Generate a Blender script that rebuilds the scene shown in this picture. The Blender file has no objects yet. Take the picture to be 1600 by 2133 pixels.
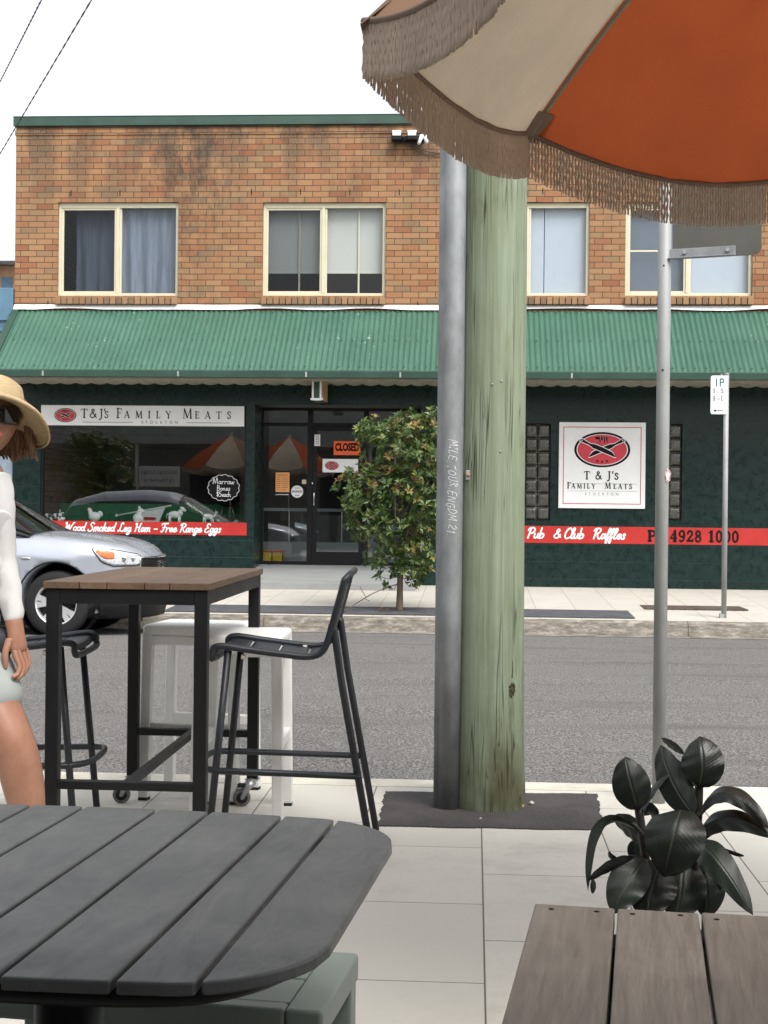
import bpy, bmesh, math, random
from mathutils import Vector, Matrix, Euler
random.seed(7)
R = math.radians
SC = bpy.context.scene
COL = SC.collection
# ------------------------------------------------------------------ camera
YAW, ROLL, F, CAMH = R(3.6), R(0.60), 3000.0, 1.25
PITCH = -8.5 / F
RM = Matrix.Rotation(YAW, 3, 'Z') @ Matrix.Rotation(R(90) + PITCH, 3, 'X') @ Matrix.Rotation(ROLL, 3, 'Z')
cd = bpy.data.cameras.new('Camera'); cam = bpy.data.objects.new('Camera', cd); COL.objects.link(cam)
cam.location = (0, 0, CAMH); cam.rotation_euler = RM.to_euler()
cd.sensor_fit = 'HORIZONTAL'; cd.sensor_width = 36; cd.lens = 36 * F / 1600
cd.clip_start = .05; cd.clip_end = 2000
SC.camera = cam
# ------------------------------------------------------------------ light
SUN_EL, SUN_AZ = R(52), R(215)          # overcast: soft high light coming from behind and to the right of the viewer
w = bpy.data.worlds.new('World'); SC.world = w; w.use_nodes = True
nt = w.node_tree; bg = nt.nodes['Background']
sky = nt.nodes.new('ShaderNodeTexSky'); sky.sky_type = 'NISHITA'; sky.sun_disc = False
sky.sun_elevation = SUN_EL; sky.sun_rotation = R(145); sky.dust_density = 4; sky.air_density = 1.0; sky.ozone_density = .5
hs = nt.nodes.new('ShaderNodeHueSaturation'); hs.inputs['Saturation'].default_value = .16; hs.inputs['Value'].default_value = 1.25
nt.links.new(sky.outputs[0], hs.inputs['Color']); nt.links.new(hs.outputs[0], bg.inputs[0])
bg.inputs[1].default_value = .15
sd = bpy.data.lights.new('Sun', 'SUN'); sun = bpy.data.objects.new('Sun', sd); COL.objects.link(sun)
sd.energy = 1.3; sd.angle = R(25); sd.color = (1, .96, .9)
sdir = Vector((math.cos(SUN_EL) * math.sin(R(145)), math.cos(SUN_EL) * math.cos(R(145)), math.sin(SUN_EL)))
sun.rotation_euler = sdir.to_track_quat('Z', 'Y').to_euler()
SC.view_settings.view_transform = 'Standard'; SC.view_settings.look = 'None'
SC.view_settings.exposure = 0.75; SC.view_settings.gamma = 1

# pixel of the photograph (1600 wide) -> world point on a plane at a real distance
def ray(px, py): return RM @ Vector(((px - 800) / F, -(py - 1066.5) / F, -1))
def atY(px, py, Y): d = ray(px, py); t = Y / d.y; return Vector((d.x * t, Y, CAMH + d.z * t))
def atZ(px, py, z): d = ray(px, py); t = (z - CAMH) / d.z; return Vector((d.x * t, d.y * t, z))
def atD(px, py, dd): return Vector((0, 0, CAMH)) + ray(px, py) * dd
CY, SY = math.cos(YAW), math.sin(YAW)
def cw(x, d, z=0): return Vector((x * CY - d * SY, x * SY + d * CY, z))

# ------------------------------------------------------------------ mesh builder
def frame(d):
    d = d.normalized(); a = Vector((0, 0, 1)) if abs(d.z) < .9 else Vector((1, 0, 0))
    u = d.cross(a).normalized(); return u, d.cross(u).normalized()
def catmull(pts, n=5, closed=False):
    P = [Vector(p) for p in pts]; out = []; m = len(P)
    if m < 3: return P
    for i in range(m if closed else m - 1):
        if closed: p0, p1, p2, p3 = P[i - 1], P[i], P[(i + 1) % m], P[(i + 2) % m]
        else:
            p1, p2 = P[i], P[i + 1]; p0 = P[i - 1] if i else p1 * 2 - p2; p3 = P[i + 2] if i + 2 < m else p2 * 2 - p1
        for k in range(n):
            t = k / n
            out.append(.5 * ((2 * p1) + (p2 - p0) * t + (2 * p0 - 5 * p1 + 4 * p2 - p3) * t * t + (3 * p1 - p0 - 3 * p2 + p3) * t ** 3))
    if not closed: out.append(P[-1])
    return out
class MB:
    def __init__(s): s.bm = bmesh.new(); s.k = 0
    def face(s, pts, mi=0):
        f = s.bm.faces.new([s.bm.verts.new(p) for p in pts]); f.material_index = mi; return f
    def box(s, c, size, rot=None, mi=0, taper=1):
        hx, hy, hz = size[0] / 2, size[1] / 2, size[2] / 2; c = Vector(c)
        vs = []
        for z in (-1, 1):
            t = taper if z < 0 else 1
            for x, y in ((-1, -1), (1, -1), (1, 1), (-1, 1)):
                v = Vector((x * hx * t, y * hy * t, z * hz))
                if rot is not None: v = rot @ v
                vs.append(s.bm.verts.new(c + v))
        for q in ((3, 2, 1, 0), (4, 5, 6, 7), (0, 1, 5, 4), (1, 2, 6, 5), (2, 3, 7, 6), (3, 0, 4, 7)):
            f = s.bm.faces.new([vs[i] for i in q]); f.material_index = mi
    def bb(s, x0, x1, y0, y1, z0, z1, mi=0): s.box(((x0 + x1) / 2, (y0 + y1) / 2, (z0 + z1) / 2), (abs(x1 - x0), abs(y1 - y0), abs(z1 - z0)), None, mi)
    def bar(s, a, b, wx, wy, up=Vector((0, 0, 1)), mi=0):
        a, b = Vector(a), Vector(b); d = (b - a); L = d.length; d.normalize()
        x = d.cross(up); x = x.normalized() if x.length > 1e-5 else Vector((1, 0, 0)); y = x.cross(d).normalized()
        s.box((a + b) / 2, (wx, wy, L), Matrix((x, y, d)).transposed() if False else Matrix(((x.x, y.x, d.x), (x.y, y.y, d.y), (x.z, y.z, d.z))), mi)
    def tube(s, pts, r, n=8, cap=True, closed=False, mi=0, smooth=True):
        pts = [Vector(p) for p in pts]; m = len(pts); rr = r if isinstance(r, (list, tuple)) else [r] * m
        rings = []; u = None
        for i, p in enumerate(pts):
            if closed: d = pts[(i + 1) % m] - pts[i - 1]
            else: d = pts[min(i + 1, m - 1)] - pts[max(i - 1, 0)]
            d.normalize()
            if u is None: u, v = frame(d)
            else:
                u = (u - d * u.dot(d)); u.normalize(); v = d.cross(u)
            rings.append([s.bm.verts.new(p + (u * math.cos(2 * math.pi * k / n) + v * math.sin(2 * math.pi * k / n)) * rr[i]) for k in range(n)])
        for i in range(m if closed else m - 1):
            A, B = rings[i], rings[(i + 1) % m]
            for k in range(n):
                f = s.bm.faces.new((A[k], A[(k + 1) % n], B[(k + 1) % n], B[k])); f.material_index = mi; f.smooth = smooth
        if cap and not closed:
            for q in (rings[0][::-1], rings[-1]):
                f = s.bm.faces.new(q); f.material_index = mi
    def cyl(s, a, b, r0, r1=None, n=16, mi=0): s.tube([a, b], [r0, r0 if r1 is None else r1], n, mi=mi)
    def lathe(s, prof, c=(0, 0, 0), n=24, axis='Z', mi=0, smooth=True, sx=1, sy=1):
        c = Vector(c); rings = []
        for r, h in prof:
            ring = []
            for k in range(n):
                a = 2 * math.pi * k / n; x, y = r * math.cos(a) * sx, r * math.sin(a) * sy
                v = Vector((x, y, h)) if axis == 'Z' else (Vector((x, h, y)) if axis == 'Y' else Vector((h, x, y)))
                ring.append(s.bm.verts.new(c + v))
            rings.append(ring)
        for A, B in zip(rings, rings[1:]):
            for k in range(n):
                f = s.bm.faces.new((A[k], A[(k + 1) % n], B[(k + 1) % n], B[k])); f.material_index = mi; f.smooth = smooth
    def ell(s, c, r, n=14, rot=None, mi=0):
        c = Vector(c); rings = []
        for i in range(n // 2 + 1):
            t = math.pi * i / (n // 2); ring = []
            for k in range(n):
                a = 2 * math.pi * k / n
                v = Vector((r[0] * math.sin(t) * math.cos(a), r[1] * math.sin(t) * math.sin(a), r[2] * math.cos(t)))
                if rot is not None: v = rot @ v
                ring.append(s.bm.verts.new(c + v))
            rings.append(ring)
        for A, B in zip(rings, rings[1:]):
            for k in range(n):
                f = s.bm.faces.new((B[k], B[(k + 1) % n], A[(k + 1) % n], A[k])); f.smooth = True; f.material_index = mi
    def grid(s, fn, nu, nv, mi=0, smooth=True, closeu=False):
        V = [[s.bm.verts.new(fn(i / nu, j / nv)) for j in range(nv + 1)] for i in range(nu if closeu else nu + 1)]
        for i in range(nu):
            A = V[i]; B = V[(i + 1) % len(V)]
            for j in range(nv):
                f = s.bm.faces.new((A[j], B[j], B[j + 1], A[j + 1])); f.smooth = smooth; f.material_index = mi
    def prism(s, poly, h0, h1, axis='Z', mi=0):
        def P(p, h): return Vector((p[0], p[1], h)) if axis == 'Z' else (Vector((p[0], h, p[1])) if axis == 'Y' else Vector((h, p[0], p[1])))
        A = [s.bm.verts.new(P(p, h0)) for p in poly]; B = [s.bm.verts.new(P(p, h1)) for p in poly]; n = len(poly)
        for q in (A[::-1], B):
            f = s.bm.faces.new(q); f.material_index = mi
        for i in range(n):
            f = s.bm.faces.new((A[i], A[(i + 1) % n], B[(i + 1) % n], B[i])); f.material_index = mi
    # flat lettering standing on an upright face (x -> X, y -> Z, towards -Y)
    def poly(s, pts, y, mi=0): s.face([(p[0], y, p[1]) for p in pts], mi)
    def ellipse(s, c, a, b, y, mi=0, n=48): s.poly([(c[0] + a * math.cos(2 * math.pi * k / n), c[1] + b * math.sin(2 * math.pi * k / n)) for k in range(n)], y, mi)
    def ribbon(s, pts, wd, y, mi=0, rnd=True):
        s.k += 1; y = y - .0003 * (s.k % 8)
        P = [Vector((p[0], p[1])) for p in pts]; n = len(P); Lf = []; Rt = []
        for i in range(n):
            d = P[min(i + 1, n - 1)] - P[max(i - 1, 0)]
            if d.length < 1e-9: d = Vector((1, 0))
            d.normalize(); q = Vector((-d.y, d.x)) * wd / 2
            p = P[i]
            if rnd and i == 0: p = p - d * wd * .35
            if rnd and i == n - 1: p = p + d * wd * .35
            yi = y - 2.5e-5 * i; Lf.append(s.bm.verts.new((p.x + q.x, yi, p.y + q.y))); Rt.append(s.bm.verts.new((p.x - q.x, yi, p.y - q.y)))
        for i in range(n - 1):
            f = s.bm.faces.new((Rt[i], Rt[i + 1], Lf[i + 1], Lf[i])); f.material_index = mi
    def glyphs(s, text, font, x, z, h, y, wd, mi=0, shear=0, track=0, align='L', sm=4, small=None, xs=1):
        tot = 0; seq = []
        for ch in text:
            k = h if not (small and ch.islower()) else h * small
            g = font.get(ch.upper() if small else ch)
            if ch == ' ' or g is None: tot += (.35 * h + track) * xs; seq.append((None, tot, k)); continue
            seq.append((g, tot, k)); tot += (g[0] * k + track) * xs
        if align == 'C': x -= tot / 2
        for g, ox, k in seq:
            if g is None: continue
            for st in g[1]:
                wk = wd
                if isinstance(st, tuple): st, wk = st[0], wd * st[1]
                pts = catmull([(a, b, 0) for a, b in st], sm) if len(st) > 2 else [Vector((a, b, 0)) for a, b in st]
                s.ribbon([(x + ox + (p.x * k + shear * p.y * k) * xs, z + p.y * k) for p in pts], wk, y, mi)
        return tot
    def text(s, body, x, z, size, y, mi=0, align='CENTER', sx=1, shear=0, bold=0, space=1.0, line=1.0):
        cu = bpy.data.curves.new('t', 'FONT'); cu.body = body; cu.size = size; cu.align_x = align; cu.align_y = 'CENTER'
        cu.shear = shear; cu.offset = bold; cu.space_character = space; cu.space_line = line; cu.resolution_u = 3
        o = bpy.data.objects.new('t', cu); COL.objects.link(o)
        dg = bpy.context.evaluated_depsgraph_get(); me = bpy.data.meshes.new_from_object(o.evaluated_get(dg))
        vs = [s.bm.verts.new((x + v.co.x * sx, y, z + v.co.y)) for v in me.vertices]
        for p in me.polygons:
            try:
                f = s.bm.faces.new([vs[i] for i in p.vertices]); f.material_index = mi
            except ValueError: pass
        bpy.data.objects.remove(o); bpy.data.curves.remove(cu); bpy.data.meshes.remove(me)
    def xform(s, M, verts=None): bmesh.ops.transform(s.bm, matrix=M, verts=verts or s.bm.verts[:])
    def add_mesh(s, me, M=None, mi=None, smooth=True):
        vs = [s.bm.verts.new((M @ v.co) if M else v.co) for v in me.vertices]
        for p in me.polygons:
            f = s.bm.faces.new([vs[i] for i in p.vertices]); f.smooth = smooth
            if mi is not None: f.material_index = mi
    def build(s, name, mats, parent=None, bevel=0, smooth=False, seg=2, rec=False, subsurf=0, solid=0, loc=None):
        if rec: bmesh.ops.recalc_face_normals(s.bm, faces=s.bm.faces[:])
        me = bpy.data.meshes.new(name); s.bm.to_mesh(me); s.bm.free()
        for m in (mats if isinstance(mats, (list, tuple)) else [mats]): me.materials.append(m)
        o = bpy.data.objects.new(name, me); COL.objects.link(o)
        if smooth:
            for p in me.polygons: p.use_smooth = True
        if solid:
            m = o.modifiers.new('Solidify', 'SOLIDIFY'); m.thickness = solid; m.offset = 0
        if bevel:
            m = o.modifiers.new('Bevel', 'BEVEL'); m.width = bevel; m.segments = seg; m.limit_method = 'ANGLE'; m.angle_limit = R(40); m.harden_normals = False
        if subsurf:
            m = o.modifiers.new('Subsurf', 'SUBSURF'); m.levels = subsurf; m.render_levels = subsurf
        if parent: o.parent = parent
        if loc is not None: o.location = loc
        return o
def tag(o, label=None, cat=None, group=None, kind=None):
    if label: o['label'] = label
    if cat: o['category'] = cat
    if group: o['group'] = group
    if kind: o['kind'] = kind
    return o
def thing(name, label, cat, loc=(0, 0, 0), rz=0, group=None):
    o = bpy.data.objects.new(name, None); COL.objects.link(o); o.location = loc; o.rotation_euler = (0, 0, rz); o.empty_display_size = .1
    return tag(o, label, cat, group)
def copy_tree(o, parent=None):
    c = o.copy(); COL.objects.link(c)
    if parent: c.parent = parent
    for ch in list(o.children): copy_tree(ch, c)
    return c
def skin_mesh(verts, edges, radii, sub=2, root=0):
    me = bpy.data.meshes.new('sk'); me.from_pydata([Vector(v) for v in verts], edges, [])
    o = bpy.data.objects.new('sk', me); COL.objects.link(o)
    m = o.modifiers.new('Skin', 'SKIN'); m.use_smooth_shade = True
    sv = me.skin_vertices[0].data if me.skin_vertices else None
    if sv is None:
        bpy.context.view_layer.update(); bpy.context.view_layer.objects.active = o; me.skin_vertices
    for i, r in enumerate(radii):
        sv[i].radius = r if isinstance(r, tuple) else (r, r)
    for i in range(len(verts)): sv[i].use_root = (i == root)
    if sub:
        q = o.modifiers.new('S', 'SUBSURF'); q.levels = sub; q.render_levels = sub
    dg = bpy.context.evaluated_depsgraph_get(); dg.update()
    out = bpy.data.meshes.new_from_object(o.evaluated_get(dg)); bpy.data.objects.remove(o); return out

# ------------------------------------------------------------------ materials
def N(nt, t, **kw):
    n = nt.nodes.new(t)
    for k, v in kw.items():
        if k in n.inputs: n.inputs[k].default_value = v
        else: setattr(n, k, v)
    return n
def c4(c): return (c[0], c[1], c[2], 1)
def base(name, rough=.6, metal=0, spec=.5, coat=0):
    m = bpy.data.materials.new(name); m.use_nodes = True; nt = m.node_tree; b = nt.nodes['Principled BSDF']
    b.inputs['Roughness'].default_value = rough; b.inputs['Metallic'].default_value = metal; b.inputs['Specular IOR Level'].default_value = spec
    b.inputs['Coat Weight'].default_value = coat; b.inputs['Coat Roughness'].default_value = .05
    return m, nt, b
def coords(nt, scale=(1, 1, 1), rot=(0, 0, 0), kind='Object'):
    tc = N(nt, 'ShaderNodeTexCoord'); mp = N(nt, 'ShaderNodeMapping'); mp.inputs['Scale'].default_value = scale; mp.inputs['Rotation'].default_value = rot
    nt.links.new(tc.outputs[kind], mp.inputs[0]); return mp.outputs[0]
def ramp(nt, fac, stops):
    r = N(nt, 'ShaderNodeValToRGB'); e = r.color_ramp.elements
    while len(e) < len(stops): e.new(.5)
    for i, (p, c) in enumerate(stops): e[i].position = p; e[i].color = c4(c)
    nt.links.new(fac, r.inputs[0]); return r.outputs[0]
def noise(nt, co, scale, detail=4, rough=.6, dist=0):
    n = N(nt, 'ShaderNodeTexNoise', Scale=scale, Detail=detail, Roughness=rough, Distortion=dist); nt.links.new(co, n.inputs['Vector']); return n.outputs[0]
def mix(nt, a, b, fac, mode='MIX'):
    m = N(nt, 'ShaderNodeMix', data_type='RGBA', blend_type=mode)
    for sock, v in ((m.inputs[6], a), (m.inputs[7], b), (m.inputs[0], fac)):
        if hasattr(v, 'is_output'): nt.links.new(v, sock)
        elif isinstance(v, (tuple, list)): sock.default_value = c4(v)
        else: sock.default_value = v
    return m.outputs[2]
def bump(nt, b, h, strength=.3, dist=.01):
    n = N(nt, 'ShaderNodeBump', Strength=strength, Distance=dist); nt.links.new(h, n.inputs['Height']); nt.links.new(n.outputs[0], b.inputs['Normal']); return n
def mat(name, col, rough=.6, metal=0, var=.15, vs=6, bs=0, bstr=.25, bdist=.004, stretch=(1, 1, 1), col2=None, spec=.5, coat=0, rvar=.1):
    m, nt, b = base(name, rough, metal, spec, coat); co = coords(nt, stretch)
    n1 = noise(nt, co, vs, 6, .65)
    lo = tuple(c * (1 - var) for c in col); hi = col2 or tuple(min(1, c * (1 + var)) for c in col)
    nt.links.new(ramp(nt, n1, [(.32, lo), (.68, hi)]), b.inputs['Base Color'])
    mr = N(nt, 'ShaderNodeMapRange'); nt.links.new(n1, mr.inputs[0]); mr.inputs[3].default_value = max(0, rough - rvar); mr.inputs[4].default_value = min(1, rough + rvar)
    nt.links.new(mr.outputs[0], b.inputs['Roughness'])
    if bs: bump(nt, b, noise(nt, co, bs, 5, .6), bstr, bdist)
    return m
M = {}
M['black_metal'] = mat('black_powder_coat', (.006, .0065, .0075), .45, 0, .25, 9, 300, .12, .001, spec=.3)
M['char_metal'] = mat('charcoal_powder_coat', (.016, .019, .024), .42, 0, .2, 9, 260, .12, .001, spec=.4)
M['slat'] = mat('grey_table_enamel', (.072, .081, .087), .44, 0, .42, 4.5, 420, .1, .0008, rvar=.16)
M['bench'] = mat('sage_grey_enamel', (.16, .195, .172), .45, 0, .12, 6, 300, .08, .001)
M['white_metal'] = mat('white_powder_coat', (.68, .68, .66), .42, 0, .05, 6, 240, .06, .001)
M['rubber'] = mat('black_rubber', (.012, .012, .012), .8, 0, .3, 20, 120, .3, .001)
M['caster'] = mat('grey_caster_rubber', (.13, .13, .13), .6, 0, .15, 12)
M['steel'] = mat('zinc_steel', (.45, .46, .47), .38, .8, .15, 12)
M['red'] = mat('red_vinyl', (.44, .02, .016), .4, 0, .08, 5)
M['white'] = mat('white_sign_enamel', (.78, .79, .79), .4, 0, .04, 4)
M['ink'] = mat('black_ink', (.006, .006, .007), .6, 0, .1, 5, spec=.15)
M['inkred'] = mat('red_ink', (.52, .03, .05), .45, 0, .1, 5)
M['greyink'] = mat('grey_ink', (.18, .18, .19), .5, 0, .1, 5)
M['chalk'] = mat('white_paint', (.75, .75, .74), .6, 0, .1, 30)
M['cream'] = mat('cream_aluminium', (.54, .50, .365), .4, 0, .06, 4)
M['greencap'] = mat('green_metal', (.022, .058, .042), .45, 0, .2, 3)
M['blackalu'] = mat('black_aluminium', (.004, .004, .0045), .5, 0, .2, 4, spec=.25)
M['orange_card'] = mat('orange_card', (.85, .12, .02), .6, 0, .06, 5)
M['peach_card'] = mat('peach_card', (.80, .36, .13), .6, 0, .06, 5)
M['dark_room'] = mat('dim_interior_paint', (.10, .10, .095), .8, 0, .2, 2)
M['green_cloth'] = mat('green_display_cloth', (.015, .12, .045), .9, 0, .3, 30, 200, .5, .004)
M['plastic_white'] = mat('white_plastic', (.75, .75, .73), .4, 0, .05, 10)
M['cowhide'] = mat('black_and_white_plastic', (.75, .75, .73), .4, 0, .0, 22)
def brick_mat():
    m, nt, b = base('tan_brick', .85, 0, .3)
    co = coords(nt, rot=(R(90), 0, 0)); mp = coords(nt)
    sep = N(nt, 'ShaderNodeSeparateXYZ'); nt.links.new(mp, sep.inputs[0]); cb = N(nt, 'ShaderNodeCombineXYZ')
    ad = N(nt, 'ShaderNodeMath', operation='ADD'); nt.links.new(sep.outputs[0], ad.inputs[0]); nt.links.new(sep.outputs[1], ad.inputs[1])
    nz = noise(nt, mp, 3.0, 2); wob = N(nt, 'ShaderNodeMath', operation='MULTIPLY'); nt.links.new(nz, wob.inputs[0]); wob.inputs[1].default_value = .012
    zz = N(nt, 'ShaderNodeMath', operation='ADD'); nt.links.new(sep.outputs[2], zz.inputs[0]); nt.links.new(wob.outputs[0], zz.inputs[1])
    nt.links.new(ad.outputs[0], cb.inputs[0]); nt.links.new(zz.outputs[0], cb.inputs[1]); v = cb.outputs[0]
    def brick(c1, c2, mo, bias, sq=1):
        k = N(nt, 'ShaderNodeTexBrick', offset=.5, squash=sq); nt.links.new(v, k.inputs['Vector'])
        for n_, val in (('Color1', c4(c1)), ('Color2', c4(c2)), ('Mortar', c4(mo)), ('Scale', 1), ('Mortar Size', .0052), ('Mortar Smooth', .25), ('Bias', bias), ('Brick Width', .2405), ('Row Height', .0862)):
            k.inputs[n_].default_value = val
        return k
    k1 = brick((.27, .12, .06), (.34, .18, .10), (.12, .095, .075), .1)
    k2 = brick((.0, .0, .0), (1, 1, 1), (.5, .5, .5), 0)
    # per brick shade: a cell-noise keyed on the brick index
    fl = N(nt, 'ShaderNodeVectorMath', operation='DIVIDE'); nt.links.new(v, fl.inputs[0]); fl.inputs[1].default_value = (.2405, .0862, 1)
    sx = N(nt, 'ShaderNodeSeparateXYZ'); nt.links.new(fl.outputs[0], sx.inputs[0])
    ry = N(nt, 'ShaderNodeMath', operation='FLOOR'); nt.links.new(sx.outputs[1], ry.inputs[0])
    md = N(nt, 'ShaderNodeMath', operation='FLOORED_MODULO'); nt.links.new(ry.outputs[0], md.inputs[0]); md.inputs[1].default_value = 2
    hf = N(nt, 'ShaderNodeMath', operation='MULTIPLY_ADD'); nt.links.new(md.outputs[0], hf.inputs[0]); hf.inputs[1].default_value = -.5; hb = N(nt, 'ShaderNodeMath', operation='ADD'); hb.inputs[1].default_value = .5; nt.links.new(sx.outputs[0], hb.inputs[0]); nt.links.new(hb.outputs[0], hf.inputs[2])
    rx = N(nt, 'ShaderNodeMath', operation='FLOOR'); nt.links.new(hf.outputs[0], rx.inputs[0])
    cc = N(nt, 'ShaderNodeCombineXYZ'); nt.links.new(rx.outputs[0], cc.inputs[0]); nt.links.new(ry.outputs[0], cc.inputs[1])
    wn = N(nt, 'ShaderNodeTexWhiteNoise', noise_dimensions='2D'); nt.links.new(cc.outputs[0], wn.inputs['Vector'])
    tint = ramp(nt, wn.outputs['Value'], [(0, (.205, .075, .036)), (.12, (.25, .112, .052)), (.38, (.275, .148, .070)), (.72, (.305, .180, .088)), (.9, (.22, .148, .078)), (1, (.165, .12, .068))])
    fine = noise(nt, mp, 55, 5, .7); tint = mix(nt, tint, (.40, .26, .135), N_map(nt, fine, .5, .78, 0, .55)); tint = mix(nt, tint, (.19, .08, .045), N_map(nt, noise(nt, coords(nt, (1, 1, 3)), 14, 4), .55, .75, 0, .45))
    col = mix(nt, tint, k1.outputs['Color'], .25)
    col = mix(nt, col, (.058, .045, .034), k1.outputs['Fac'])
    # black lichen runs below the parapet
    st = noise(nt, coords(nt, (1.2, 1.2, .35)), 1.6, 5, .65)
    gz = N_map(nt, sep.outputs[2], 5.0, 6.7, 0, 1); pr = N(nt, 'ShaderNodeMath', operation='MULTIPLY'); nt.links.new(N_map(nt, st, .44, .58, 0, 1), pr.inputs[0]); nt.links.new(gz, pr.inputs[1])
    p2 = N(nt, 'ShaderNodeMath', operation='MULTIPLY'); nt.links.new(pr.outputs[0], p2.inputs[0]); nt.links.new(N_map(nt, fine, .38, .6, .2, .92), p2.inputs[1])
    xs_ = N(nt, 'ShaderNodeMath', operation='SUBTRACT'); nt.links.new(sep.outputs[0], xs_.inputs[0]); xs_.inputs[1].default_value = atY(395, 360, 20.9).x; xa_ = N(nt, 'ShaderNodeMath', operation='ABSOLUTE'); nt.links.new(xs_.outputs[0], xa_.inputs[0])
    q1 = N(nt, 'ShaderNodeMath', operation='MULTIPLY'); nt.links.new(N_map(nt, xa_.outputs[0], .15, .95, 1, 0), q1.inputs[0]); nt.links.new(N_map(nt, noise(nt, coords(nt, (1, 1, .6)), 5, 6, .75), .42, .6, 0, 1), q1.inputs[1])
    q2 = N(nt, 'ShaderNodeMath', operation='MULTIPLY'); nt.links.new(q1.outputs[0], q2.inputs[0]); nt.links.new(N_map(nt, sep.outputs[2], 4.6, 6.4, .25, .85), q2.inputs[1])
    col = mix(nt, col, (.045, .036, .028), q2.outputs[0]); col = mix(nt, col, (.055, .045, .035), p2.outputs[0])
    nt.links.new(col, b.inputs['Base Color'])
    inv = N(nt, 'ShaderNodeMath', operation='SUBTRACT'); inv.inputs[0].default_value = 1; nt.links.new(k1.outputs['Fac'], inv.inputs[1])
    hh = N(nt, 'ShaderNodeMath', operation='MULTIPLY_ADD'); nt.links.new(fine, hh.inputs[0]); hh.inputs[1].default_value = .5; nt.links.new(inv.outputs[0], hh.inputs[2])
    bump(nt, b, hh.outputs[0], .8, .007)
    return m
def N_map(nt, s, a, b_, c, d):
    k = N(nt, 'ShaderNodeMapRange'); nt.links.new(s, k.inputs[0])
    for i, v in enumerate((a, b_, c, d)): k.inputs[i + 1].default_value = v
    return k.outputs[0]
M['brick'] = brick_mat()
def sillbrick():
    m, nt, b = base('sill_brick', .85, 0, .3); co = coords(nt)
    g = N(nt, 'ShaderNodeNewGeometry'); t = ramp(nt, g.outputs['Random Per Island'], [(0, (.14, .095, .06)), (.5, (.28, .17, .09)), (1, (.21, .12, .065))])
    nt.links.new(mix(nt, t, (.34, .21, .12), N_map(nt, noise(nt, co, 50), .5, .8, 0, .6)), b.inputs['Base Color']); bump(nt, b, noise(nt, co, 70), .4, .004); return m
M['sill'] = sillbrick()
def tile_mat():
    m, nt, b = base('dark_green_tile', .22, 0, .3); co = coords(nt)
    sep = N(nt, 'ShaderNodeSeparateXYZ'); nt.links.new(co, sep.inputs[0]); cb = N(nt, 'ShaderNodeCombineXYZ')
    ad = N(nt, 'ShaderNodeMath', operation='ADD'); nt.links.new(sep.outputs[0], ad.inputs[0]); nt.links.new(sep.outputs[1], ad.inputs[1])
    nt.links.new(ad.outputs[0], cb.inputs[0]); nt.links.new(sep.outputs[2], cb.inputs[1])
    k = N(nt, 'ShaderNodeTexBrick', offset=0); nt.links.new(cb.outputs[0], k.inputs['Vector'])
    for n_, val in (('Scale', 1), ('Mortar Size', .002), ('Mortar Smooth', .3), ('Brick Width', .252), ('Row Height', .252)): k.inputs[n_].default_value = val
    n1 = noise(nt, co, 9, 8, .72, .6)
    col = ramp(nt, n1, [(.3, (.004, .013, .012)), (.55, (.0065, .021, .019)), (.75, (.014, .038, .034))])
    col = mix(nt, col, (.018, .03, .027), k.outputs['Fac']); nt.links.new(col, b.inputs['Base Color'])
    nt.links.new(N_map(nt, n1, .3, .7, .2, .4), b.inputs['Roughness'])
    inv = N(nt, 'ShaderNodeMath', operation='SUBTRACT'); inv.inputs[0].default_value = 1; nt.links.new(k.outputs['Fac'], inv.inputs[1]); bump(nt, b, inv.outputs[0], .5, .003)
    return m
M['tile'] = tile_mat()
def road_mat():
    m, nt, b = base('asphalt', .9, 0, .3); co = coords(nt)
    big = noise(nt, coords(nt, (.35, 1.2, 1)), 1.3, 5); fine = noise(nt, co, 75, 3, .75); sp = noise(nt, co, 160, 2, .5)
    col = ramp(nt, fine, [(.38, (.02, .019, .018)), (.5, (.10, .097, .093)), (.64, (.30, .29, .28))])
    col = mix(nt, col, (.15, .145, .14), N_map(nt, big, .35, .7, .1, .45)); col = mix(nt, col, (.05, .048, .046), N_map(nt, noise(nt, coords(nt, (.25, 1.6, 1)), 1.1, 6, .7), .54, .72, 0, .55)); col = mix(nt, col, (.36, .35, .33), N_map(nt, sp, .66, .74, 0, .8))
    nt.links.new(col, b.inputs['Base Color']); bump(nt, b, fine, .8, .006); return m
M['road'] = road_mat()
def patch_mat(name, c, sc=150):
    m, nt, b = base(name, .9, 0, .3); co = coords(nt); fine = noise(nt, co, sc, 4, .75); big = noise(nt, co, 3.5, 5)
    col = ramp(nt, fine, [(.35, tuple(x * .35 for x in c)), (.55, c), (.72, tuple(x * 2.2 for x in c))]); col = mix(nt, col, tuple(x * 1.6 for x in c), N_map(nt, big, .4, .7, 0, .5))
    nt.links.new(col, b.inputs['Base Color']); bump(nt, b, fine, .7, .005); return m
M['patch'] = patch_mat('dark_asphalt', (.066, .062, .06)); M['strip'] = patch_mat('blue_grey_asphalt', (.075, .078, .088), 120); M['cover'] = patch_mat('brown_cover', (.085, .066, .055), 90)
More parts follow.
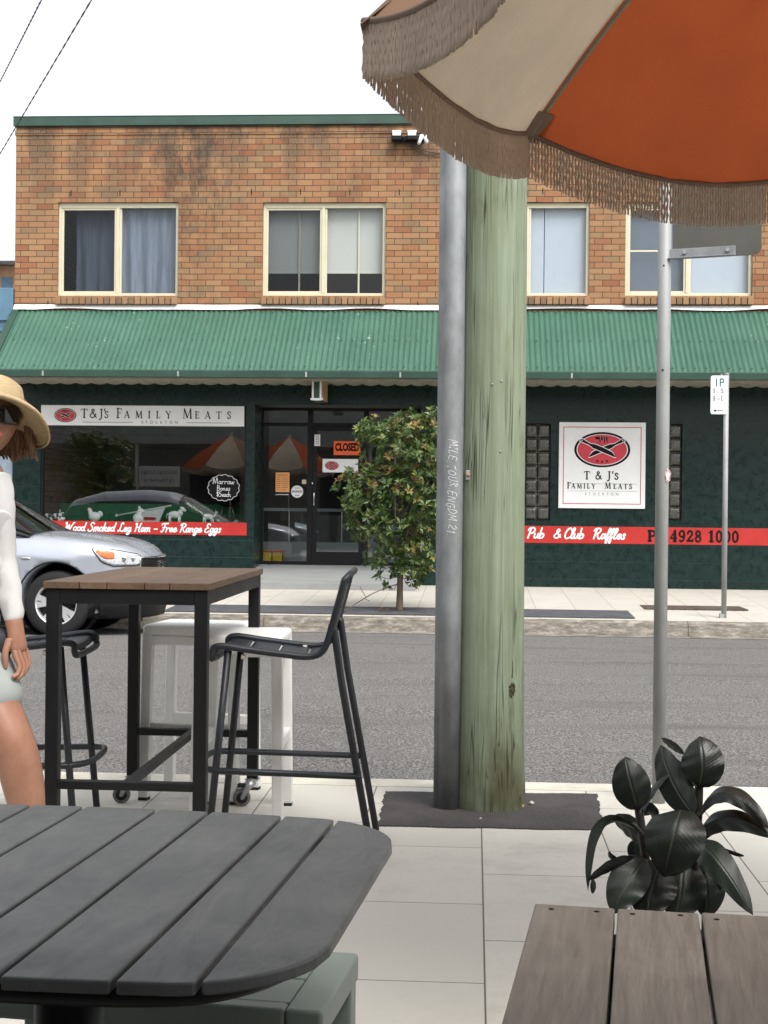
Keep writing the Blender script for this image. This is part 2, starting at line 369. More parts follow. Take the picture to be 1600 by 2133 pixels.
def slab_mat(name, bw, rh, off, rot, shift=(0, 0, 0), c=(.55, .53, .475)):
    m, nt, b = base(name, .85, 0, .3); tc = N(nt, 'ShaderNodeTexCoord'); mp = N(nt, 'ShaderNodeMapping'); mp.inputs['Rotation'].default_value = (0, 0, rot); mp.inputs['Location'].default_value = shift
    nt.links.new(tc.outputs['Object'], mp.inputs[0]); co = coords(nt)
    k = N(nt, 'ShaderNodeTexBrick', offset=off); nt.links.new(mp.outputs[0], k.inputs['Vector'])
    for n_, val in (('Scale', 1), ('Mortar Size', .003), ('Mortar Smooth', .35), ('Brick Width', bw), ('Row Height', rh), ('Color1', (0, 0, 0, 1)), ('Color2', (1, 1, 1, 1)), ('Bias', 0)): k.inputs[n_].default_value = val
    n1 = noise(nt, co, 2.3, 8, .75); n2 = noise(nt, co, 60, 5, .75); n3 = noise(nt, coords(nt, (9, .8, 1)), 7, 3)
    col = ramp(nt, n1, [(.28, tuple(x * .72 for x in c)), (.5, c), (.75, tuple(x * 1.1 for x in c))])
    col = mix(nt, col, tuple(x * .84 for x in c), N_map(nt, n2, .48, .72, 0, .65)); col = mix(nt, col, tuple(x * 1.12 for x in c), N_map(nt, n3, .5, .8, 0, .3))
    col = mix(nt, col, tuple(x * .93 for x in c), k.outputs['Color'])
    spots = N(nt, 'ShaderNodeTexVoronoi', Scale=2.2); nt.links.new(co, spots.inputs['Vector']); col = mix(nt, col, (.14, .13, .12), N_map(nt, spots.outputs[0], .018, .034, .7, 0))
    col = mix(nt, col, (.14, .125, .11), k.outputs['Fac']); nt.links.new(col, b.inputs['Base Color'])
    inv = N(nt, 'ShaderNodeMath', operation='SUBTRACT'); inv.inputs[0].default_value = 1; nt.links.new(k.outputs['Fac'], inv.inputs[1])
    hh = N(nt, 'ShaderNodeMath', operation='MULTIPLY_ADD'); nt.links.new(n2, hh.inputs[0]); hh.inputs[1].default_value = .25; nt.links.new(inv.outputs[0], hh.inputs[2]); bump(nt, b, hh.outputs[0], .5, .004)
    return m
M['slab'] = slab_mat('near_concrete_slabs', .76, .465, .5, R(90), (0, -.04, 0)); M['slabfar'] = slab_mat('far_concrete_slabs', 3.2, .48, 0, R(90), (.6, .2, 0), (.47, .445, .395))
def kerb_mat():
    m, nt, b = base('kerb_concrete', .9, 0, .3); co = coords(nt); n1 = noise(nt, coords(nt, (1, 1, 4)), 6, 7, .75); sep = N(nt, 'ShaderNodeSeparateXYZ'); nt.links.new(co, sep.inputs[0])
    k = N(nt, 'ShaderNodeMath', operation='FRACT'); dv = N(nt, 'ShaderNodeMath', operation='DIVIDE'); nt.links.new(sep.outputs[0], dv.inputs[0]); dv.inputs[1].default_value = 2.4; nt.links.new(dv.outputs[0], k.inputs[0])
    col = ramp(nt, n1, [(.3, (.07, .06, .05)), (.5, (.17, .155, .13)), (.68, (.36, .33, .285))]); col = mix(nt, col, (.07, .06, .05), N_map(nt, k.outputs[0], .004, .006, 1, 0))
    nt.links.new(col, b.inputs['Base Color']); bump(nt, b, noise(nt, co, 60, 5), .4, .006); return m
M['kerb'] = kerb_mat(); M['kerbclean'] = mat('clean_kerb_concrete', (.56, .53, .45), .85, 0, .16, 5, 60, .3, .004); M['ramp'] = mat('grey_entry_concrete', (.235, .245, .24), .8, 0, .14, 3, 40, .3, .004, stretch=(.4, 3, 1))
def corr_mat():
    m, nt, b = base('green_corrugated_steel', .4, 0, .4); co = coords(nt); n1 = noise(nt, co, 1.3, 5); n2 = noise(nt, coords(nt, (9, 1, 1)), 5, 5, .7)
    col = ramp(nt, n1, [(.3, (.035, .098, .066)), (.7, (.052, .128, .09))]); col = mix(nt, col, (.13, .22, .175), N_map(nt, n2, .55, .8, 0, .5))
    v = N(nt, 'ShaderNodeTexVoronoi', Scale=1.4); nt.links.new(coords(nt, (3, 1, 1)), v.inputs['Vector']); n3 = noise(nt, co, 22, 2)
    f = N(nt, 'ShaderNodeMath', operation='MULTIPLY'); nt.links.new(N_map(nt, noise(nt, co, .9, 2), .56, .64, 0, 1), f.inputs[0]); nt.links.new(N_map(nt, n3, .68, .72, 0, .8), f.inputs[1])
    col = mix(nt, col, (.6, .66, .62), f.outputs[0]); nt.links.new(col, b.inputs['Base Color']); nt.links.new(N_map(nt, n2, .3, .7, .35, .55), b.inputs['Roughness']); return m
M['corr'] = corr_mat()
def timber_pole():
    m, nt, b = base('treated_pole_timber', .85, 0, .25); g = noise(nt, coords(nt, (26, 26, .55)), 1.5, 6, .7, .5); co = coords(nt)
    crack = noise(nt, coords(nt, (15, 15, .28)), 1.4, 3, .55, .6); blot = noise(nt, coords(nt, (1, 1, .45)), 4.2, 5, .6)
    col = ramp(nt, g, [(.25, (.13, .155, .10)), (.5, (.195, .235, .165)), (.75, (.265, .32, .24))])
    col = mix(nt, col, (.15, .16, .10), N_map(nt, blot, .48, .68, 0, .7)); col = mix(nt, col, (.075, .095, .05), N_map(nt, blot, .6, .72, 0, .8))
    sep = N(nt, 'ShaderNodeSeparateXYZ'); nt.links.new(co, sep.inputs[0])
    bz = N(nt, 'ShaderNodeMath', operation='MULTIPLY'); nt.links.new(N_map(nt, sep.outputs[2], 0, 1.1, 1, 0), bz.inputs[0]); nt.links.new(N_map(nt, noise(nt, coords(nt, (1, 1, .5)), 5, 4), .4, .62, 0, .85), bz.inputs[1])
    col = mix(nt, col, (.075, .072, .035), bz.outputs[0])
    def lines(sc, seed, wd, lo, hi):
        c1 = noise(nt, coords(nt, sc), 1, 2, .5, .3); su = N(nt, 'ShaderNodeMath', operation='SUBTRACT'); nt.links.new(c1, su.inputs[0]); su.inputs[1].default_value = seed; a_ = N(nt, 'ShaderNodeMath', operation='ABSOLUTE'); nt.links.new(su.outputs[0], a_.inputs[0])
        k = N(nt, 'ShaderNodeMath', operation='MULTIPLY'); nt.links.new(N_map(nt, a_.outputs[0], 0, wd, 1, 0), k.inputs[0]); nt.links.new(N_map(nt, noise(nt, coords(nt, (5, 5, 1.3)), 1, 2), lo, hi, 0, 1), k.inputs[1]); return k.outputs[0]
    mxx = N(nt, 'ShaderNodeMath', operation='MAXIMUM'); nt.links.new(lines((22, 22, .35), .5, .013, .42, .52), mxx.inputs[0]); nt.links.new(lines((48, 48, .9), .46, .016, .46, .56), mxx.inputs[1]); cf = mxx.outputs[0]
    col = mix(nt, col, (.025, .026, .015), cf); nt.links.new(col, b.inputs['Base Color'])
    ad = N(nt, 'ShaderNodeMath', operation='SUBTRACT'); nt.links.new(g, ad.inputs[0]); nt.links.new(cf, ad.inputs[1]); bump(nt, b, ad.outputs[0], .5, .006); return m
M['pole'] = timber_pole()
def slat_mat():
    m, nt, b = base('grey_table_enamel', .42, 0, .5); co = coords(nt); n1 = noise(nt, co, 4.5, 7, .7); n2 = noise(nt, coords(nt, (1, .35, 1)), 11, 6, .7, .6); n3 = noise(nt, co, 130, 3)
    col = ramp(nt, n1, [(.3, (.052, .056, .058)), (.7, (.100, .105, .107))]); col = mix(nt, col, (.034, .036, .038), N_map(nt, n2, .58, .72, 0, .6)); col = mix(nt, col, (.13, .135, .138), N_map(nt, n3, .66, .74, 0, .5))
    sc = N(nt, 'ShaderNodeTexVoronoi', Scale=5); nt.links.new(co, sc.inputs['Vector']); col = mix(nt, col, (.04, .042, .044), N_map(nt, sc.outputs[0], .05, .11, .5, 0))
    nt.links.new(col, b.inputs['Base Color']); nt.links.new(N_map(nt, n2, .35, .7, .3, .6), b.inputs['Roughness']); bump(nt, b, n3, .08, .0008); return m
M['slat'] = slat_mat()
M['galv'] = mat('galvanised_steel', (.195, .208, .217), .58, .05, .3, 9, 60, .12, .002, stretch=(1, 1, .5)); M['galvpost'] = mat('galvanised_post', (.27, .28, .28), .55, .1, .16, 9, 90, .1, .001, stretch=(1, 1, .4))
M['signback'] = mat('aluminium_sign_back', (.10, .10, .09), .45, .3, .12, 5)
def wood(name, c1, c2, axis, rough=.55, fine=60, knots=.4, island=True):
    m, nt, b = base(name, rough, 0, .35); s = [1, 1, 1]; s[axis] = .06
    g = noise(nt, coords(nt, tuple(x * fine for x in s)), 1, 6, .7, .4); g2 = noise(nt, coords(nt, tuple(x * 9 for x in s)), 1, 4, .6, .8); big = noise(nt, coords(nt), 5, 5)
    col = ramp(nt, g, [(.3, c1), (.7, c2)]); col = mix(nt, col, tuple(x * .55 for x in c1), N_map(nt, g2, .5, .75, 0, knots)); col = mix(nt, col, tuple(min(1, x * 1.35) for x in c2), N_map(nt, big, .5, .75, 0, .4))
    geo = N(nt, 'ShaderNodeNewGeometry'); col = mix(nt, col, tuple(x * .7 for x in c1), N_map(nt, geo.outputs['Random Per Island'], 0, 1, 0, .45))
    nt.links.new(col, b.inputs['Base Color']); nt.links.new(N_map(nt, g, .3, .7, rough - .1, rough + .12), b.inputs['Roughness']); bump(nt, b, g, .35, .002); return m
M['tablewood'] = wood('oiled_bar_table_timber', (.085, .052, .032), (.165, .108, .07), 1, .5)
M['oldwood'] = wood('weathered_brown_timber', (.14, .116, .096), (.33, .285, .24), 1, .5, 110)
def glass(name, tint=(.9, .95, .95), extra=.0, rough=.0):
    m = bpy.data.materials.new(name); m.use_nodes = True; nt = m.node_tree; nt.nodes.remove(nt.nodes['Principled BSDF']); out = nt.nodes['Material Output']
    t = N(nt, 'ShaderNodeBsdfTransparent'); t.inputs[0].default_value = c4(tint); g = N(nt, 'ShaderNodeBsdfGlossy'); g.inputs['Roughness'].default_value = rough
    ge = N(nt, 'ShaderNodeNewGeometry'); dt = N(nt, 'ShaderNodeVectorMath', operation='DOT_PRODUCT'); nt.links.new(ge.outputs['Normal'], dt.inputs[0]); nt.links.new(ge.outputs['Incoming'], dt.inputs[1])
    ab = N(nt, 'ShaderNodeMath', operation='ABSOLUTE'); nt.links.new(dt.outputs['Value'], ab.inputs[0]); on = N(nt, 'ShaderNodeMath', operation='SUBTRACT', use_clamp=True); on.inputs[0].default_value = 1; nt.links.new(ab.outputs[0], on.inputs[1])
    pw = N(nt, 'ShaderNodeMath', operation='POWER'); nt.links.new(on.outputs[0], pw.inputs[0]); pw.inputs[1].default_value = 5; ad = N(nt, 'ShaderNodeMath', operation='MULTIPLY_ADD'); nt.links.new(pw.outputs[0], ad.inputs[0]); ad.inputs[1].default_value = .92; ad.inputs[2].default_value = .055 + extra
    mx = N(nt, 'ShaderNodeMixShader'); nt.links.new(ad.outputs[0], mx.inputs[0]); nt.links.new(t.outputs[0], mx.inputs[1]); nt.links.new(g.outputs[0], mx.inputs[2]); nt.links.new(mx.outputs[0], out.inputs[0]); return m
M['glass'] = glass('shop_glass', (.82, .86, .86), .10); M['upglass'] = glass('upper_window_glass', (.92, .95, .97), -.015)
M['carglass'] = glass('car_glass', (.25, .3, .28), .06)
M['flyscreen'] = glass('fly_screen', (.60, .61, .63), -.04, .4)
M['glassblock'] = mat('glass_block', (.055, .054, .048), .2, 0, .35, 14, 30, .5, .008, spec=.7)
def cloth(name, col, tr=.4, bs=180, var=.1, stretch=(1, 1, 1)):
    m = bpy.data.materials.new(name); m.use_nodes = True; nt = m.node_tree; b = nt.nodes['Principled BSDF']; out = nt.nodes['Material Output']; b.inputs['Roughness'].default_value = .9; b.inputs['Specular IOR Level'].default_value = .15
    co = coords(nt, stretch); n1 = noise(nt, co, 4, 5); c = ramp(nt, n1, [(.3, tuple(x * (1 - var) for x in col)), (.7, tuple(min(1, x * (1 + var)) for x in col))]); c = mix(nt, c, tuple(x * .88 for x in col), N_map(nt, noise(nt, coords(nt, tuple(x * 40 for x in stretch)), 4, 3), .45, .7, 0, .5)); nt.links.new(c, b.inputs['Base Color'])
    bump(nt, b, noise(nt, co, bs, 3), .25, .001); t = N(nt, 'ShaderNodeBsdfTranslucent'); nt.links.new(c, t.inputs[0]); mx = N(nt, 'ShaderNodeMixShader'); mx.inputs[0].default_value = tr
    nt.links.new(b.outputs[0], mx.inputs[1]); nt.links.new(t.outputs[0], mx.inputs[2]); nt.links.new(mx.outputs[0], out.inputs[0]); return m
M['canvas_orange'] = cloth('orange_canvas', (.47, .105, .034), .33); M['canvas_white'] = cloth('natural_canvas', (.56, .475, .36), .26); M['canvas_tan'] = cloth('tan_canvas', (.26, .155, .10), .25); M['fringe'] = cloth('taupe_cotton_cord', (.60, .515, .43), .45, 600)
M['cordband'] = cloth('taupe_binding', (.18, .13, .10), .05, 400); M['curtain'] = cloth('grey_blue_curtain', (.17, .20, .25), .2, 60, .25, (6, 6, .5)); M['blind'] = cloth('ivory_roller_blind', (.52, .53, .48), .2, 300, .03); M['blindblue'] = cloth('pale_blue_blind', (.50, .55, .60), .2, 300, .03)
def leaf_mat(name, stops, rough=.38, trans=.3):
    m = bpy.data.materials.new(name); m.use_nodes = True; nt = m.node_tree; b = nt.nodes['Principled BSDF']; out = nt.nodes['Material Output']; b.inputs['Roughness'].default_value = rough
    g = N(nt, 'ShaderNodeNewGeometry'); c = ramp(nt, g.outputs['Random Per Island'], stops); c = mix(nt, c, tuple(x * .5 for x in stops[0][1]), N_map(nt, noise(nt, coords(nt), 60), .5, .8, 0, .4)); nt.links.new(c, b.inputs['Base Color'])
    t = N(nt, 'ShaderNodeBsdfTranslucent'); nt.links.new(c, t.inputs[0]); mx = N(nt, 'ShaderNodeMixShader'); mx.inputs[0].default_value = trans
    nt.links.new(b.outputs[0], mx.inputs[1]); nt.links.new(t.outputs[0], mx.inputs[2]); nt.links.new(mx.outputs[0], out.inputs[0]); return m
M['leaf'] = leaf_mat('green_leaf', [(0, (.018, .045, .010)), (.4, (.05, .10, .022)), (.8, (.10, .155, .035)), (1, (.19, .20, .05))])
M['leafnew'] = leaf_mat('bronze_young_leaf', [(0, (.20, .22, .045)), (.4, (.24, .17, .045)), (.75, (.26, .12, .05)), (1, (.17, .21, .045))]); M['dryleaf'] = leaf_mat('dry_leaf', [(0, (.22, .12, .05)), (1, (.4, .26, .12))], .8)
M['bark'] = mat('grey_brown_bark', (.11, .085, .062), .9, 0, .35, 20, 60, .6, .006, stretch=(1, 1, .3))
def rubberleaf():
    m, nt, b = base('rubber_plant_leaf', .4, 0, .45); g = N(nt, 'ShaderNodeNewGeometry'); co = coords(nt)
    at = N(nt, 'ShaderNodeAttribute', attribute_name='leafuv'); sp = N(nt, 'ShaderNodeSeparateXYZ'); nt.links.new(at.outputs['Vector'], sp.inputs[0])
    su = N(nt, 'ShaderNodeMath', operation='SUBTRACT'); nt.links.new(sp.outputs[1], su.inputs[0]); su.inputs[1].default_value = .5; ab = N(nt, 'ShaderNodeMath', operation='ABSOLUTE'); nt.links.new(su.outputs[0], ab.inputs[0])
    ph = N(nt, 'ShaderNodeMath', operation='MULTIPLY_ADD'); nt.links.new(ab.outputs[0], ph.inputs[0]); ph.inputs[1].default_value = -.5; nt.links.new(sp.outputs[0], ph.inputs[2]); wv = N(nt, 'ShaderNodeMath', operation='MULTIPLY'); nt.links.new(ph.outputs[0], wv.inputs[0]); wv.inputs[1].default_value = 110
    sn = N(nt, 'ShaderNodeMath', operation='SINE'); nt.links.new(wv.outputs[0], sn.inputs[0])
    c = ramp(nt, g.outputs['Random Per Island'], [(0, (.004, .0055, .0045)), (.5, (.009, .013, .010)), (1, (.016, .023, .017))]); c = mix(nt, c, (.04, .052, .022), N_map(nt, g.outputs['Backfacing'], 0, 1, 0, .55))
    c = mix(nt, c, (.05, .058, .046), N_map(nt, noise(nt, co, 16, 5), .5, .78, 0, .45)); c = mix(nt, c, (.03, .04, .03), N_map(nt, sn.outputs[0], .8, 1, 0, .08)); c = mix(nt, c, (.075, .085, .055), N_map(nt, ab.outputs[0], .01, .022, .5, 0)); nt.links.new(c, b.inputs['Base Color'])
    nt.links.new(N_map(nt, noise(nt, co, 9), .3, .7, .3, .52), b.inputs['Roughness']); mi = N(nt, 'ShaderNodeMath', operation='MINIMUM'); nt.links.new(ab.outputs[0], mi.inputs[0]); mi.inputs[1].default_value = .05
    hh = N(nt, 'ShaderNodeMath', operation='MULTIPLY_ADD'); nt.links.new(sn.outputs[0], hh.inputs[0]); hh.inputs[1].default_value = .0028; nt.links.new(mi.outputs[0], hh.inputs[2]); bump(nt, b, hh.outputs[0], .5, .03); return m
M['rleaf'] = rubberleaf(); M['rstem'] = mat('dark_plant_stem', (.02, .018, .014), .6, 0, .3, 30)
M['carpaint'] = mat('silver_blue_car_paint', (.42, .45, .51), .24, .45, .04, 3, coat=.8, rvar=.04); M['carblack'] = mat('black_car_plastic', (.006, .0065, .007), .5, 0, .25, 30, 200, .2, .001, spec=.3); M['chrome'] = mat('chrome', (.75, .75, .76), .12, 1, .05, 5, rvar=.04); M['alloy'] = mat('silver_alloy', (.75, .76, .77), .3, .7, .06, 8)
M['lamp'] = mat('clear_headlight', (.62, .65, .68), .12, .4, .3, 40, rvar=.06); M['amber'] = mat('amber_lens', (.75, .16, .05), .2, 0, .2, 30); M['tyre'] = mat('tyre_rubber', (.007, .007, .0075), .8, 0, .25, 30, 150, .3, .002)
def skin():
    m, nt, b = base('skin', .5, 0, .35); co = coords(nt); c = ramp(nt, noise(nt, co, 12, 6, .65), [(.3, (.26, .125, .08)), (.7, (.34, .175, .115))]); c = mix(nt, c, (.25, .095, .062), N_map(nt, noise(nt, co, 5, 3), .5, .7, 0, .5)); nt.links.new(c, b.inputs['Base Color'])
    b.inputs['Subsurface Weight'].default_value = .08; b.inputs['Subsurface Radius'].default_value = (.01, .004, .002); bump(nt, b, noise(nt, co, 90, 5), .15, .002); return m
M['skin'] = skin(); M['lip'] = mat('lip', (.36, .10, .08), .45); M['top'] = cloth('white_jersey', (.56, .56, .55), .1, 120, .02); M['shorts'] = mat('pale_grey_knit', (.29, .315, .30), .85, 0, .06, 9, 350, .3, .001); M['bag'] = mat('navy_bag_fabric', (.013, .015, .024), .7, 0, .3, 12, 200, .3, .001)
M['straw'] = mat('woven_straw', (.40, .30, .165), .8, 0, .18, 26, 130, .8, .004, stretch=(1, 1, 4)); M['lens'] = mat('dark_sunglass_plastic', (.006, .006, .007), .1, 0, .2, 5, rvar=.03)
def hair():
    m, nt, b = base('brown_blond_hair', .45, 0, .4); g = noise(nt, coords(nt, (30, 30, 2.2)), 6, 5, .7); nt.links.new(ramp(nt, g, [(.3, (.07, .032, .014)), (.5, (.20, .10, .045)), (.72, (.42, .25, .12))]), b.inputs['Base Color']); bump(nt, b, g, .8, .006); return m
M['hair'] = hair()
M['bluewall'] = mat('pale_blue_block_wall', (.30, .37, .45), .8, 0, .1, 5, 40, .3, .004); M['bluefascia'] = mat('steel_blue_fascia', (.085, .17, .25), .5, 0, .15, 4); M['roofgrey'] = mat('pale_metal_roof', (.42, .45, .47), .5, 0, .08, 3); M['ochre'] = mat('ochre_timber', (.42, .24, .13), .7, 0, .25, 8)
M['cafe'] = mat('grey_weatherboard', (.33, .34, .33), .7, 0, .2, 3); M['yellow'] = mat('yellow_crate_plastic', (.55, .38, .02), .5, 0, .1, 8); M['wire'] = mat('grey_black_cable', (.035, .035, .038), .6)
# ================================================================== GROUND
YF = 20.9                     # shop front line
NK = atZ(750, 1621, 0).y      # near kerb back line
FK = atZ(700, 1313, -.15).y   # far kerb foot
def sheet(name, rows, x0, x1, m, nx=2, kind='structure'):
    mb = MB()
    for (ya, za), (yb, zb) in zip(rows, rows[1:]):
        for i in range(nx):
            a = x0 + (x1 - x0) * i / nx; b = x0 + (x1 - x0) * (i + 1) / nx; mb.face([(a, ya, za), (b, ya, za), (b, yb, zb), (a, yb, zb)])
    bmesh.ops.remove_doubles(mb.bm, verts=mb.bm.verts[:], dist=1e-5)
    return tag(mb.build(name, m), kind=kind)
sheet('ground', [(-120, -.4), (160, -.4)], -160, 160, M['road'])
def zfar(y): return .0 + (y - FK) * .029
sheet('near_footpath', [(-9, 0), (NK - .19, 0)], -40, 40, M['slab'])
mb = MB(); mb.prism([(NK - .19, -.3), (NK, -.3), (NK, -.02), (NK - .02, .003), (NK - .19, .003)], -40, 40, 'X'); tag(mb.build('near_kerb', M['kerbclean']), kind='structure')
sheet('road', [(NK, -.13), (NK + .4, -.115), (NK + 2, -.07), (NK + 4.2, -.035), (FK - 4, -.045), (FK - 2.2, -.085), (FK - .9, -.125), (FK - .32, -.15)], -60, 60, M['road'])
sheet('gutter', [(FK - .33, -.146), (FK - .02, -.155)], -60, 60, M['kerb'])
mb = MB(); mb.prism([(FK - .02, -.3), (FK + .16, -.3), (FK + .16, .004), (FK + .05, .0), (FK + .02, -.02), (FK - .02, -.155)], -60, 60, 'X'); tag(mb.build('far_kerb', M['kerb']), kind='structure')
sheet('far_footpath', [(FK + .155, .004), (YF + .02, zfar(YF))], -60, 60, M['slabfar'])
mb = MB(); c = [atZ(803, 1651, 0), atZ(1244, 1656, 0), atZ(1256, 1731, 0), atZ(788, 1722, 0)]
pts = []
for i in range(4):
    a, b = c[i], c[(i + 1) % 4]; n = 70
    for k in range(n):
        t = k / n; p = a.lerp(b, t); p += Vector((random.uniform(-1, 1) + 2.2 * math.sin(k * .35 + i) * math.sin(k * .11), random.uniform(-1, 1) + 1.5 * math.sin(k * .23), 0)) * .0028; pts.append((p.x, p.y))
mb.prism(pts[::-1], -.05, .006); tag(mb.build('asphalt_patch', M['patch'], rec=True), kind='structure')
xa, xb = atY(346, 1283, 16.85).x, atY(1320, 1284, 16.85).x
mb = MB(); mb.face([(xa, FK + .3, zfar(FK + .3) + .008), (xb, FK + .3, zfar(FK + .3) + .008), (xb, FK + 1.2, zfar(FK + 1.2) + .008), (xa, FK + 1.2, zfar(FK + 1.2) + .008)]); tag(mb.build('asphalt_strip', M['strip']), kind='structure')
xa, xb = atY(1335, 1260, 18.2).x, atY(1545, 1260, 18.2).x
mb = MB(); mb.bb(xa, (xa + xb) / 2 - .004, 17.75, 18.35, .03, zfar(18) + .012); mb.bb((xa + xb) / 2 + .004, xb, 17.75, 18.35, .03, zfar(18) + .012); tag(mb.build('service_cover', M['cover']), 'brown two part service cover let into the far footpath', 'service cover')

# ================================================================== SHOP BUILDING
def L(px, py, dy=0): p = atY(px, py, YF + dy); return p.x, p.z
def LX(px, py, dy=0): return L(px, py, dy)[0]
def LZ(px, py, dy=0): return L(px, py, dy)[1]
shop = thing('shop_building', 'two storey tan brick butcher shop with green awning and dark green tiled ground floor', 'shop building', (0, YF, 0))
XL, XR = LX(32, 450), 9.0
ZT, ZCAP = LZ(420, 262), LZ(420, 243)
WIN = []
for a, b in ((120, 371), (547, 803), (974, 1228), (1303, 1568)):
    m_ = (a + b) / 2; WIN.append((LX(a, 518), LX(b, 518), LZ(m_, 616), LZ(m_, 421)))
def wall_holes(mb, x0, x1, z0, z1, holes, y, depth):
    xs = sorted({x0, x1, *[h[0] for h in holes], *[h[1] for h in holes]}); zs = sorted({z0, z1, *[h[2] for h in holes], *[h[3] for h in holes]})
    for i in range(len(xs) - 1):
        for j in range(len(zs) - 1):
            cx, cz = (xs[i] + xs[i + 1]) / 2, (zs[j] + zs[j + 1]) / 2
            if any(h[0] < cx < h[1] and h[2] < cz < h[3] for h in holes): continue
            mb.face([(xs[i], y, zs[j]), (xs[i + 1], y, zs[j]), (xs[i + 1], y, zs[j + 1]), (xs[i], y, zs[j + 1])])
    for a, b, c_, d in holes:
        mb.face([(a, y, c_), (a, y, d), (a, y + depth, d), (a, y + depth, c_)]); mb.face([(b, y, d), (b, y, c_), (b, y + depth, c_), (b, y + depth, d)])
        mb.face([(a, y, d), (b, y, d), (b, y + depth, d), (a, y + depth, d)]); mb.face([(b, y, c_), (a, y, c_), (a, y + depth, c_), (b, y + depth, c_)])
ZU = 3.35
mb = MB(); wall_holes(mb, XL, XR, ZU, ZT, WIN, 0, .22)
mb.face([(XL, 0, 0), (XL, 0, ZT), (XL, 9, ZT), (XL, 9, 0)]); mb.face([(XR, 9, 0), (XR, 9, ZT), (XR, 0, ZT), (XR, 0, 0)])
# drip course under the cap
mb.bb(XL - .012, XR + .012, -.014, .3, ZT - .125, ZT - .05)
# open weep joints
mb.build('brick_wall', M['brick'], shop)
for px, py in ((148, 402), (250, 402), (524, 399), (626, 399), (729, 400), (832, 400), (100, 632), (870, 634), (1131, 398)): mb = MB(); x, z = L(px, py); mb.bb(x - .006, x + .006, -.004, .02, z - .045, z + .04); mb.build('weep_joint', M['ink'], shop)
mb = MB(); mb.bb(XL - .03, XR + .1, -.05, .32, ZT + .002, ZCAP); mb.bb(XL - .035, XR + .1, -.056, .3, ZCAP, ZCAP + .012); mb.build('parapet_cap', M['greencap'], shop, bevel=.006)
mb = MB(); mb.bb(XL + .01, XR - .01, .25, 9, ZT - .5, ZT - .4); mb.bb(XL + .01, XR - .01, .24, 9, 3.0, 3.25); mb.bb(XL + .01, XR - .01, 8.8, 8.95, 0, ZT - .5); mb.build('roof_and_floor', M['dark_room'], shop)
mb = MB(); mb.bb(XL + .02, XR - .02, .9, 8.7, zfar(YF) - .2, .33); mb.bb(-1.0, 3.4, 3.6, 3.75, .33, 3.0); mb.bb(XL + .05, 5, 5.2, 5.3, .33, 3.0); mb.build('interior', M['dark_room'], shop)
# windows
def window(i, W, lbl):
    x0, x1, z0, z1 = W; fr = MB(); f = .045; y0, y1 = .05, .12; xm = (x0 + x1) / 2 + .01
    for a, b, c_, d in ((x0, x0 + f, z0, z1), (x1 - f, x1, z0, z1), (x0 + f, x1 - f, z1 - f - .03, z1), (x0 + f, x1 - f, z0, z0 + f)): fr.bb(a, b, y0, y1, c_, d)
    fr.bb(xm - .045, xm, y0 - .004, y1, z0 + f, z1 - f - .03); fr.bb(xm, xm + .03, y0 + .02, y1, z0 + f, z1 - f - .03)
    s = .03   # sliding sash rails of the left half
    a, b, c_, d = x0 + f, xm - .045, z0 + f, z1 - f - .03
    for q in ((a, a + s, c_, d), (b - s, b, c_, d), (a + s, b - s, d - s, d), (a + s, b - s, c_, c_ + s)): fr.bb(q[0], q[1], y0 + .012, y1 - .02, q[2], q[3])
    wroot = fr.build('window', M['cream'], shop, bevel=.004)
    p = MB(); p.face([(a + s, .09, c_ + s), (b - s, .09, c_ + s), (b - s, .09, d - s), (a + s, .09, d - s)]); p.build('pane', M['upglass'], wroot)
    p = MB(); p.face([(xm + .03, .10, c_), (x1 - f, .10, c_), (x1 - f, .10, d), (xm + .03, .10, d)]); p.build('pane', M['upglass'], wroot)
    p = MB(); p.face([(a + s, .075, c_ + s), (b - s, .075, c_ + s), (b - s, .075, d - s), (a + s, .075, d - s)]); p.build('fly_screen', M['flyscreen'], wroot)
    sl = MB(); n = int((x1 - x0 + .02) / .087); step = (x1 - x0 + .02) / n
    for k in range(n):
        cx = x0 - .01 + step * (k + .5); rot = Matrix.Rotation(R(-14), 3, 'X')
        sl.box((cx, .005 + random.uniform(-.004, .004), z0 - .082), (step - .011, .20, .105), None)
    sl.bb(x0 - .008, x1 + .008, .0, .1, z0 - .125, z0 - .045, 1)
    sl.build('sill', [M['sill'], M['ink']], wroot, bevel=.006)
    return a, b, c_, d, xm
wins = [window(i, W, '') for i, W in enumerate(WIN)]
def curtain(x0, x1, z0, z1, y, lbl, m, nf=5, amp=.035):
    mb = MB(); mb.grid(lambda u, v: (x0 + (x1 - x0) * u + .03 * math.sin(u * 9 + v * 2) * (1 - v), y + amp * math.sin(u * math.pi * 2 * nf + .6 * math.sin(u * 11)) * (.45 + .55 * (1 - v)), z0 + (z1 - z0) * v), 60, 10)
    return tag(mb.build('curtain', m), lbl, 'curtain')
def blind(x0, x1, z0, z1, y, lbl, m, bar=True):
    t = thing('roller_blind', lbl, 'blind', ((x0 + x1) / 2, YF + y, z1), 0, 'roller blinds in the upper windows'); h = z1 - z0; ww = (x1 - x0) / 2
    mb = MB(); mb.bb(-ww, ww, -.001, .001, -h, -.02); mb.build('fabric', m, t); mb = MB(); mb.bb(-ww, ww, -.012, .012, -h - .025, -h); mb.build('bottom_rail', m, t, bevel=.004)
    mb = MB(); mb.tube([(-ww, 0, -.01), (ww, 0, -.01)], .025, 10); mb.build('roller', m, t); return t
W = WIN[0]; xm = wins[0][4]
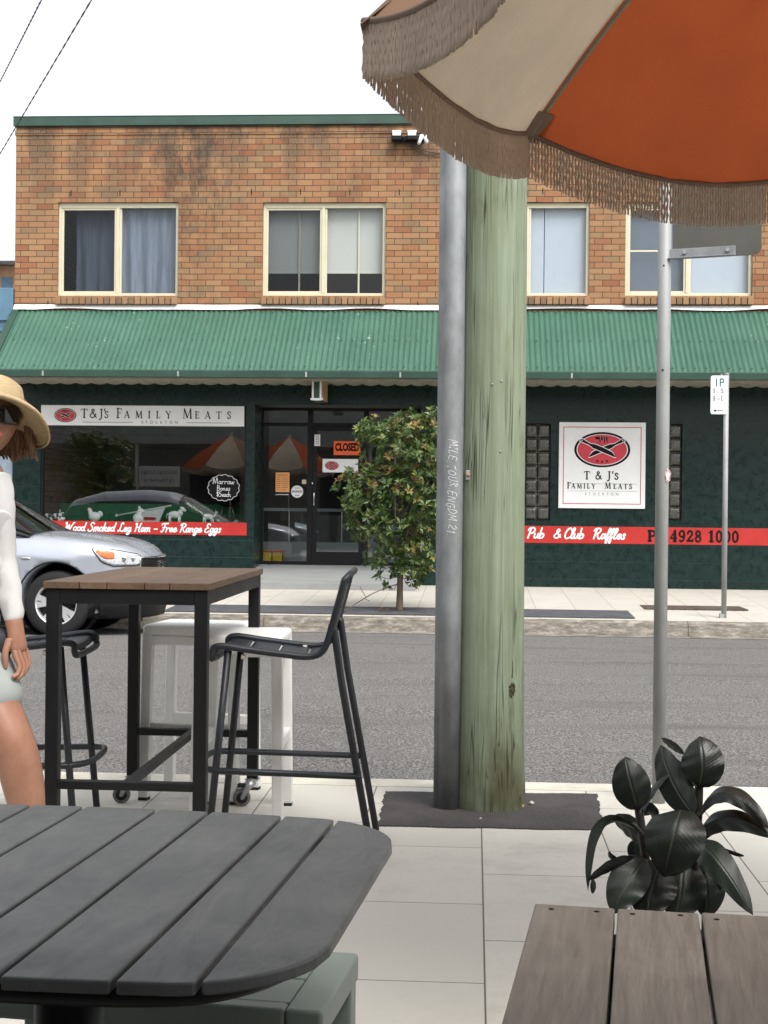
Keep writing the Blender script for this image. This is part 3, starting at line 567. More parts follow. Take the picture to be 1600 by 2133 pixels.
for o in (curtain(W[0] + .2, xm, W[2], W[3], YF + .27, 'dim grey curtain behind the fly screen of the leftmost upper window', M['curtain'], 3, .03), curtain(xm + .0, W[1] + .05, W[2], W[3], YF + .19, 'pale blue grey curtain in the right half of the leftmost upper window', M['curtain'], 4)): pass
W = WIN[1]; xm = wins[1][4]; zb = LZ(675, 562)
x = LX(621, 500); x2 = LX(746, 500)
for a, b, nm in ((W[0] + .02, x - .008, 'half drawn ivory blind, leftmost strip of the middle upper window'), (x + .008, xm, 'half drawn ivory blind second from the left in the upper window near the middle'), (xm + .01, x2 - .008, 'half drawn ivory blind third from the left in the upper window near the middle'), (x2 + .008, W[1] - .02, 'half drawn ivory blind, rightmost strip of the middle upper window')): blind(a, b, zb, W[3] - .02, .2, nm, M['blind'])
for xx in (x, x2): mb = MB(); mb.bb(xx - .012, xx + .012, .17, .19, W[2], W[3]); mb.build('blind_divider', M['cream'], shop)
W = WIN[2]; x = LX(1135, 500)
blind(W[0] + .03, x - .006, W[2] + .02, W[3] - .02, .16, 'narrow pale blue blind drawn in the upper window beside the timber pole', M['blindblue']); blind(x + .006, W[1] - .03, W[2] + .02, W[3] - .02, .16, 'wide pale blue blind fully drawn in the upper window beside the timber pole', M['blindblue'])
W = WIN[3]; xm = wins[3][4]
blind(W[0] + .03, xm - .01, W[2] + .02, W[3] - .02, .17, 'drawn grey looking blind behind the screened half of the rightmost upper window', M['blindblue']); blind(xm + .01, W[1] - .03, W[2] + .02, W[3] - .02, .16, 'drawn pale blue blind in the clear half of the rightmost upper window', M['blindblue'])
mb = MB(); z = LZ(1335, 521); mb.bb(wins[3][0], wins[3][1], .066, .074, z - .012, z + .012); mb.build('screen_midrail', M['cream'], shop)

# awning
M['soffit'] = mat('old_beige_sheet', (.26, .245, .19), .7, 0, .25, 4)
ZA, AP, ZE = LZ(500, 648), 1.2, atY(450, 771, YF - 1.2).z
pitch = .076; aw = MB(); x0, x1 = XL + .02, XR; n = int((x1 - x0) / pitch * 8); am = .010
def awp(u, v):
    x = x0 + (x1 - x0) * u; y = -.03 - (AP - .05) * v; z = ZA + (ZE - ZA) * v; o = am * math.cos(2 * math.pi * x / pitch)
    return (x, y - o * .65, z + o * .75)
aw.grid(awp, n, 4)
for row in (.04, .52, .95):
    k = 0; xx = x0
    while xx < x1:
        p = Vector(awp((round(xx / pitch) * pitch - x0) / (x1 - x0), row)); k += 1; xx += pitch * 2
        aw.box(p + Vector((0, -.007, .008)), (.013, .013, .013), Matrix.Rotation(R(42), 3, 'X'), 1)
awn = aw.build('awning', [M['corr'], M['greencap']], shop)
mb = MB(); yg = -AP - .02; mb.prism([(yg, ZE - .01), (yg - .10, ZE - .005), (yg - .115, ZE - .02), (yg - .105, ZE - .105), (yg - .02, ZE - .105), (yg, ZE - .09)], XL - .05, XR, 'X'); mb.build('gutter', M['greencap'], awn, rec=True)
mb = MB()
for px in (95, 375, 640, 835, 1190, 1500): mb = MB(); xx = LX(px, 780, -AP); mb.bb(xx - .012, xx + .012, yg - .12, yg - .105, ZE - .1, ZE - .03); mb.build('gutter_bracket', M['galvpost'], awn)
mb = MB()
def sof(u, v):
    x = XL + (XR - XL) * u; return (x, yg - .0 + (1.2) * v, ZE - .108 - .028 * abs(math.sin(math.pi * x / .235)) ** .7 + .03 * v)
mb.grid(sof, int((XR - XL) / .235 * 10), 3); mb.build('soffit', M['soffit'], awn)
mb = MB(); mb.bb(XL, XR, yg - .03, yg - .02, ZE - .135, ZE - .1055); mb.build('fascia_strip', M['soffit'], awn)
mb = MB(); mb.face([(XL - .0, -.02, ZA - .02), (XL, -AP, ZE), (XL, -AP, ZE - .1), (XL, -.0, ZE - .1)]); mb.bar((XL + .03, -.03, ZA + .01), (XL + .03, -AP, ZE + .015), .10, .03); mb.build('barge_board', M['greencap'], awn)
# crinkled white flashing
mb = MB(); nx = 260
def flz(x): return .035 * (noise_(x * 1.7) - .35)
from mathutils import noise as mn
def noise_(x): return mn.noise(Vector((x, 3.3, 0))) * .5 + .5
mb.grid(lambda u, v: (XL + (XR - XL) * u, -.012 - .05 * v, ZA + .085 - (.075 - .05 * max(0, noise_(u * 14) - .5) * 3.2) * v + .008 * noise_(u * 90)), nx, 2); mb.build('flashing', M['white'], awn)

# ground floor
ZFL = .33
xp0, xw0, xw1, xd0, xd1 = LX(26, 1000), LX(84, 1000), LX(512, 1000), LX(530, 1000), LX(876, 1000)
zr = LZ(340, 1114); zh = LZ(300, 844); zdh = LZ(700, 843)
GB = [(LX(1093, 980), LX(1147, 980), LZ(1120, 1084), LZ(1120, 882)), (LX(1366, 980), LX(1421, 980), LZ(1393, 1084), LZ(1393, 883))]
mb = MB(); wall_holes(mb, xp0, XR, 0, ZU, [(xw0, xw1, zr, zh), (xd0, xd1, .0, zdh)] + GB, 0, .1)
mb.face([(xd0, .1, 0), (xd0, .1, zdh), (xd0, .7, zdh), (xd0, .7, 0)]); mb.face([(xd1, .7, 0), (xd1, .7, zdh), (xd1, .1, zdh), (xd1, .1, 0)])
mb.face([(xp0, 0, 0), (xp0, 0, ZU), (xp0, 1, ZU), (xp0, 1, 0)])
mb.build('tiled_wall', M['tile'], shop)
mb = MB(); mb.bb(xd0, xd1, .1, .9, zdh - .002, zdh + .03); mb.build('porch_ceiling', M['signback'], shop)
for g in GB:
    mb = MB(); nx, nz = 2, 7; w_, h_ = (g[1] - g[0]) / nx, (g[3] - g[2]) / nz
    mb.bb(g[0], g[1], .055, .09, g[2], g[3], 1)
    for i in range(nx):
        for j in range(nz):
            cx, cz = g[0] + w_ * (i + .5), g[2] + h_ * (j + .5)
            mb.grid(lambda u, v: (cx + (u - .5) * (w_ - .014), .052 - .03 * (min(1, 6 * min(u, 1 - u)) * min(1, 6 * min(v, 1 - v))) + .006 * math.sin(u * 22) * math.sin(v * 22 + i), cz + (v - .5) * (h_ - .014)), 14, 14)
    mb.build('glass_block_panel', [M['glassblock'], M['ink']], shop)
# entry slab
ex0, ex1 = LX(235, 1190), LX(871, 1200); zf = zfar(YF)
mb = MB(); yy = -1.0
mb.prism([(yy, -.1), (.72, -.1), (.72, ZFL + .05), (0.0, ZFL), (yy, ZFL - .14)], ex0, ex1, 'X'); er = mb.build('entry_ramp', M['ramp'], loc=(0, YF, 0)); tag(er, kind='structure')
# shop window
def vpane(mb, x0, x1, y, z0, z1): mb.face([(x0, y, z0), (x1, y, z0), (x1, y, z1), (x0, y, z1)])
fr = MB(); f = .05
for q in ((xw0, xw0 + .04, zr, zh), (xw1 - .02, xw1 + .02, zr, zh), (xw0 + .04, xw1 - .02, zh - .03, zh), (xw0 + .04, xw1 - .02, zr, zr + .04)): fr.bb(q[0], q[1], .012, .085, q[2], q[3])
sw = fr.build('shop_window', M['blackalu'], shop); mb = MB(); vpane(mb, xw0 + .04, xw1 - .02, .045, zr + .04, zh - .03); mb.build('pane', M['glass'], sw)
# door wall
D = .7
def DX(px): return LX(px, 1000, D)
def DZ(py): return LZ(700, py, D)
zb_, zt_ = ZFL + .05, DZ(848); ztr0, ztr1 = DZ(888), DZ(881); xs = [DX(541), DX(548), DX(640), DX(651), DX(757), DX(767), DX(868), DX(877)]
fr = MB(); fr.bb(xd0, xs[1], D, D + .08, zb_, zt_); fr.bb(xs[2], xs[3], D, D + .08, zb_, zt_); fr.bb(xs[4], xs[5], D, D + .08, zb_, zt_); fr.bb(xs[6], xd1, D, D + .08, zb_, zt_)
for a, b in ((xs[1], xs[2]), (xs[3], xs[4]), (xs[5], xs[6])):
    fr.bb(a, b, D + .003, D + .077, ztr0, ztr1); fr.bb(a, b, D + .003, D + .077, zt_ - .05, zt_)
    if a != xs[3]: fr.bb(a, b, D + .003, D + .077, zb_, zb_ + .05)
df = fr.build('door_frame', M['blackalu'], shop)
for a, b in ((xs[1], xs[2]), (xs[5], xs[6])):
    mb = MB(); vpane(mb, a, b, D + .03, zb_ + .05, ztr0); mb.build('sidelight_pane', M['glass'], df)
for a, b in ((xs[1], xs[2]), (xs[3], xs[4]), (xs[5], xs[6])):
    mb = MB(); vpane(mb, a, b, D + .03, ztr1, zt_ - .05); mb.build('transom_pane', M['glass'], df)
a, b = xs[3] + .004, xs[4] - .004; mb = MB()
for q in ((a, a + .06, zb_ + .01, ztr0 - .006), (b - .06, b, zb_ + .01, ztr0 - .006), (a + .06, b - .06, zb_ + .01, zb_ + .2), (a + .06, b - .06, ztr0 - .07, ztr0 - .006)): mb.bb(q[0], q[1], D - .004, D + .05, q[2], q[3])
dr = mb.build('door', M['blackalu'], shop); mb = MB(); vpane(mb, a + .06, b - .06, D + .02, zb_ + .2, ztr0 - .07); mb.build('pane', M['glass'], dr)
mb = MB(); hx = DX(655); mb.tube(catmull([(hx, D, DZ(1027)), (hx, D - .04, DZ(1028)), (hx, D - .04, DZ(1052)), (hx, D, DZ(1053))], 4), .009, 8); mb.ell((hx - .03, D - .01, DZ(1007)), (.015, .01, .02), 8); mb.build('handle', M['chrome'], dr)

# ------------------------------------------------ lettering fonts
t_, n_ = 1.0, .45
SERIF = {
 'T': (.72, [([(.36, .0), (.36, 1)], t_), ([(0, .97), (.72, .97)], n_), ([(.22, .02), (.5, .02)], n_), ([(.02, .97), (.0, .8)], n_), ([(.7, .97), (.72, .8)], n_)]),
 'F': (.58, [([(.15, 0), (.15, 1)], t_), ([(0, .97), (.55, .97)], n_), ([(.15, .52), (.45, .52)], n_), ([(0, .02), (.32, .02)], n_), ([(.55, .97), (.55, .8)], n_)]),
 'A': (.82, [([(.06, 0), (.38, 1)], n_), ([(.38, 1), (.7, 0)], t_), ([(.16, .33), (.58, .33)], n_), ([(-.04, .02), (.16, .02)], n_), ([(.58, .02), (.84, .02)], n_)]),
 'M': (1.0, [([(.1, 0), (.15, 1)], n_), ([(.15, 1), (.47, .06)], t_), ([(.47, .06), (.8, 1)], n_), ([(.8, 1), (.85, 0)], t_), ([(0, .02), (.2, .02)], n_), ([(.74, .02), (.98, .02)], n_)]),
 'I': (.34, [([(.15, 0), (.15, 1)], t_), ([(0, .97), (.3, .97)], n_), ([(0, .02), (.3, .02)], n_)]),
 'L': (.60, [([(.15, 0), (.15, 1)], t_), ([(0, .02), (.55, .02)], n_), ([(.55, .02), (.56, .22)], n_), ([(0, .97), (.3, .97)], n_)]),
 'Y': (.74, [([(.04, 1), (.36, .46)], t_), ([(.68, 1), (.36, .46)], n_), ([(.36, .48), (.36, 0)], t_), ([(-.06, .97), (.16, .97)], n_), ([(.56, .97), (.76, .97)], n_), ([(.22, .02), (.5, .02)], n_)]),
 'E': (.62, [([(.15, 0), (.15, 1)], t_), ([(0, .97), (.55, .97)], n_), ([(.15, .52), (.45, .52)], n_), ([(0, .02), (.57, .02)], n_), ([(.55, .97), (.55, .8)], n_), ([(.57, .02), (.6, .22)], n_)]),
 'S': (.58, [([(.5, .8), (.42, .95), (.25, .99), (.1, .88), (.1, .7), (.27, .54), (.43, .42), (.5, .25), (.4, .06), (.22, .01), (.08, .08), (.04, .22)], .8)]),
 'J': (.42, [([(.24, 1), (.24, .1), (.15, -.14), (.0, -.2)], .9), ([(.08, .97), (.4, .97)], n_)]),
 '&': (.84, [([(.78, .02), (.32, .62), (.26, .84), (.38, .98), (.52, .85), (.42, .68), (.16, .42), (.08, .2), (.22, .03), (.45, .04), (.62, .28), (.7, .45)], .75)]),
 "'": (.16, [([(.1, 1.02), (.06, .78)], .8)]),
}
SCRIPT = {
 'o': (.44, [[(.25, .48), (.1, .4), (.06, .2), (.16, .03), (.32, .08), (.38, .28), (.3, .45), (.22, .47)], [(.33, .42), (.48, .4)]]),
 'd': (.5, [[(.34, .42), (.2, .48), (.07, .34), (.07, .12), (.18, .02), (.3, .12), (.38, .4), (.46, 1.0)], [(.38, .4), (.38, .1), (.5, .03)]]),
 'e': (.42, [[(.06, .22), (.3, .28), (.34, .4), (.24, .48), (.1, .38), (.07, .15), (.18, .02), (.34, .08), (.44, .18)]]),
 'm': (.62, [[(.05, 0), (.08, .46)], [(.07, .3), (.2, .47), (.29, .4), (.27, 0)], [(.29, .3), (.42, .47), (.51, .4), (.49, .1), (.6, .03)]]),
 'n': (.46, [[(.05, 0), (.08, .46)], [(.07, .3), (.2, .47), (.31, .4), (.3, .1), (.44, .03)]]),
 'r': (.38, [[(.05, 0), (.08, .46)], [(.07, .28), (.18, .45), (.3, .46), (.34, .38)]]),
 'k': (.44, [[(.04, 0), (.12, 1)], [(.07, .2), (.25, .46), (.34, .42), (.2, .24), (.3, .04), (.44, .04)]]),
 'g': (.46, [[(.34, .42), (.2, .48), (.07, .34), (.1, .1), (.2, .06), (.33, .2)], [(.37, .47), (.3, -.2), (.15, -.35), (.03, -.25), (.2, -.08), (.46, .08)]]),
 'a': (.46, [[(.34, .42), (.2, .48), (.07, .3), (.08, .08), (.18, .02), (.32, .2)], [(.36, .47), (.34, .1), (.46, .03)]]),
 's': (.36, [[(.3, .4), (.2, .5), (.12, .38), (.24, .22), (.24, .06), (.12, .0), (.03, .1)]]),
 'u': (.46, [[(.04, .46), (.04, .12), (.14, .02), (.28, .16), (.34, .46)], [(.34, .46), (.33, .1), (.46, .03)]]),
 'b': (.42, [[(.06, 1), (.04, .1), (.15, .02), (.32, .12), (.34, .35), (.24, .46), (.08, .32)]]),
 'l': (.28, [[(.04, .2), (.22, .7), (.24, .95), (.14, 1.0), (.08, .7), (.08, .12), (.16, .02), (.28, .1)]]),
 'f': (.3, [[(.02, .2), (.2, .6), (.28, .92), (.18, 1), (.1, .7), (.05, -.3), (.14, -.3), (.16, .1), (.32, .2)]]),
 'w': (.6, [[(.02, .45), (.08, .05), (.18, .05), (.28, .42), (.32, .05), (.44, .05), (.54, .48)]]), 'c': (.4, [[(.34, .4), (.2, .48), (.07, .3), (.1, .06), (.24, .02), (.38, .14)]]), 'h': (.44, [[(.06, 1), (.04, 0)], [(.06, .25), (.2, .46), (.3, .38), (.3, .05), (.42, .03)]]),
 'W': (.92, [[(.0, .9), (.08, 1), (.12, .8), (.14, .02), (.42, .75), (.46, .02), (.78, .85), (.92, 1.0)]]),
 'S': (.6, [[(.55, .85), (.45, 1), (.25, .95), (.2, .72), (.42, .45), (.44, .18), (.25, 0), (.03, .05), (.02, .2)]]),
 'L': (.62, [[(.5, .85), (.42, 1), (.28, .9), (.22, .3), (.12, .02), (.02, .1), (.2, .14), (.5, 0), (.6, .1)]]),
 'H': (.72, [[(.05, .85), (.15, 1), (.2, .8), (.12, 0)], [(.6, 1), (.52, .5), (.5, .08), (.62, 0)], [(.14, .48), (.54, .52)]]),
 'F': (.56, [[(.0, .82), (.1, .97), (.65, 1.0)], [(.35, .98), (.25, .2), (.12, 0), (.02, .08)], [(.15, .5), (.5, .54)]]),
 'R': (.66, [[(.2, .9), (.1, 0)], [(.0, .75), (.1, .95), (.4, 1), (.55, .82), (.4, .55), (.18, .5)], [(.3, .5), (.45, .1), (.58, .0), (.66, .1)]]),
 'E': (.56, [[(.5, .85), (.4, 1), (.2, .95), (.18, .7), (.36, .54)], [(.36, .54), (.1, .42), (.04, .15), (.2, 0), (.42, .06), (.5, .18)]]),
 'P': (.58, [[(.2, .9), (.1, 0)], [(.0, .75), (.1, .95), (.4, 1), (.55, .8), (.42, .52), (.18, .45)]]),
 'C': (.54, [[(.5, .8), (.45, .98), (.25, .95), (.08, .6), (.08, .2), (.25, 0), (.5, .12)]]),
 'M': (.8, [[(.05, 0), (.15, .9), (.2, .95), (.38, .1), (.55, .95), (.65, .9), (.7, 0)]]), 'B': (.55, [[(.08, 0), (.1, 1)], [(.08, .95), (.4, .9), (.36, .58), (.1, .52), (.46, .42), (.42, .06), (.06, 0)]]), '$': (.5, [[(.42, .8), (.2, .9), (.1, .7), (.4, .4), (.35, .15), (.06, .2)], [(.26, 1.05), (.26, -.05)]]), '5': (.5, [[(.42, .95), (.12, .95), (.1, .55), (.35, .6), (.4, .2), (.2, .0), (.05, .1)]]),
 '&': (.8, [[(.72, .1), (.32, .62), (.26, .84), (.38, .98), (.52, .85), (.42, .68), (.16, .42), (.08, .2), (.22, .03), (.45, .04), (.66, .4)]]), '-': (.5, [[(.05, .32), (.42, .32)]]),
}
HAND = {'M': (.8, [[(0, 0), (.1, 1), (.35, .3), (.6, 1), (.7, 0)]]), 'I': (.35, [[(.1, 0), (.12, 1)], [(-.02, 1), (.26, .98)], [(0, 0), (.24, .03)]]), 'L': (.6, [[(.08, 1), (.05, 0), (.5, .06)]]), 'E': (.6, [[(.5, 1), (.08, .96), (.05, 0), (.5, .03)], [(.06, .5), (.4, .52)]]), 'T': (.65, [[(.0, .95), (.6, 1)], [(.3, .97), (.28, 0)]]), 'O': (.7, [[(.3, 1), (.05, .6), (.2, .02), (.55, .3), (.5, .85), (.28, 1)]]), 'U': (.65, [[(.05, 1), (.08, .2), (.3, 0), (.5, .25), (.52, 1)]]), 'R': (.65, [[(.05, 0), (.08, 1)], [(.08, .98), (.45, .8), (.1, .5)], [(.15, .5), (.52, 0)]]), 'N': (.7, [[(.05, 0), (.08, 1), (.5, .05), (.56, 1)]]), 'G': (.7, [[(.55, .85), (.2, .95), (.05, .4), (.3, 0), (.55, .2), (.55, .45), (.32, .45)]]), 'D': (.65, [[(.06, 0), (.08, 1), (.5, .75), (.45, .2), (.04, 0)]]), '.': (.3, [[(.1, .02), (.14, .06)]]), '2': (.6, [[(.05, .75), (.25, 1), (.48, .75), (.05, .03), (.52, .05)]]), '1': (.4, [[(.05, .7), (.2, 1), (.18, 0)]])}
DIGIT = {
 '0': (.62, [([(.3, 1), (.12, .82), (.08, .5), (.12, .18), (.3, 0), (.48, .18), (.52, .5), (.48, .82), (.3, 1)], 1.15)]), '1': (.58, [([(.3, 0), (.3, 1)], 1.5), ([(.08, .04), (.54, .04)], .7), ([(.08, .86), (.3, .95)], .8)]),
 '2': (.62, [([(.08, .72), (.14, .92), (.3, 1), (.48, .88), (.48, .66), (.3, .4), (.08, .08)], 1.1), ([(.06, .07), (.54, .07)], 1.3), ([(.55, .07), (.57, .25)], .7)]), '4': (.66, [([(.44, 0), (.44, 1)], 1.5), ([(.42, 1), (.05, .3)], .7), ([(.03, .29), (.62, .29)], .9), ([(.26, .04), (.6, .04)], .7)]),
 '8': (.62, [([(.3, 1), (.13, .88), (.14, .64), (.3, .53), (.5, .38), (.51, .14), (.3, 0), (.1, .14), (.1, .38), (.3, .53), (.46, .64), (.47, .88), (.3, 1)], 1.05)]), '9': (.62, [([(.5, .72), (.42, .48), (.24, .44), (.09, .58), (.09, .82), (.26, 1), (.44, .94), (.52, .7), (.5, .36), (.38, .08), (.2, .0), (.1, .1)], 1.1)]),
 '5': (.6, [([(.5, .96), (.14, .96)], 1.1), ([(.14, .96), (.12, .56)], .8), ([(.12, .56), (.32, .64), (.5, .5), (.5, .18), (.3, .0), (.08, .1)], 1.1)]), '-': (.5, [([(.08, .45), (.36, .45)], 1)]), 'P': (.72, [([(.16, 0), (.16, 1)], 1.5), ([(.02, .96), (.4, .96), (.6, .88), (.62, .66), (.5, .5), (.16, .48)], 1.0), ([(.0, .04), (.34, .04)], .7)]),
 'h': (.66, [([(.14, 0), (.14, 1)], 1.4), ([(.14, .5), (.3, .64), (.46, .58), (.48, .0)], 1.3), ([(.0, .04), (.28, .04)], .7), ([(.36, .04), (.6, .04)], .7)]), '.': (.3, [([(.1, .05), (.16, .05)], 1.6)])}
def knives_crest(mb, cx, cz, a, y, ring=True):     # red oval with crossed knives, little beast and stars.  mats: 0 white 1 black 2 red
    b = a * .635
    mb.ellipse((cx, cz), a, b, y, 1); mb.ellipse((cx, cz), a * .915, b * .885, y - .001, 0); mb.ellipse((cx, cz), a * .885, b * .85, y - .002, 2)
    for s in (-1, 1):
        yy = y - .003 - (.0012 if s > 0 else 0)
        def K(p): # knife axis runs from handle (upper, outside) to tip (lower, other side)
            ang = math.atan2(-.42, 1.0); x_, z_ = p; X = x_ * math.cos(ang) - z_ * math.sin(ang); Z = x_ * math.sin(ang) + z_ * math.cos(ang); return (cx + s * X * a, cz - .0 * b + Z * a)
        bl = [(-.36, .075), (.0, .085), (.35, .06), (.56, -.05), (.5, -.075), (-.36, -.075)]; hd = [(-.86, .05), (-.8, .085), (-.72, .07), (-.5, .035), (-.36, .06), (-.36, -.06), (-.5, -.03), (-.74, -.03), (-.86, -.02)]
        for pl, sc in ((bl, 1), (hd, 1)):
            big = [K((p[0] * 1.0 + (.02 if p[0] > .3 else (-.022 if p[0] < -.6 else 0)), p[1] + (.022 if p[1] > 0 else -.022))) for p in pl]; pl2 = [K(p) for p in pl]
            if s < 0: pass
            mb.poly(big if s < 0 else big[::-1], yy, 0); mb.poly(pl2 if s < 0 else pl2[::-1], yy - .0006, 1)
        q = K((-.8, .03)); mb.ellipse(q, a * .022, a * .022, yy - .001, 0, 10)
    body = [(-.13, .06), (.1, .065), (.18, .05), (.19, -.1), (.17, -.16), (.15, -.05), (.12, -.02), (.09, -.04), (.09, -.15), (.06, -.15), (.05, -.04), (-.06, -.04), (-.07, -.15), (-.1, -.15), (-.1, -.03), (-.17, -.02), (-.25, .0), (-.27, .04), (-.24, .07)]
    mb.poly([(cx + p[0] * a, cz + .62 * b + p[1] * a) for p in body], y - .0035, 1)
    for k in (-.08, 0.02, .1): mb.ribbon([(cx + k * a, cz + .62 * b + .06 * a), (cx + (k + .02) * a, cz + .62 * b - .04 * a)], .007 * a, y - .0042, 0)
    for k, dz in ((-1, .02), (0, 0), (1, .02)):
        st = []
        for i in range(10):
            r_ = .062 if i % 2 == 0 else .026; an = math.pi / 2 + i * math.pi / 5; st.append((cx + .17 * a * k + r_ * a * math.cos(an), cz - .68 * b + dz * a + r_ * a * math.sin(an)))
        mb.poly(st, y - .0035, 1)
SIGN = [M['white'], M['ink'], M['inkred'], M['greyink'], M['red']]
def wsign(name, lbl, cat, x0, x1, z0, z1, y, face, th=.006, frame=None):
    t = thing(name, lbl, cat, ((x0 + x1) / 2, YF + y, (z0 + z1) / 2)); w_, h_ = (x1 - x0) / 2, (z1 - z0) / 2
    mb = MB(); mb.bb(-w_, w_, 0, th, -h_, h_); mb.build('board', face, t, bevel=.0015); return t, w_, h_
# square wall sign
t, w_, h_ = wsign('wall_sign', 'square white sign with red oval crest of crossed knives on the green tiled wall', 'sign', LX(1164, 970), LX(1344, 970), LZ(1254, 1059), LZ(1254, 880), -.035, M['white'], .03)
mb = MB(); y = -.002; bw = .011
for q in ((-w_ + .06, w_ - .06, h_ - .065 - bw, h_ - .065), (-w_ + .06, w_ - .06, -h_ + .06, -h_ + .06 + bw), (-w_ + .06, -w_ + .06 + bw, -h_ + .06 + bw, h_ - .065 - bw), (w_ - .06 - bw, w_ - .06, -h_ + .06 + bw, h_ - .065 - bw)): mb.poly([(q[0], q[2]), (q[1], q[2]), (q[1], q[3]), (q[0], q[3])], y, 2)
knives_crest(mb, 0, .225, .40, y); mb.build('crest', SIGN, t)
mb = MB(); s = .112
mb.glyphs("T & J's", SERIF, 0, -.20, s, y, .021, 1, align='C', small=.8, track=.02)
mb.glyphs('F', SERIF, -.495, -.333, .085, y, .016, 1); mb.glyphs('AMILY', SERIF, -.435, -.333, .068, y, .0135, 1, track=.026); mb.glyphs('M', SERIF, .045, -.333, .085, y, .016, 1); mb.glyphs('EATS', SERIF, .165, -.333, .068, y, .0135, 1, track=.026)
mb.text('STOCKTON', 0, -.415, .056, y, 3, space=1.9)
for z in (-.222 - .045, -.372): mb.poly([(-.5, z), (.5, z), (.5, z + .0035), (-.5, z + .0035)], y, 3)
mb.build('lettering', SIGN, t)
# header sign over the shop window
t, w_, h_ = wsign('window_header_sign', 'long white name sign across the top of the shop window', 'sign', LX(86, 866), LX(509, 866), LZ(300, 887), LZ(300, 845), -.012, M['white'], .012)
mb = MB(); k = 1 / 143.5; knives_crest(mb, -w_ + .365, .0, .165, -.002); mb.build('crest', SIGN, t); mb = MB()
x = -w_ + .60; s = .13
x += mb.glyphs('T&J', SERIF, x, -.035, s, y, .020, 1, track=.035); x += mb.glyphs("'", SERIF, x - .02, -.035, s, y, .02, 1); x += mb.glyphs('S', SERIF, x - .03, -.035, s * .74, y, .017, 1) + .09
x += mb.glyphs('F', SERIF, x, -.035, s * 1.08, y, .020, 1, track=.035); x += mb.glyphs('AMILY', SERIF, x, -.035, s * .78, y, .0165, 1, track=.085) + .09
x += mb.glyphs('M', SERIF, x, -.035, s * 1.08, y, .020, 1, track=.04); x += mb.glyphs('EATS', SERIF, x, -.035, s * .78, y, .0165, 1, track=.085)
mb.text('STOCKTON', .26, -.098, .058, y, 1, space=2.1)
for a, b in ((-w_ + .62, -.14), (.66, w_ - .21)): mb.poly([(a, -.102), (b, -.102), (b, -.096), (a, -.096)], y, 1)
mb.build('lettering', SIGN, t)
# red bands
t, w_, h_ = wsign('window_red_band', 'red sign strip with white script about smoked ham and eggs under the shop window', 'sign', LX(97, 1101), LX(514, 1101), LZ(300, 1113), LZ(300, 1086.5), -.008, M['red'], .006)
mb = MB(); mb.glyphs('Wood Smoked Leg Ham - Free Range Eggs', SCRIPT, -w_ + .27, -.055, .125, y, .0185, 0, shear=.22, track=-.002, xs=1.09); mb.build('lettering', SIGN, t)
t, w_, h_ = wsign('wall_red_band', 'long red sign strip with white script and black phone number along the green tiled wall', 'sign', LX(985, 1115), LX(1640, 1115), LZ(1350, 1133.5), LZ(1350, 1098), -.008, M['red'], .006)
cx = -t.location.x
mb = MB(); x0_ = LX(1097, 1115) + cx
mb.glyphs('Pub', SCRIPT, x0_, -.055, .15, y, .023, 0, shear=.22, xs=1.12); mb.glyphs('&', SCRIPT, LX(1152, 1115) + cx, -.05, .13, y, .022, 0, shear=.2, xs=1.1); mb.glyphs('Club', SCRIPT, LX(1174, 1115) + cx, -.055, .15, y, .023, 0, shear=.22, xs=1.12); mb.glyphs('Raffles', SCRIPT, LX(1234, 1115) + cx, -.055, .15, y, .023, 0, shear=.22, xs=1.12)
mb.glyphs('Ph.4928 1000', DIGIT, LX(1350, 1115) + cx, -.078, .152, y, .026, 1, track=.022, xs=.985)
mb.build('lettering', SIGN, t)
# hanging end-on light box under the awning
hx0, hx1 = LX(652, 810, -.9), LX(668, 810, -.9); z1_ = ZE - .13; z0_ = atY(660, 831, YF - .9).z
t = thing('hanging_sign', 'box sign hanging end-on under the awning above the shop door', 'sign', ((hx0 + hx1) / 2, YF - .5, z0_)); hh = z1_ - z0_ + .06; hw = (hx1 - hx0) / 2
mb = MB(); mb.bb(-hw, hw, -.4, .35, 0, hh); mb.build('box', M['greencap'], t); mb = MB()
for s in (-1, 1): mb.bb(s * hw - .012, s * hw + .012, -.415, -.39, -.01, hh)
mb.bb(-hw - .012, hw + .012, -.412, -.395, -.02, .012)
for s in (-1, 1): mb.ell((s * (hw + .02), -.4, 0), (.018, .018, .018), 8)
mb.build('trim', M['white'], t); mb = MB(); mb.bb(hw + .001, hw + .02, -.385, .35, .005, hh); mb.bb(-hw - .02, -hw - .001, -.385, .35, .005, hh); mb.build('face_panel', M['ochre'], t)
# cards on the door glass
def scrib(mb, x0, x1, z, h, y, mi):          # print too small to read
    x = x0
    while x < x1:
        w_ = random.uniform(.004, .009); mb.poly([(x, z - h / 2), (min(x1, x + w_), z - h / 2), (min(x1, x + w_), z + h / 2 * random.uniform(.5, 1)), (x, z + h / 2 * random.uniform(.5, 1))], y, mi); x += w_ + .0035

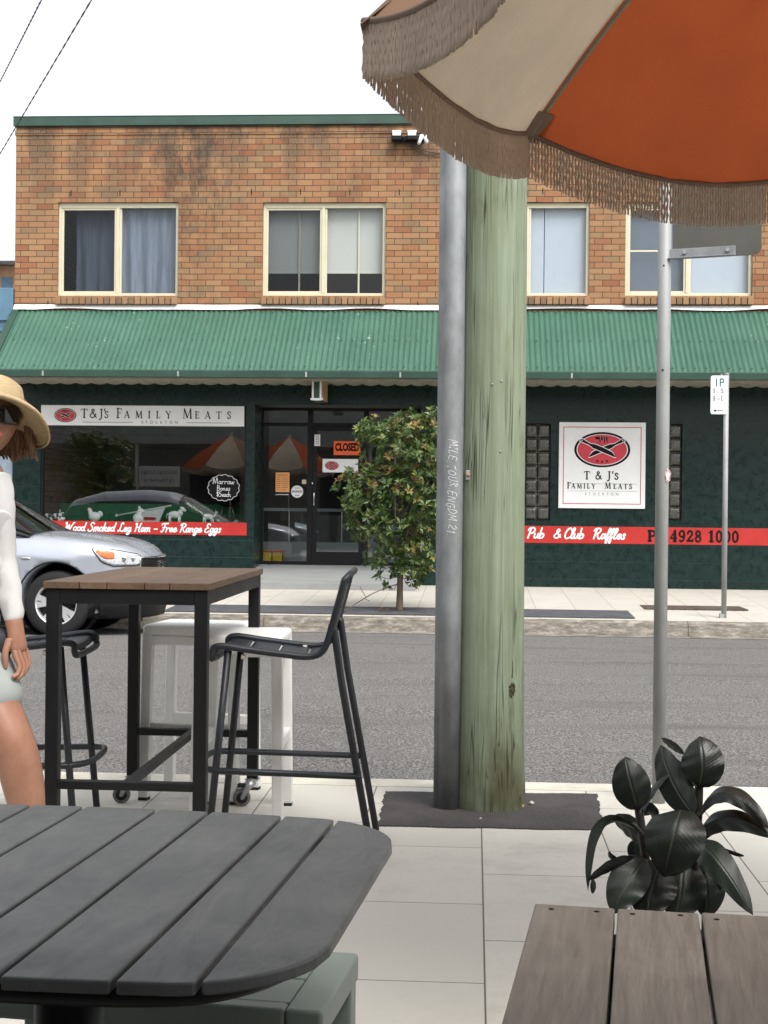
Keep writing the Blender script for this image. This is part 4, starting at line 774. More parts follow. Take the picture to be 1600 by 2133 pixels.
def card(name, lbl, px0, px1, py0, py1, face, dy, cat='notice'):
    return wsign(name, lbl, cat, LX(px0, (py0 + py1) / 2, dy), LX(px1, (py0 + py1) / 2, dy), LZ((px0 + px1) / 2, py1, dy), LZ((px0 + px1) / 2, py0, dy), dy, face, .002)
t, w_, h_ = card('closed_sign', 'orange card reading CLOSED in black on the shop door', 695, 751, 919, 948, M['orange_card'], D - .012)
mb = MB(); mb.text('CLOSED', 0, .01, .155, -.001, 1, bold=.008, sx=.62); mb.poly([(-w_ * .6, -h_ + .012), (w_ * .6, -h_ + .012), (w_ * .6, -h_ + .02), (-w_ * .6, -h_ + .02)], -.001, 3); mb.build('lettering', SIGN, t)
t, w_, h_ = card('crest_card', 'white card with small red oval crest on the shop door below the orange card', 672, 746, 956, 984, M['white'], D - .012)
mb = MB(); knives_crest(mb, -w_ * .48, 0, .105, -.001); mb.build('crest', SIGN, t)
t, w_, h_ = card('narrow_notice', 'narrow pale notice stuck high on the shop door glass', 655, 667, 905, 929, M['white'], D - .012)
mb = MB()
for k in range(5): mb.ribbon([(-.02, .06 - k * .028), (0, .068 - k * .028), (.022, .058 - k * .028)], .008, -.001, 3)
mb.build('lettering', SIGN, t)
t, w_, h_ = card('hours_card', 'peach opening hours card taped inside the glass left of the shop door', 574, 603, 984, 1025, M['peach_card'], D + .02)
mb = MB(); scrib(mb, -.075, .075, h_ - .04, .012, -.001, 1)
for k in range(7): scrib(mb, -.088, -.03, h_ - .082 - k * .029, .008, -.001, 1); scrib(mb, -.005, .088 if k < 6 else .05, h_ - .082 - k * .029, .008, -.001, 1)
mb.build('lettering', SIGN, t)
mb = MB(); x, z = L(588, 1030, D + .025); scrib(mb, x - .1, x + .1, z, .016, YF + D + .022, 0); tag(mb.build('window_lettering', SIGN), 'small white lettering on the glass under the peach hours card', 'lettering')
x, z = L(619, 1024, D + .02); t = thing('round_sticker', 'round white SHARKS sticker on the glass left of the door', 'sticker', (x, YF + D + .02, z)); mb = MB(); mb.ellipse((0, 0), .092, .092, 0, 0); mb.build('disc', SIGN, t); mb = MB(); mb.text('SHARKS', 0, .0, .05, -.001, 1, bold=.001, sx=.95); scrib(mb, -.045, .045, .055, .012, -.001, 1); scrib(mb, -.035, .035, -.055, .014, -.001, 1); mb.build('lettering', SIGN, t)
t, w_, h_ = card('paper_note', 'small cream paper note beside the round sticker', 629, 638, 999, 1008, M['cream'], D + .02)
# ================================================================== WINDOW DISPLAY AND ROOM
zs = LZ(300, 1092)
mb = MB(); sx0, sx1 = LX(92, 1080), LX(508, 1080); mb.bb(sx0, sx1, .12, .85, zs - .06, zs); mb.bb(sx0, sx1, .82, .85, zs, zs + .30); o = tag(mb.build('display_shelf', M['green_cloth'], loc=(0, YF, 0), bevel=.01), 'green covered display shelf inside the shop window', 'display shelf')
def critter(name, lbl, cat, px, h, facing, m, kind):
    x = LX(px, 1080, .3); t = thing(name, lbl, cat, (x, YF + .3, zs), 0, 'animal figurines in the shop window'); s = h
    mb = MB(); f = facing
    if kind == 'four':
        mb.ell((0, 0, .52 * s), (.38 * s, .2 * s, .22 * s), 14); mb.ell((f * .30 * s, 0, .62 * s), (.17 * s, .15 * s, .2 * s), 12); mb.ell((f * .42 * s, 0, .82 * s), (.17 * s, .13 * s, .14 * s), 12); mb.ell((f * .55 * s, 0, .77 * s), (.09 * s, .08 * s, .08 * s), 10)
        for e in (-1, 1): mb.ell((f * .36 * s, e * .15 * s, .92 * s), (.05 * s, .1 * s, .06 * s), 8)
        for lx in (-.26, .26):
            for ly in (-.1, .1): mb.cyl((lx * s, ly * s, .45 * s), (lx * s, ly * s, 0), .075 * s, .06 * s, 8)
        mb.tube([(-f * .37 * s, 0, .6 * s), (-f * .45 * s, 0, .5 * s), (-f * .44 * s, 0, .32 * s)], .025 * s, 6)
    elif kind == 'graze':
        mb.ell((0, 0, .6 * s), (.4 * s, .2 * s, .23 * s), 14); mb.tube(catmull([(f * .3 * s, 0, .62 * s), (f * .5 * s, 0, .66 * s), (f * .62 * s, 0, .85 * s)], 4), .09 * s, 8); mb.ell((f * .66 * s, 0, .92 * s), (.12 * s, .08 * s, .09 * s), 10)
        for e in (-1, 1): mb.tube([(f * .6 * s, e * .05 * s, .98 * s), (f * .58 * s, e * .1 * s, 1.1 * s)], .02 * s, 6)
        for lx, sp in ((-.3, -.08), (-.2, .05), (.25, .08), (.33, .2)): mb.tube([(lx * s, random.choice((-.1, .1)) * s, .5 * s), ((lx + sp * .4) * s, 0, .25 * s), ((lx + sp) * s, .05 * s, 0)], [.07 * s, .05 * s, .05 * s], 8)
    elif kind == 'sit':
        mb.ell((0, 0, .32 * s), (.32 * s, .25 * s, .32 * s), 14); mb.ell((f * .08 * s, 0, .52 * s), (.2 * s, .18 * s, .26 * s), 12); mb.ell((f * .14 * s, 0, .74 * s), (.2 * s, .16 * s, .17 * s), 12); mb.ell((f * .3 * s, 0, .7 * s), (.1 * s, .09 * s, .09 * s), 10)
        for e in (-1, 1): mb.ell((f * .06 * s, e * .12 * s, .93 * s), (.05 * s, .06 * s, .12 * s), 8); mb.tube([(f * .2 * s, e * .1 * s, .42 * s), (f * .3 * s, e * .1 * s, .03 * s)], [.07 * s, .055 * s], 8); mb.ell((-.02 * s, e * .2 * s, .1 * s), (.22 * s, .09 * s, .1 * s), 10)
    elif kind == 'hen':
        mb.ell((0, 0, .42 * s), (.38 * s, .24 * s, .30 * s), 16); mb.ell((f * .26 * s, 0, .66 * s), (.14 * s, .13 * s, .26 * s), 12); mb.ell((f * .32 * s, 0, .86 * s), (.12 * s, .1 * s, .11 * s), 10); mb.ell((-f * .36 * s, 0, .6 * s), (.16 * s, .07 * s, .2 * s), 10, Matrix.Rotation(f * .5, 3, 'Y')); mb.lathe([(0, 0), (.2 * s, 0), (.16 * s, .1 * s), (.1 * s, .2 * s)], n=12)
    b = mb.build('body', m, t)
    if kind == 'hen':
        mb = MB()
        for k in range(4): mb.ell(((f * (.26 + k * .05)) * s, 0, (.98 - abs(k - 1.5) * .03) * s), (.04 * s, .03 * s, .07 * s), 8)
        mb.ell((f * .42 * s, 0, .74 * s), (.045 * s, .03 * s, .08 * s), 8); mb.build('comb', M['red'], t); mb = MB(); mb.ell((f * .45 * s, 0, .85 * s), (.07 * s, .03 * s, .03 * s), 8); mb.build('beak', M['amber'], t)
    return t
def cowskin():
    m, nt, b = base('spotted_cow_plastic', .45); n1 = noise(nt, coords(nt), 22, 2, .4); nt.links.new(ramp(nt, n1, [(.47, (.75, .75, .73)), (.5, (.015, .015, .015))]), b.inputs['Base Color']); return m
M['cow'] = cowskin()
P_ = M['plastic_white']
critter('cow_figurine', 'small spotted cow figurine furthest left in the shop window', 'figurine', 99, .18, -1, M['cow'], 'graze'); critter('cow_figurine', 'small spotted cow figurine second from the left beside the hen in the window', 'figurine', 116, .20, 1, M['cow'], 'four'); critter('cow_figurine', 'small pale spotted cow figurine nearest the white hen in the window', 'figurine', 129, .17, -1, M['cow'], 'sit')
critter('hen_figurine', 'white hen figurine with red comb in the shop window', 'figurine', 197, .24, -1, P_, 'hen'); critter('pig_figurine', 'white sitting pig figurine in the middle of the window display', 'figurine', 288, .26, 1, P_, 'sit'); critter('sheep_figurine', 'white standing sheep figurine in the window display', 'figurine', 364, .27, 1, P_, 'four'); critter('goat_figurine', 'white lean goat figurine right of the sheep in the window', 'figurine', 433, .20, 1, P_, 'graze')
t = thing('pennant_flag', 'white and red pennant on a white stick lying behind the figurines', 'pennant', (LX(300, 1050, .6), YF + .6, zs)); mb = MB(); a, b = Vector((-.42, 0, .12)), Vector((.42, 0, .28)); mb.tube([a, b], .012, 8); mb.ell(a, (.025, .02, .025), 8); mb.build('stick', P_, t); mb = MB(); mb.prism([(-.13, .175), (.33, .262), (.22, -.0), (-.13, .02)], .005, .010, 'Y'); mb.build('cloth', M['chalk'], t); mb = MB(); mb.prism([(-.02, .1), (.16, .10), (.2, .085), (.16, .055), (-.02, .06)], -.002, .004, 'Y'); mb.build('emblem', M['red'], t)
# kettle barbecue
gx = LX(477, 1060, .75); t = thing('kettle_barbecue', 'black kettle barbecue on thin legs with pale wheels inside the shop window', 'barbecue', (gx, YF + .62, zs)); mb = MB(); mb.lathe([(0, .27), (.1, .28), (.17, .33), (.19, .40), (.17, .48), (.1, .54), (0, .555)], n=20); mb.build('bowl', M['blackalu'], t)
for s in (-1, 1):
    mb = MB(); mb.tube([(s * .06, 0, .3), (s * .13, 0, .03)], .009, 6); l = mb.build('leg', M['steel'], t); mb = MB(); mb.lathe([(0, -.012), (.042, -.012), (.045, 0), (.042, .012), (0, .012)], (s * .14, 0, .045), 16, 'Y'); mb.build('wheel', M['steel'], l)
mb = MB(); mb.tube([(0, .12, .3), (0, .17, .0)], .009, 6); mb.build('leg', M['steel'], t)
# scalloped chalk board stuck on the glass
x, z = L(465, 1016); t = thing('chalk_price_board', 'black scalloped board with chalk writing about marrow bones in the shop window', 'notice', (x, YF + .035, z)); pts = []
nl = 15
for k in range(180):
    an = 2 * math.pi * k / 180; r_ = 1 + .09 * abs(math.sin(an * nl / 2)); pts.append((.225 * r_ * math.cos(an), .185 * r_ * math.sin(an)))
mb = MB(); mb.prism(pts, 0, .004, 'Y'); mb.build('board', M['ink'], t, rec=True); mb = MB(); mb.ribbon([(p[0] * .97, p[1] * .97) for p in pts + pts[:1]], .0055, -.002, 0, False)
mb.glyphs('Marrow', SCRIPT, 0, .055, .085, -.002, .0065, 0, align='C', xs=1.25); mb.glyphs('Bones', SCRIPT, .0, -.04, .075, -.002, .0065, 0, align='C', xs=1.2); mb.glyphs('$5each', SCRIPT, 0, -.13, .075, -.002, .0065, 0, align='C', xs=1.05); mb.build('lettering', SIGN, t)
# goods seen through the door
for i, (px, w__) in enumerate(((556, .2), (580, .17))):
    t = thing('plastic_crate', ['yellow crate standing inside the shop beside the left jamb of the door glass', 'yellow crate standing inside the shop nearer the door'][i], 'crate', (LX(px, 1140, 1.2), YF + 1.2, .34), 0, 'yellow crates inside the shop'); mb = MB(); hw = w__ / 2
    for q in ((-hw, -hw + .012, -.12, .12, 0, .24), (hw - .012, hw, -.12, .12, 0, .24), (-hw, hw, -.12, -.108, 0, .24), (-hw, hw, .108, .12, 0, .24), (-hw, hw, -.12, .12, 0, .012), (-.02, .02, -.128, -.115, 0, .24)): mb.bb(*q)
    mb.bb(-hw - .01, hw + .01, -.13, .13, .21, .235, 1); mb.build('box', [M['yellow'], M['red']], t)
t = thing('meat_counter', 'long glass fronted meat counter inside the shop behind the door', 'counter', (LX(720, 1100, 2.2), YF + 2.4, .33)); mb = MB(); mb.bb(-1.4, 1.2, 0, .8, 0, .35); mb.bb(-1.4, 1.2, .05, .8, .85, .9); mb.build('body', M['roofgrey'], t); mb = MB(); mb.bb(-1.4, 1.2, 0, .02, .35, .85); mb.build('pane', M['glass'], t)
for k in range(7): mb = MB(); mb.bb(-1.38 + k * .43, -1.36 + k * .43, -.01, .005, .35, .88); mb.build('mullion', M['steel'], t)
t = thing('drink_fridge', 'pale blue upright fridge inside the shop behind the street tree', 'fridge', (LX(810, 1100, 1.6), YF + 1.8, .33)); mb = MB(); mb.bb(-.3, .3, 0, .55, 0, .95); mb.build('cabinet', mat('pale_blue_enamel', (.2, .38, .46), .4), t, bevel=.02); mb = MB(); mb.bb(-.26, .26, -.02, -.002, .1, .9); mb.build('door', M['bluewall'], t, bevel=.01)
# security light with cable
x, z = L(855, 289); t = thing('security_light', 'twin black and white security light with hanging cable high on the brick wall', 'security light', (x, YF, z)); mb = MB(); mb.bb(-.25, .2, -.06, 0, -.055, .03); mb.build('base_plate', M['blackalu'], t, bevel=.008)
for sx in (-.19, .03):
    mb = MB(); mb.bb(sx - .075, sx + .075, -.19, -.055, -.06, .045); h = mb.build('lamp_head', M['blackalu'], t, bevel=.012); mb = MB(); mb.bb(sx - .065, sx + .065, -.2, -.06, .047, .075); mb.bb(sx - .06, sx + .06, -.196, -.19, -.0, .045); mb.build('lens', M['chalk'], h, bevel=.008)
mb = MB(); mb.tube([(.17, -.1, .02), (.13, -.16, -.11)], [.03, .025], 10); mb.tube([(.2, -.1, .04), (.25, -.14, -.1)], [.03, .025], 10); mb.build('sensor', M['chalk'], t); mb = MB()
for k in range(2): mb.tube(catmull([(-.2, -.03, -.05), (.0, -.05, -.085 - .03 * k), (.13, -.04, -.16 - .03 * k), (.3, -.02, -.2 - .05 * k), (.5, -.01, -.21 - .05 * k), (.62, -.01, -.17)], 6), .0065, 6)
mb.tube(catmull([(-.12, -.06, .02), (-.05, -.1, -.03), (.02, -.08, .03), (.1, -.1, -.02), (.2, -.12, .05)], 5), .006, 6); mb.build('cable', M['wire'], t)

# ================================================================== NEIGHBOUR + WIRES + CAFE SIDE (seen only mirrored in the glass)
t = thing('neighbour_building', 'blue fronted low building with pale roof left of the brick shop', 'building', (0, YF, 0)); mb = MB(); mb.bb(-12, xp0 - .02, .05, 8, 0, 3.45); mb.build('wall', M['bluewall'], t); mb = MB(); zz0, zz1 = LZ(15, 682), LZ(15, 600); mb.bb(-12, XL - .015, -.03, .3, zz0, zz1); mb.build('fascia', M['bluefascia'], t, bevel=.01); mb = MB(); mb.bb(XL - .35, XL - .06, -.07, -.03, zz0 + .1, zz0 + .2); mb.bb(-12, XL - .02, -.06, .3, zz0 - .06, zz0 - .004); mb.build('trim', M['bluefascia'], t)
t = thing('rear_house', 'ochre timber house with pale metal roof glimpsed beyond the blue building', 'house', (0, YF + 9, 0)); ax = atY(28, 560, YF + 9).x + .5; zt = atY(15, 553, YF + 9).z; mb = MB(); mb.bb(ax - 8, ax, 0, 6, 0, zt); mb.build('wall', M['ochre'], t); mb = MB(); mb.prism([(-.5, zt + .02), (3, zt + .55), (6.5, zt + .02)], ax - 8.3, ax + .3, 'X'); mb.build('roof', M['roofgrey'], t)
mb = MB(); mb.bb(ax - .75, ax - .52, -.02, 0, zt - 1.2, zt - .25); mb.build('window', M['bluefascia'], t); mb = MB(); mb.bb(ax - 1.0, ax - .9, -.3, -.2, 0, zt - .1); mb.build('post', M['roofgrey'], t)
def wire(p, q, lbl, r=.0031):
    a, b = Vector(p), Vector(q); d = (b - a); o = a - d * .9; e = b + d * .35; mb = MB(); u, v = frame(d); n = int((e - o).length / .06)
    for k in range(2): mb.tube([o.lerp(e, i / n) + (u * math.cos(i * 1.1 + k * math.pi) + v * math.sin(i * 1.1 + k * math.pi)) * r for i in range(n + 1)], r, 5)
    return tag(mb.build('overhead_wire', M['wire']), lbl, 'wire', 'overhead wires')
wire(atD(0, 170, 13), atD(90, -8, 9), 'twisted overhead wire nearest the left edge of the sky'); wire(atD(0, 320, 13), atD(195, -8, 9), 'twisted overhead wire passing in front of the top left corner of the brick wall')
t = thing('cafe_building', 'grey weatherboard cafe front mirrored in the shop windows, with unseen verandah added for shade', 'building', (0, -3.2, 0)); mb = MB(); mb.bb(-16, 12, -.3, 0, 0, 4.6)
for k in range(20): mb.bb(-16, 12, 0, .02, .3 + k * .2, .32 + k * .2)
mb.build('wall', M['cafe'], t); mb = MB(); mb.bb(-16, 12, 0, 3.8, 3.05, 3.15); mb.build('shading_verandah_roof', M['cafe'], t)  # unseen roof added over the viewer, its reach set to darken the foreground
for x in (-9, -5, 4): mb = MB(); mb.bb(x, x + 1.6, -.01, .03, 1.0, 2.4); mb.build('window', M['blackalu'], t)
for x in (-10, -3.2, 3.4, 9): mb = MB(); mb.bb(x, x + .1, 3.1, 3.2, 0, 3.05); mb.build('verandah_post', M['white'], t)
def sized_sign():
    p = atY(330, 992, 2 * YF - .2); t = thing('lodge_sign', 'white lodge sign under the cafe verandah, mirrored in the shop window', 'sign', (p.x, .15, p.z)); mb = MB(); mb.bb(-.6, .6, -.02, .02, -.3, .3); mb.build('board', M['white'], t); mb = MB(); mb.text('Stockton Lodge', 0, .12, .17, .022, 1); mb.text('12 Mitchell St', 0, -.12, .17, .022, 1)
    for v in mb.bm.verts: v.co.x *= -1
    bmesh.ops.reverse_faces(mb.bm, faces=mb.bm.faces[:]); mb.build('lettering', SIGN, t)
sized_sign()

# ================================================================== STREET TREE
def tree():
    b = atY(832, 1277, FK + .75); t = thing('street_tree', 'bushy young street tree with bronze tips in front of the shop door', 'tree', (b.x, b.y, zfar(b.y))); rnd = random.Random(3); s = 17.1 / 3000
    def PX(px, py, dy=0): p = atY(px, py, FK + .75 + dy); return Vector((p.x - b.x, dy, p.z - t.location.z))
    tr = MB(); main = catmull([(0, 0, -.02), PX(833, 1235), PX(834, 1190, .02), PX(838, 1130, .03), PX(832, 1060, .05), PX(822, 980, .02), PX(826, 900, 0)], 4); tr.tube(main, [.045 - .036 * i / (len(main) - 1) for i in range(len(main))], 9)
    tips = []
    blobs = [(830, 925, 84, 64), (775, 1010, 74, 46), (955, 960, 60, 80), (950, 1070, 60, 60), (925, 880, 50, 40), (845, 890, 60, 36), (800, 1040, 80, 70), (762, 1012, 44, 46), (900, 1040, 70, 60), (758, 1055, 40, 38), (862, 930, 66, 66), (890, 1000, 62, 70), (830, 1030, 96, 60), (770, 1085, 52, 46), (880, 1085, 70, 52), (830, 1110, 76, 50), (800, 1160, 46, 34), (870, 1150, 56, 40), (772, 897, 30, 34), (905, 900, 44, 44), (742, 1060, 24, 20), (855, 1190, 40, 22)]
    for bx, by, rx, ry in blobs:
        c = PX(bx, by, rnd.uniform(-.15, .15)); rx *= s; ry *= s
        for k in range(int(24 + rx * ry * 300)):
            while True:
                v = Vector((rnd.uniform(-1, 1), rnd.uniform(-1, 1), rnd.uniform(-1, 1)))
                if .45 < v.length < 1.08: break
            tips.append((c + Vector((v.x * rx, v.y * rx * .95, v.z * ry)), v.normalized(), v.length))
    for k in range(30):
        tp = rnd.choice(tips)[0]; i = rnd.randrange(int(len(main) * .35), len(main)); a = main[i]; mdl = a.lerp(tp, .5) + Vector((0, 0, -.06)); tr.tube(catmull([a, mdl, tp], 4), [.014, .012, .011, .010, .009, .007, .006, .004, .003], 5)
    tr.tube(catmull([PX(836, 1215), PX(812, 1222, -.1), PX(770, 1240, -.2), PX(712, 1277, -.25)], 5), .007, 5); tr.tube([PX(762, 1244, -.2), PX(750, 1222, -.22)], .004, 5); tr.tube([PX(757, 1246, -.2), PX(770, 1252, -.2)], .004, 5)
    for q in ((790, 1200), (805, 1222), (870, 1215), (880, 1195)): p = PX(q[0], q[1], rnd.uniform(-.2, .1)); tr.tube(catmull([PX(835, 1195), PX((835 + q[0]) / 2, q[1] + 6), p], 4), .004, 5); tips += [(p, Vector((rnd.uniform(-1, 1), 0, -.3)), .6) for _ in range(3)]
    tr.build('trunk', M['bark'], t)
    lf = MB()
    for p, d, rl in tips:
        new = rnd.random() < (.17 if p.z > 1.45 else .06) and rl > .5
        ax = (d + Vector((rnd.uniform(-.6, .6), rnd.uniform(-.6, .6), rnd.uniform(.0, .9)))).normalized(); u, v = frame(ax); n = rnd.randint(5, 8)
        for k in range(n):
            an = 2 * math.pi * k / n + rnd.uniform(-.4, .4); dr = (ax * rnd.uniform(.25, .9) + (u * math.cos(an) + v * math.sin(an))).normalized(); Ln = rnd.uniform(.05, .108) * (.8 if new else 1); wd = Ln * rnd.uniform(.19, .27); sd_ = dr.cross(ax)
            if sd_.length < .1: sd_ = u
            sd_.normalize(); up = sd_.cross(dr); b0 = p + dr * .008; m1 = b0 + dr * Ln * .5 - up * Ln * .05; tip = b0 + dr * Ln - up * Ln * .18
            V = [lf.bm.verts.new(q) for q in (b0, m1 + sd_ * wd + up * wd * .35, tip, m1 - sd_ * wd + up * wd * .35, m1)]
            for q in ((0, 4, 1), (1, 4, 2), (0, 3, 4), (4, 3, 2)):
                f = lf.bm.faces.new([V[i] for i in q]); f.material_index = 1 if new else 0
    lf.build('foliage', [M['leaf'], M['leafnew']], t)
    for k in range(7):
        mb = MB(); x, y = rnd.uniform(-.5, .9), rnd.uniform(-.3, .25); r_ = rnd.uniform(.02, .045); a = rnd.uniform(0, 6); u = Vector((math.cos(a), math.sin(a), .1)); v = Vector((-u.y, u.x, .2)) * .4
        q = [Vector(), u * r_ + v * r_ + Vector((0, 0, .008)), u * 2 * r_ + Vector((0, 0, .012)), u * r_ - v * r_ + Vector((0, 0, .006))]; mb.face(q); tag(mb.build('fallen_leaf', M['dryleaf'], loc=(b.x + x, b.y + y, zfar(b.y + y) + .012)), 'dry leaf lying on the dark strip at the foot of the street tree', 'leaf', 'dry leaves around the street tree')
tree()
st_ = next(o for o in bpy.data.objects if o.name == 'street_tree'); p = atY(215, 1000, 2 * YF - 2.6)
for dx, dy, lb in ((0, 0, 'leafy tree by the cafe side kerb, mirrored in the left of the shop window'), (-2.6, 1.2, 'second leafy tree by the cafe side kerb, mirrored at the very left of the window')):
    c = copy_tree(st_); c.location = (p.x + dx, 2.6 + dy, 0); c.scale = (1.5, 1.5, 1.35); c.rotation_euler = (0, 0, 2 + dx); c['label'] = lb; c['group'] = 'trees mirrored in the glass'
b = atY(832, 1273, FK + .8); mb = MB(); mb.bb(b.x - .24, b.x + .24, FK + .62, FK + .9, -.1, zfar(FK + .75) + .010); tag(mb.build('tree_pit', M['patch']), kind='structure')

# ================================================================== PARKING SIGN
p = atY(1508, 1281, 16.9); t = thing('parking_sign', 'white one hour parking sign on a thin grey post at the far kerb', 'parking sign', (p.x, p.y, zfar(p.y))); pz = atY(1512, 780, 16.9).z - t.location.z
mb = MB(); mb.cyl((0, 0, 0), (0, 0, pz), .030, n=14); mb.bb(-.05, .0, -.03, .03, 0, .05); mb.build('post', M['galvpost'], t); mb = MB(); mb.cyl((0, 0, pz), (0, 0, pz + .015), .033, n=14); mb.build('cap', M['galvpost'], t)
z1, z0 = atY(1496, 783, 16.9).z - t.location.z, atY(1496, 863, 16.9).z - t.location.z; cx = atY(1496.5, 823, 16.9).x - p.x; w_ = .094; h_ = (z1 - z0) / 2; cz = (z1 + z0) / 2; mb = MB(); r_ = .025; pts = []
for ax, az, a0 in ((1, 1, 0), (-1, 1, 90), (-1, -1, 180), (1, -1, 270)):
    for k in range(5): an = R(a0 + k * 22.5); pts.append((cx + ax * (w_ - r_) + r_ * math.cos(an), cz + az * (h_ - r_) + r_ * math.sin(an)))
mb.prism(pts, -.042, -.038, 'Y'); pl = mb.build('sign_panel', M['white'], t, rec=True); mb = MB(); y = -.0435
mb.text('1P', cx, cz + h_ * .62, .135, y, 4, bold=.002, sx=.88)
mb.glyphs('9', DIGIT, cx - .07, cz + h_ * .10, .05, y, .008, 3); mb.glyphs('-', DIGIT, cx - .008, cz + h_ * .10, .05, y, .008, 3); mb.glyphs('5', DIGIT, cx + .018, cz + h_ * .10, .05, y, .008, 3); mb.text('AM       PM', cx + .024, cz + h_ * .12, .022, y, 3); mb.text('MON - FRI', cx, cz - .005, .026, y, 3); mb.glyphs('9', DIGIT, cx - .07, cz - h_ * .30, .05, y, .008, 3); mb.glyphs('-', DIGIT, cx - .008, cz - h_ * .30, .05, y, .008, 3); mb.glyphs('1', DIGIT, cx + .018, cz - h_ * .30, .05, y, .008, 3); mb.text('AM       PM', cx + .024, cz - h_ * .26, .022, y, 3); mb.text('SAT', cx, cz - h_ * .44, .026, y, 3)
za = cz - h_ * .82; mb.poly([(cx - .05, za - .004), (cx + .05, za - .004), (cx + .05, za + .004), (cx - .05, za + .004)], y, 1); mb.poly([(cx - .065, za), (cx - .035, za - .016), (cx - .035, za + .016)], y - .0004, 1)
for s in (1, -1): mb.ellipse((cx, cz + s * h_ * .9), .005, .005, y, 3, 8)
mb.build('lettering', [M['white'], M['ink'], M['inkred'], M['greyink'], mat('sign_green', (.01, .14, .08), .5)], t)

# ================================================================== TIMBER POLE, STREET SIGN POLE
c0 = cw(.452, 6.06); t = thing('timber_power_pole', 'thick green tinted timber power pole with a grey metal cable guard beside the road', 'power pole', (c0.x, c0.y, 0)); mb = MB(); nu, nv = 48, 90; rnd = random.Random(5)
def pole_pt(u, v):
    a = 2 * math.pi * u; z = -.03 + 9.0 * v ** 1.6; r_ = .146 - .0045 * z + .012 * math.exp(-z * 2.2) + .004 * mn.noise(Vector((math.cos(a) * 1.2, math.sin(a) * 1.2, z * .7))) + .0025 * mn.noise(Vector((math.cos(a) * 7, math.sin(a) * 7, z * .5)))
    return (r_ * math.cos(a), r_ * math.sin(a), z)
mb.grid(pole_pt, nu, nv, closeu=True); bmesh.ops.recalc_face_normals(mb.bm, faces=mb.bm.faces[:]); mb.build('timber', M['pole'], t)
def onpole(px, py):   # point of the pole surface seen at a photograph pixel
    o = Vector((0, 0, CAMH)); d = ray(px, py); ax = o.x - c0.x; ay = o.y - c0.y; r_ = .143; A = d.x ** 2 + d.y ** 2; B = 2 * (ax * d.x + ay * d.y); Cc = ax * ax + ay * ay - r_ * r_; D_ = max(0, B * B - 4 * A * Cc); tt = (-B - math.sqrt(D_)) / (2 * A); return o + d * tt - Vector((c0.x, c0.y, 0))
kn = MB(); q = onpole(1066, 1437); nrm = Vector((q.x, q.y, 0)).normalized(); tang = Vector((-nrm.y, nrm.x, 0))
for k in range(9):
    a = 2 * math.pi * k / 9; pts = [q + nrm * .001 + (tang * math.cos(a + i * .35) * (.012 + .006 * rnd.random()) + Vector((0, 0, 1)) * math.sin(a + i * .35) * (.026 + .012 * rnd.random())) * (.6 + i * .22) for i in range(3)]; kn.tube(pts, [.004, .006, .003], 6)
kn.ell(q - nrm * .004, (.012, .012, .022), 10); 
for dz, s in ((.05, 1), (-.05, -1)): kn.tube([q + nrm * -.001 + Vector((0, 0, dz)) + tang * .004 * math.sin(k) + Vector((0, 0, s * .03 * k)) for k in range(4)], [.005, .004, .003, .001], 5)
kn.build('knot', mat('dark_knot_wood', (.05, .042, .022), .9, 0, .5, 60, 80, .8, .006), t)
gx = cw(.281, 5.99); g0 = Vector((gx.x - c0.x, gx.y - c0.y, 0)); mb = MB(); prof = []
for k in range(15): an = R(200 + k * 10); prof.append((.030 + .038 * math.cos(an) - .02, .02 + .052 * math.sin(an)))
prof = [(-.053, .09), (-.050, .03)] + [(-.05 + .012 * math.cos(R(180 - k * 20)), .0 - .02 * math.sin(R(k * 20))) for k in range(2)] + [(.0 + .046 * math.cos(R(195 + k * 15)), .0 + .05 * math.sin(R(195 + k * 15))) for k in range(11)] + [(.05, .09)]
NB = len(prof)
for i in range(NB - 1):
    (xa, ya), (xb, yb) = prof[i], prof[i + 1]
    for z0_, z1_ in ((0, 1.0), (1.0, 2.0), (2.0, 4.6)):
        f = mb.face([g0 + Vector((xa, ya, z0_)), g0 + Vector((xb, yb, z0_)), g0 + Vector((xb, yb, z1_)), g0 + Vector((xa, ya, z1_))]); f.smooth = True
bmesh.ops.remove_doubles(mb.bm, verts=mb.bm.verts[:], dist=1e-5); guard = mb.build('cable_guard', M['galv'], t, solid=.003)
mb = MB(); cnt = mb.glyphs('MILE.TOUR.ENGDM.21.', HAND, 0, 0, .042, 0, .0022, 0, track=.005, shear=.25)
for v in mb.bm.verts: v.co.z += .006 * math.sin(v.co.x * 31) + .003 * math.sin(v.co.x * 83)
top, bot = atD(940, 915, 5.93), atD(938, 1118, 5.93); Lh = top.z - bot.z; k_ = Lh / cnt
for v in mb.bm.verts: x, z = v.co.x * k_, v.co.z * .8; zz = top.z - x; xx = .004 + z - .018; v.co = g0 + Vector((xx, -.0525 + .0025 * abs(xx) / .046 * 8 * abs(xx) / .046 - .0005, zz))
mb.build('scrawl', SIGN, guard)
q = onpole(966, 990); mb = MB(); mb.box(g0 + Vector((.068, -.0, q.z)), (.022, .05, .04)); br = mb.build('bracket', M['galvpost'], t, bevel=.003); mb = MB(); mb.ell(g0 + Vector((.068, -.028, q.z + .002)), (.008, .006, .008), 8); mb.build('bolt', M['ochre'], br)
for px, py in ((1045, 793), (1043, 940), (1026, 800)): mb = MB(); mb.ell(onpole(px, py), (.004, .004, .004), 6); mb.build('tack', M['steel'], t)
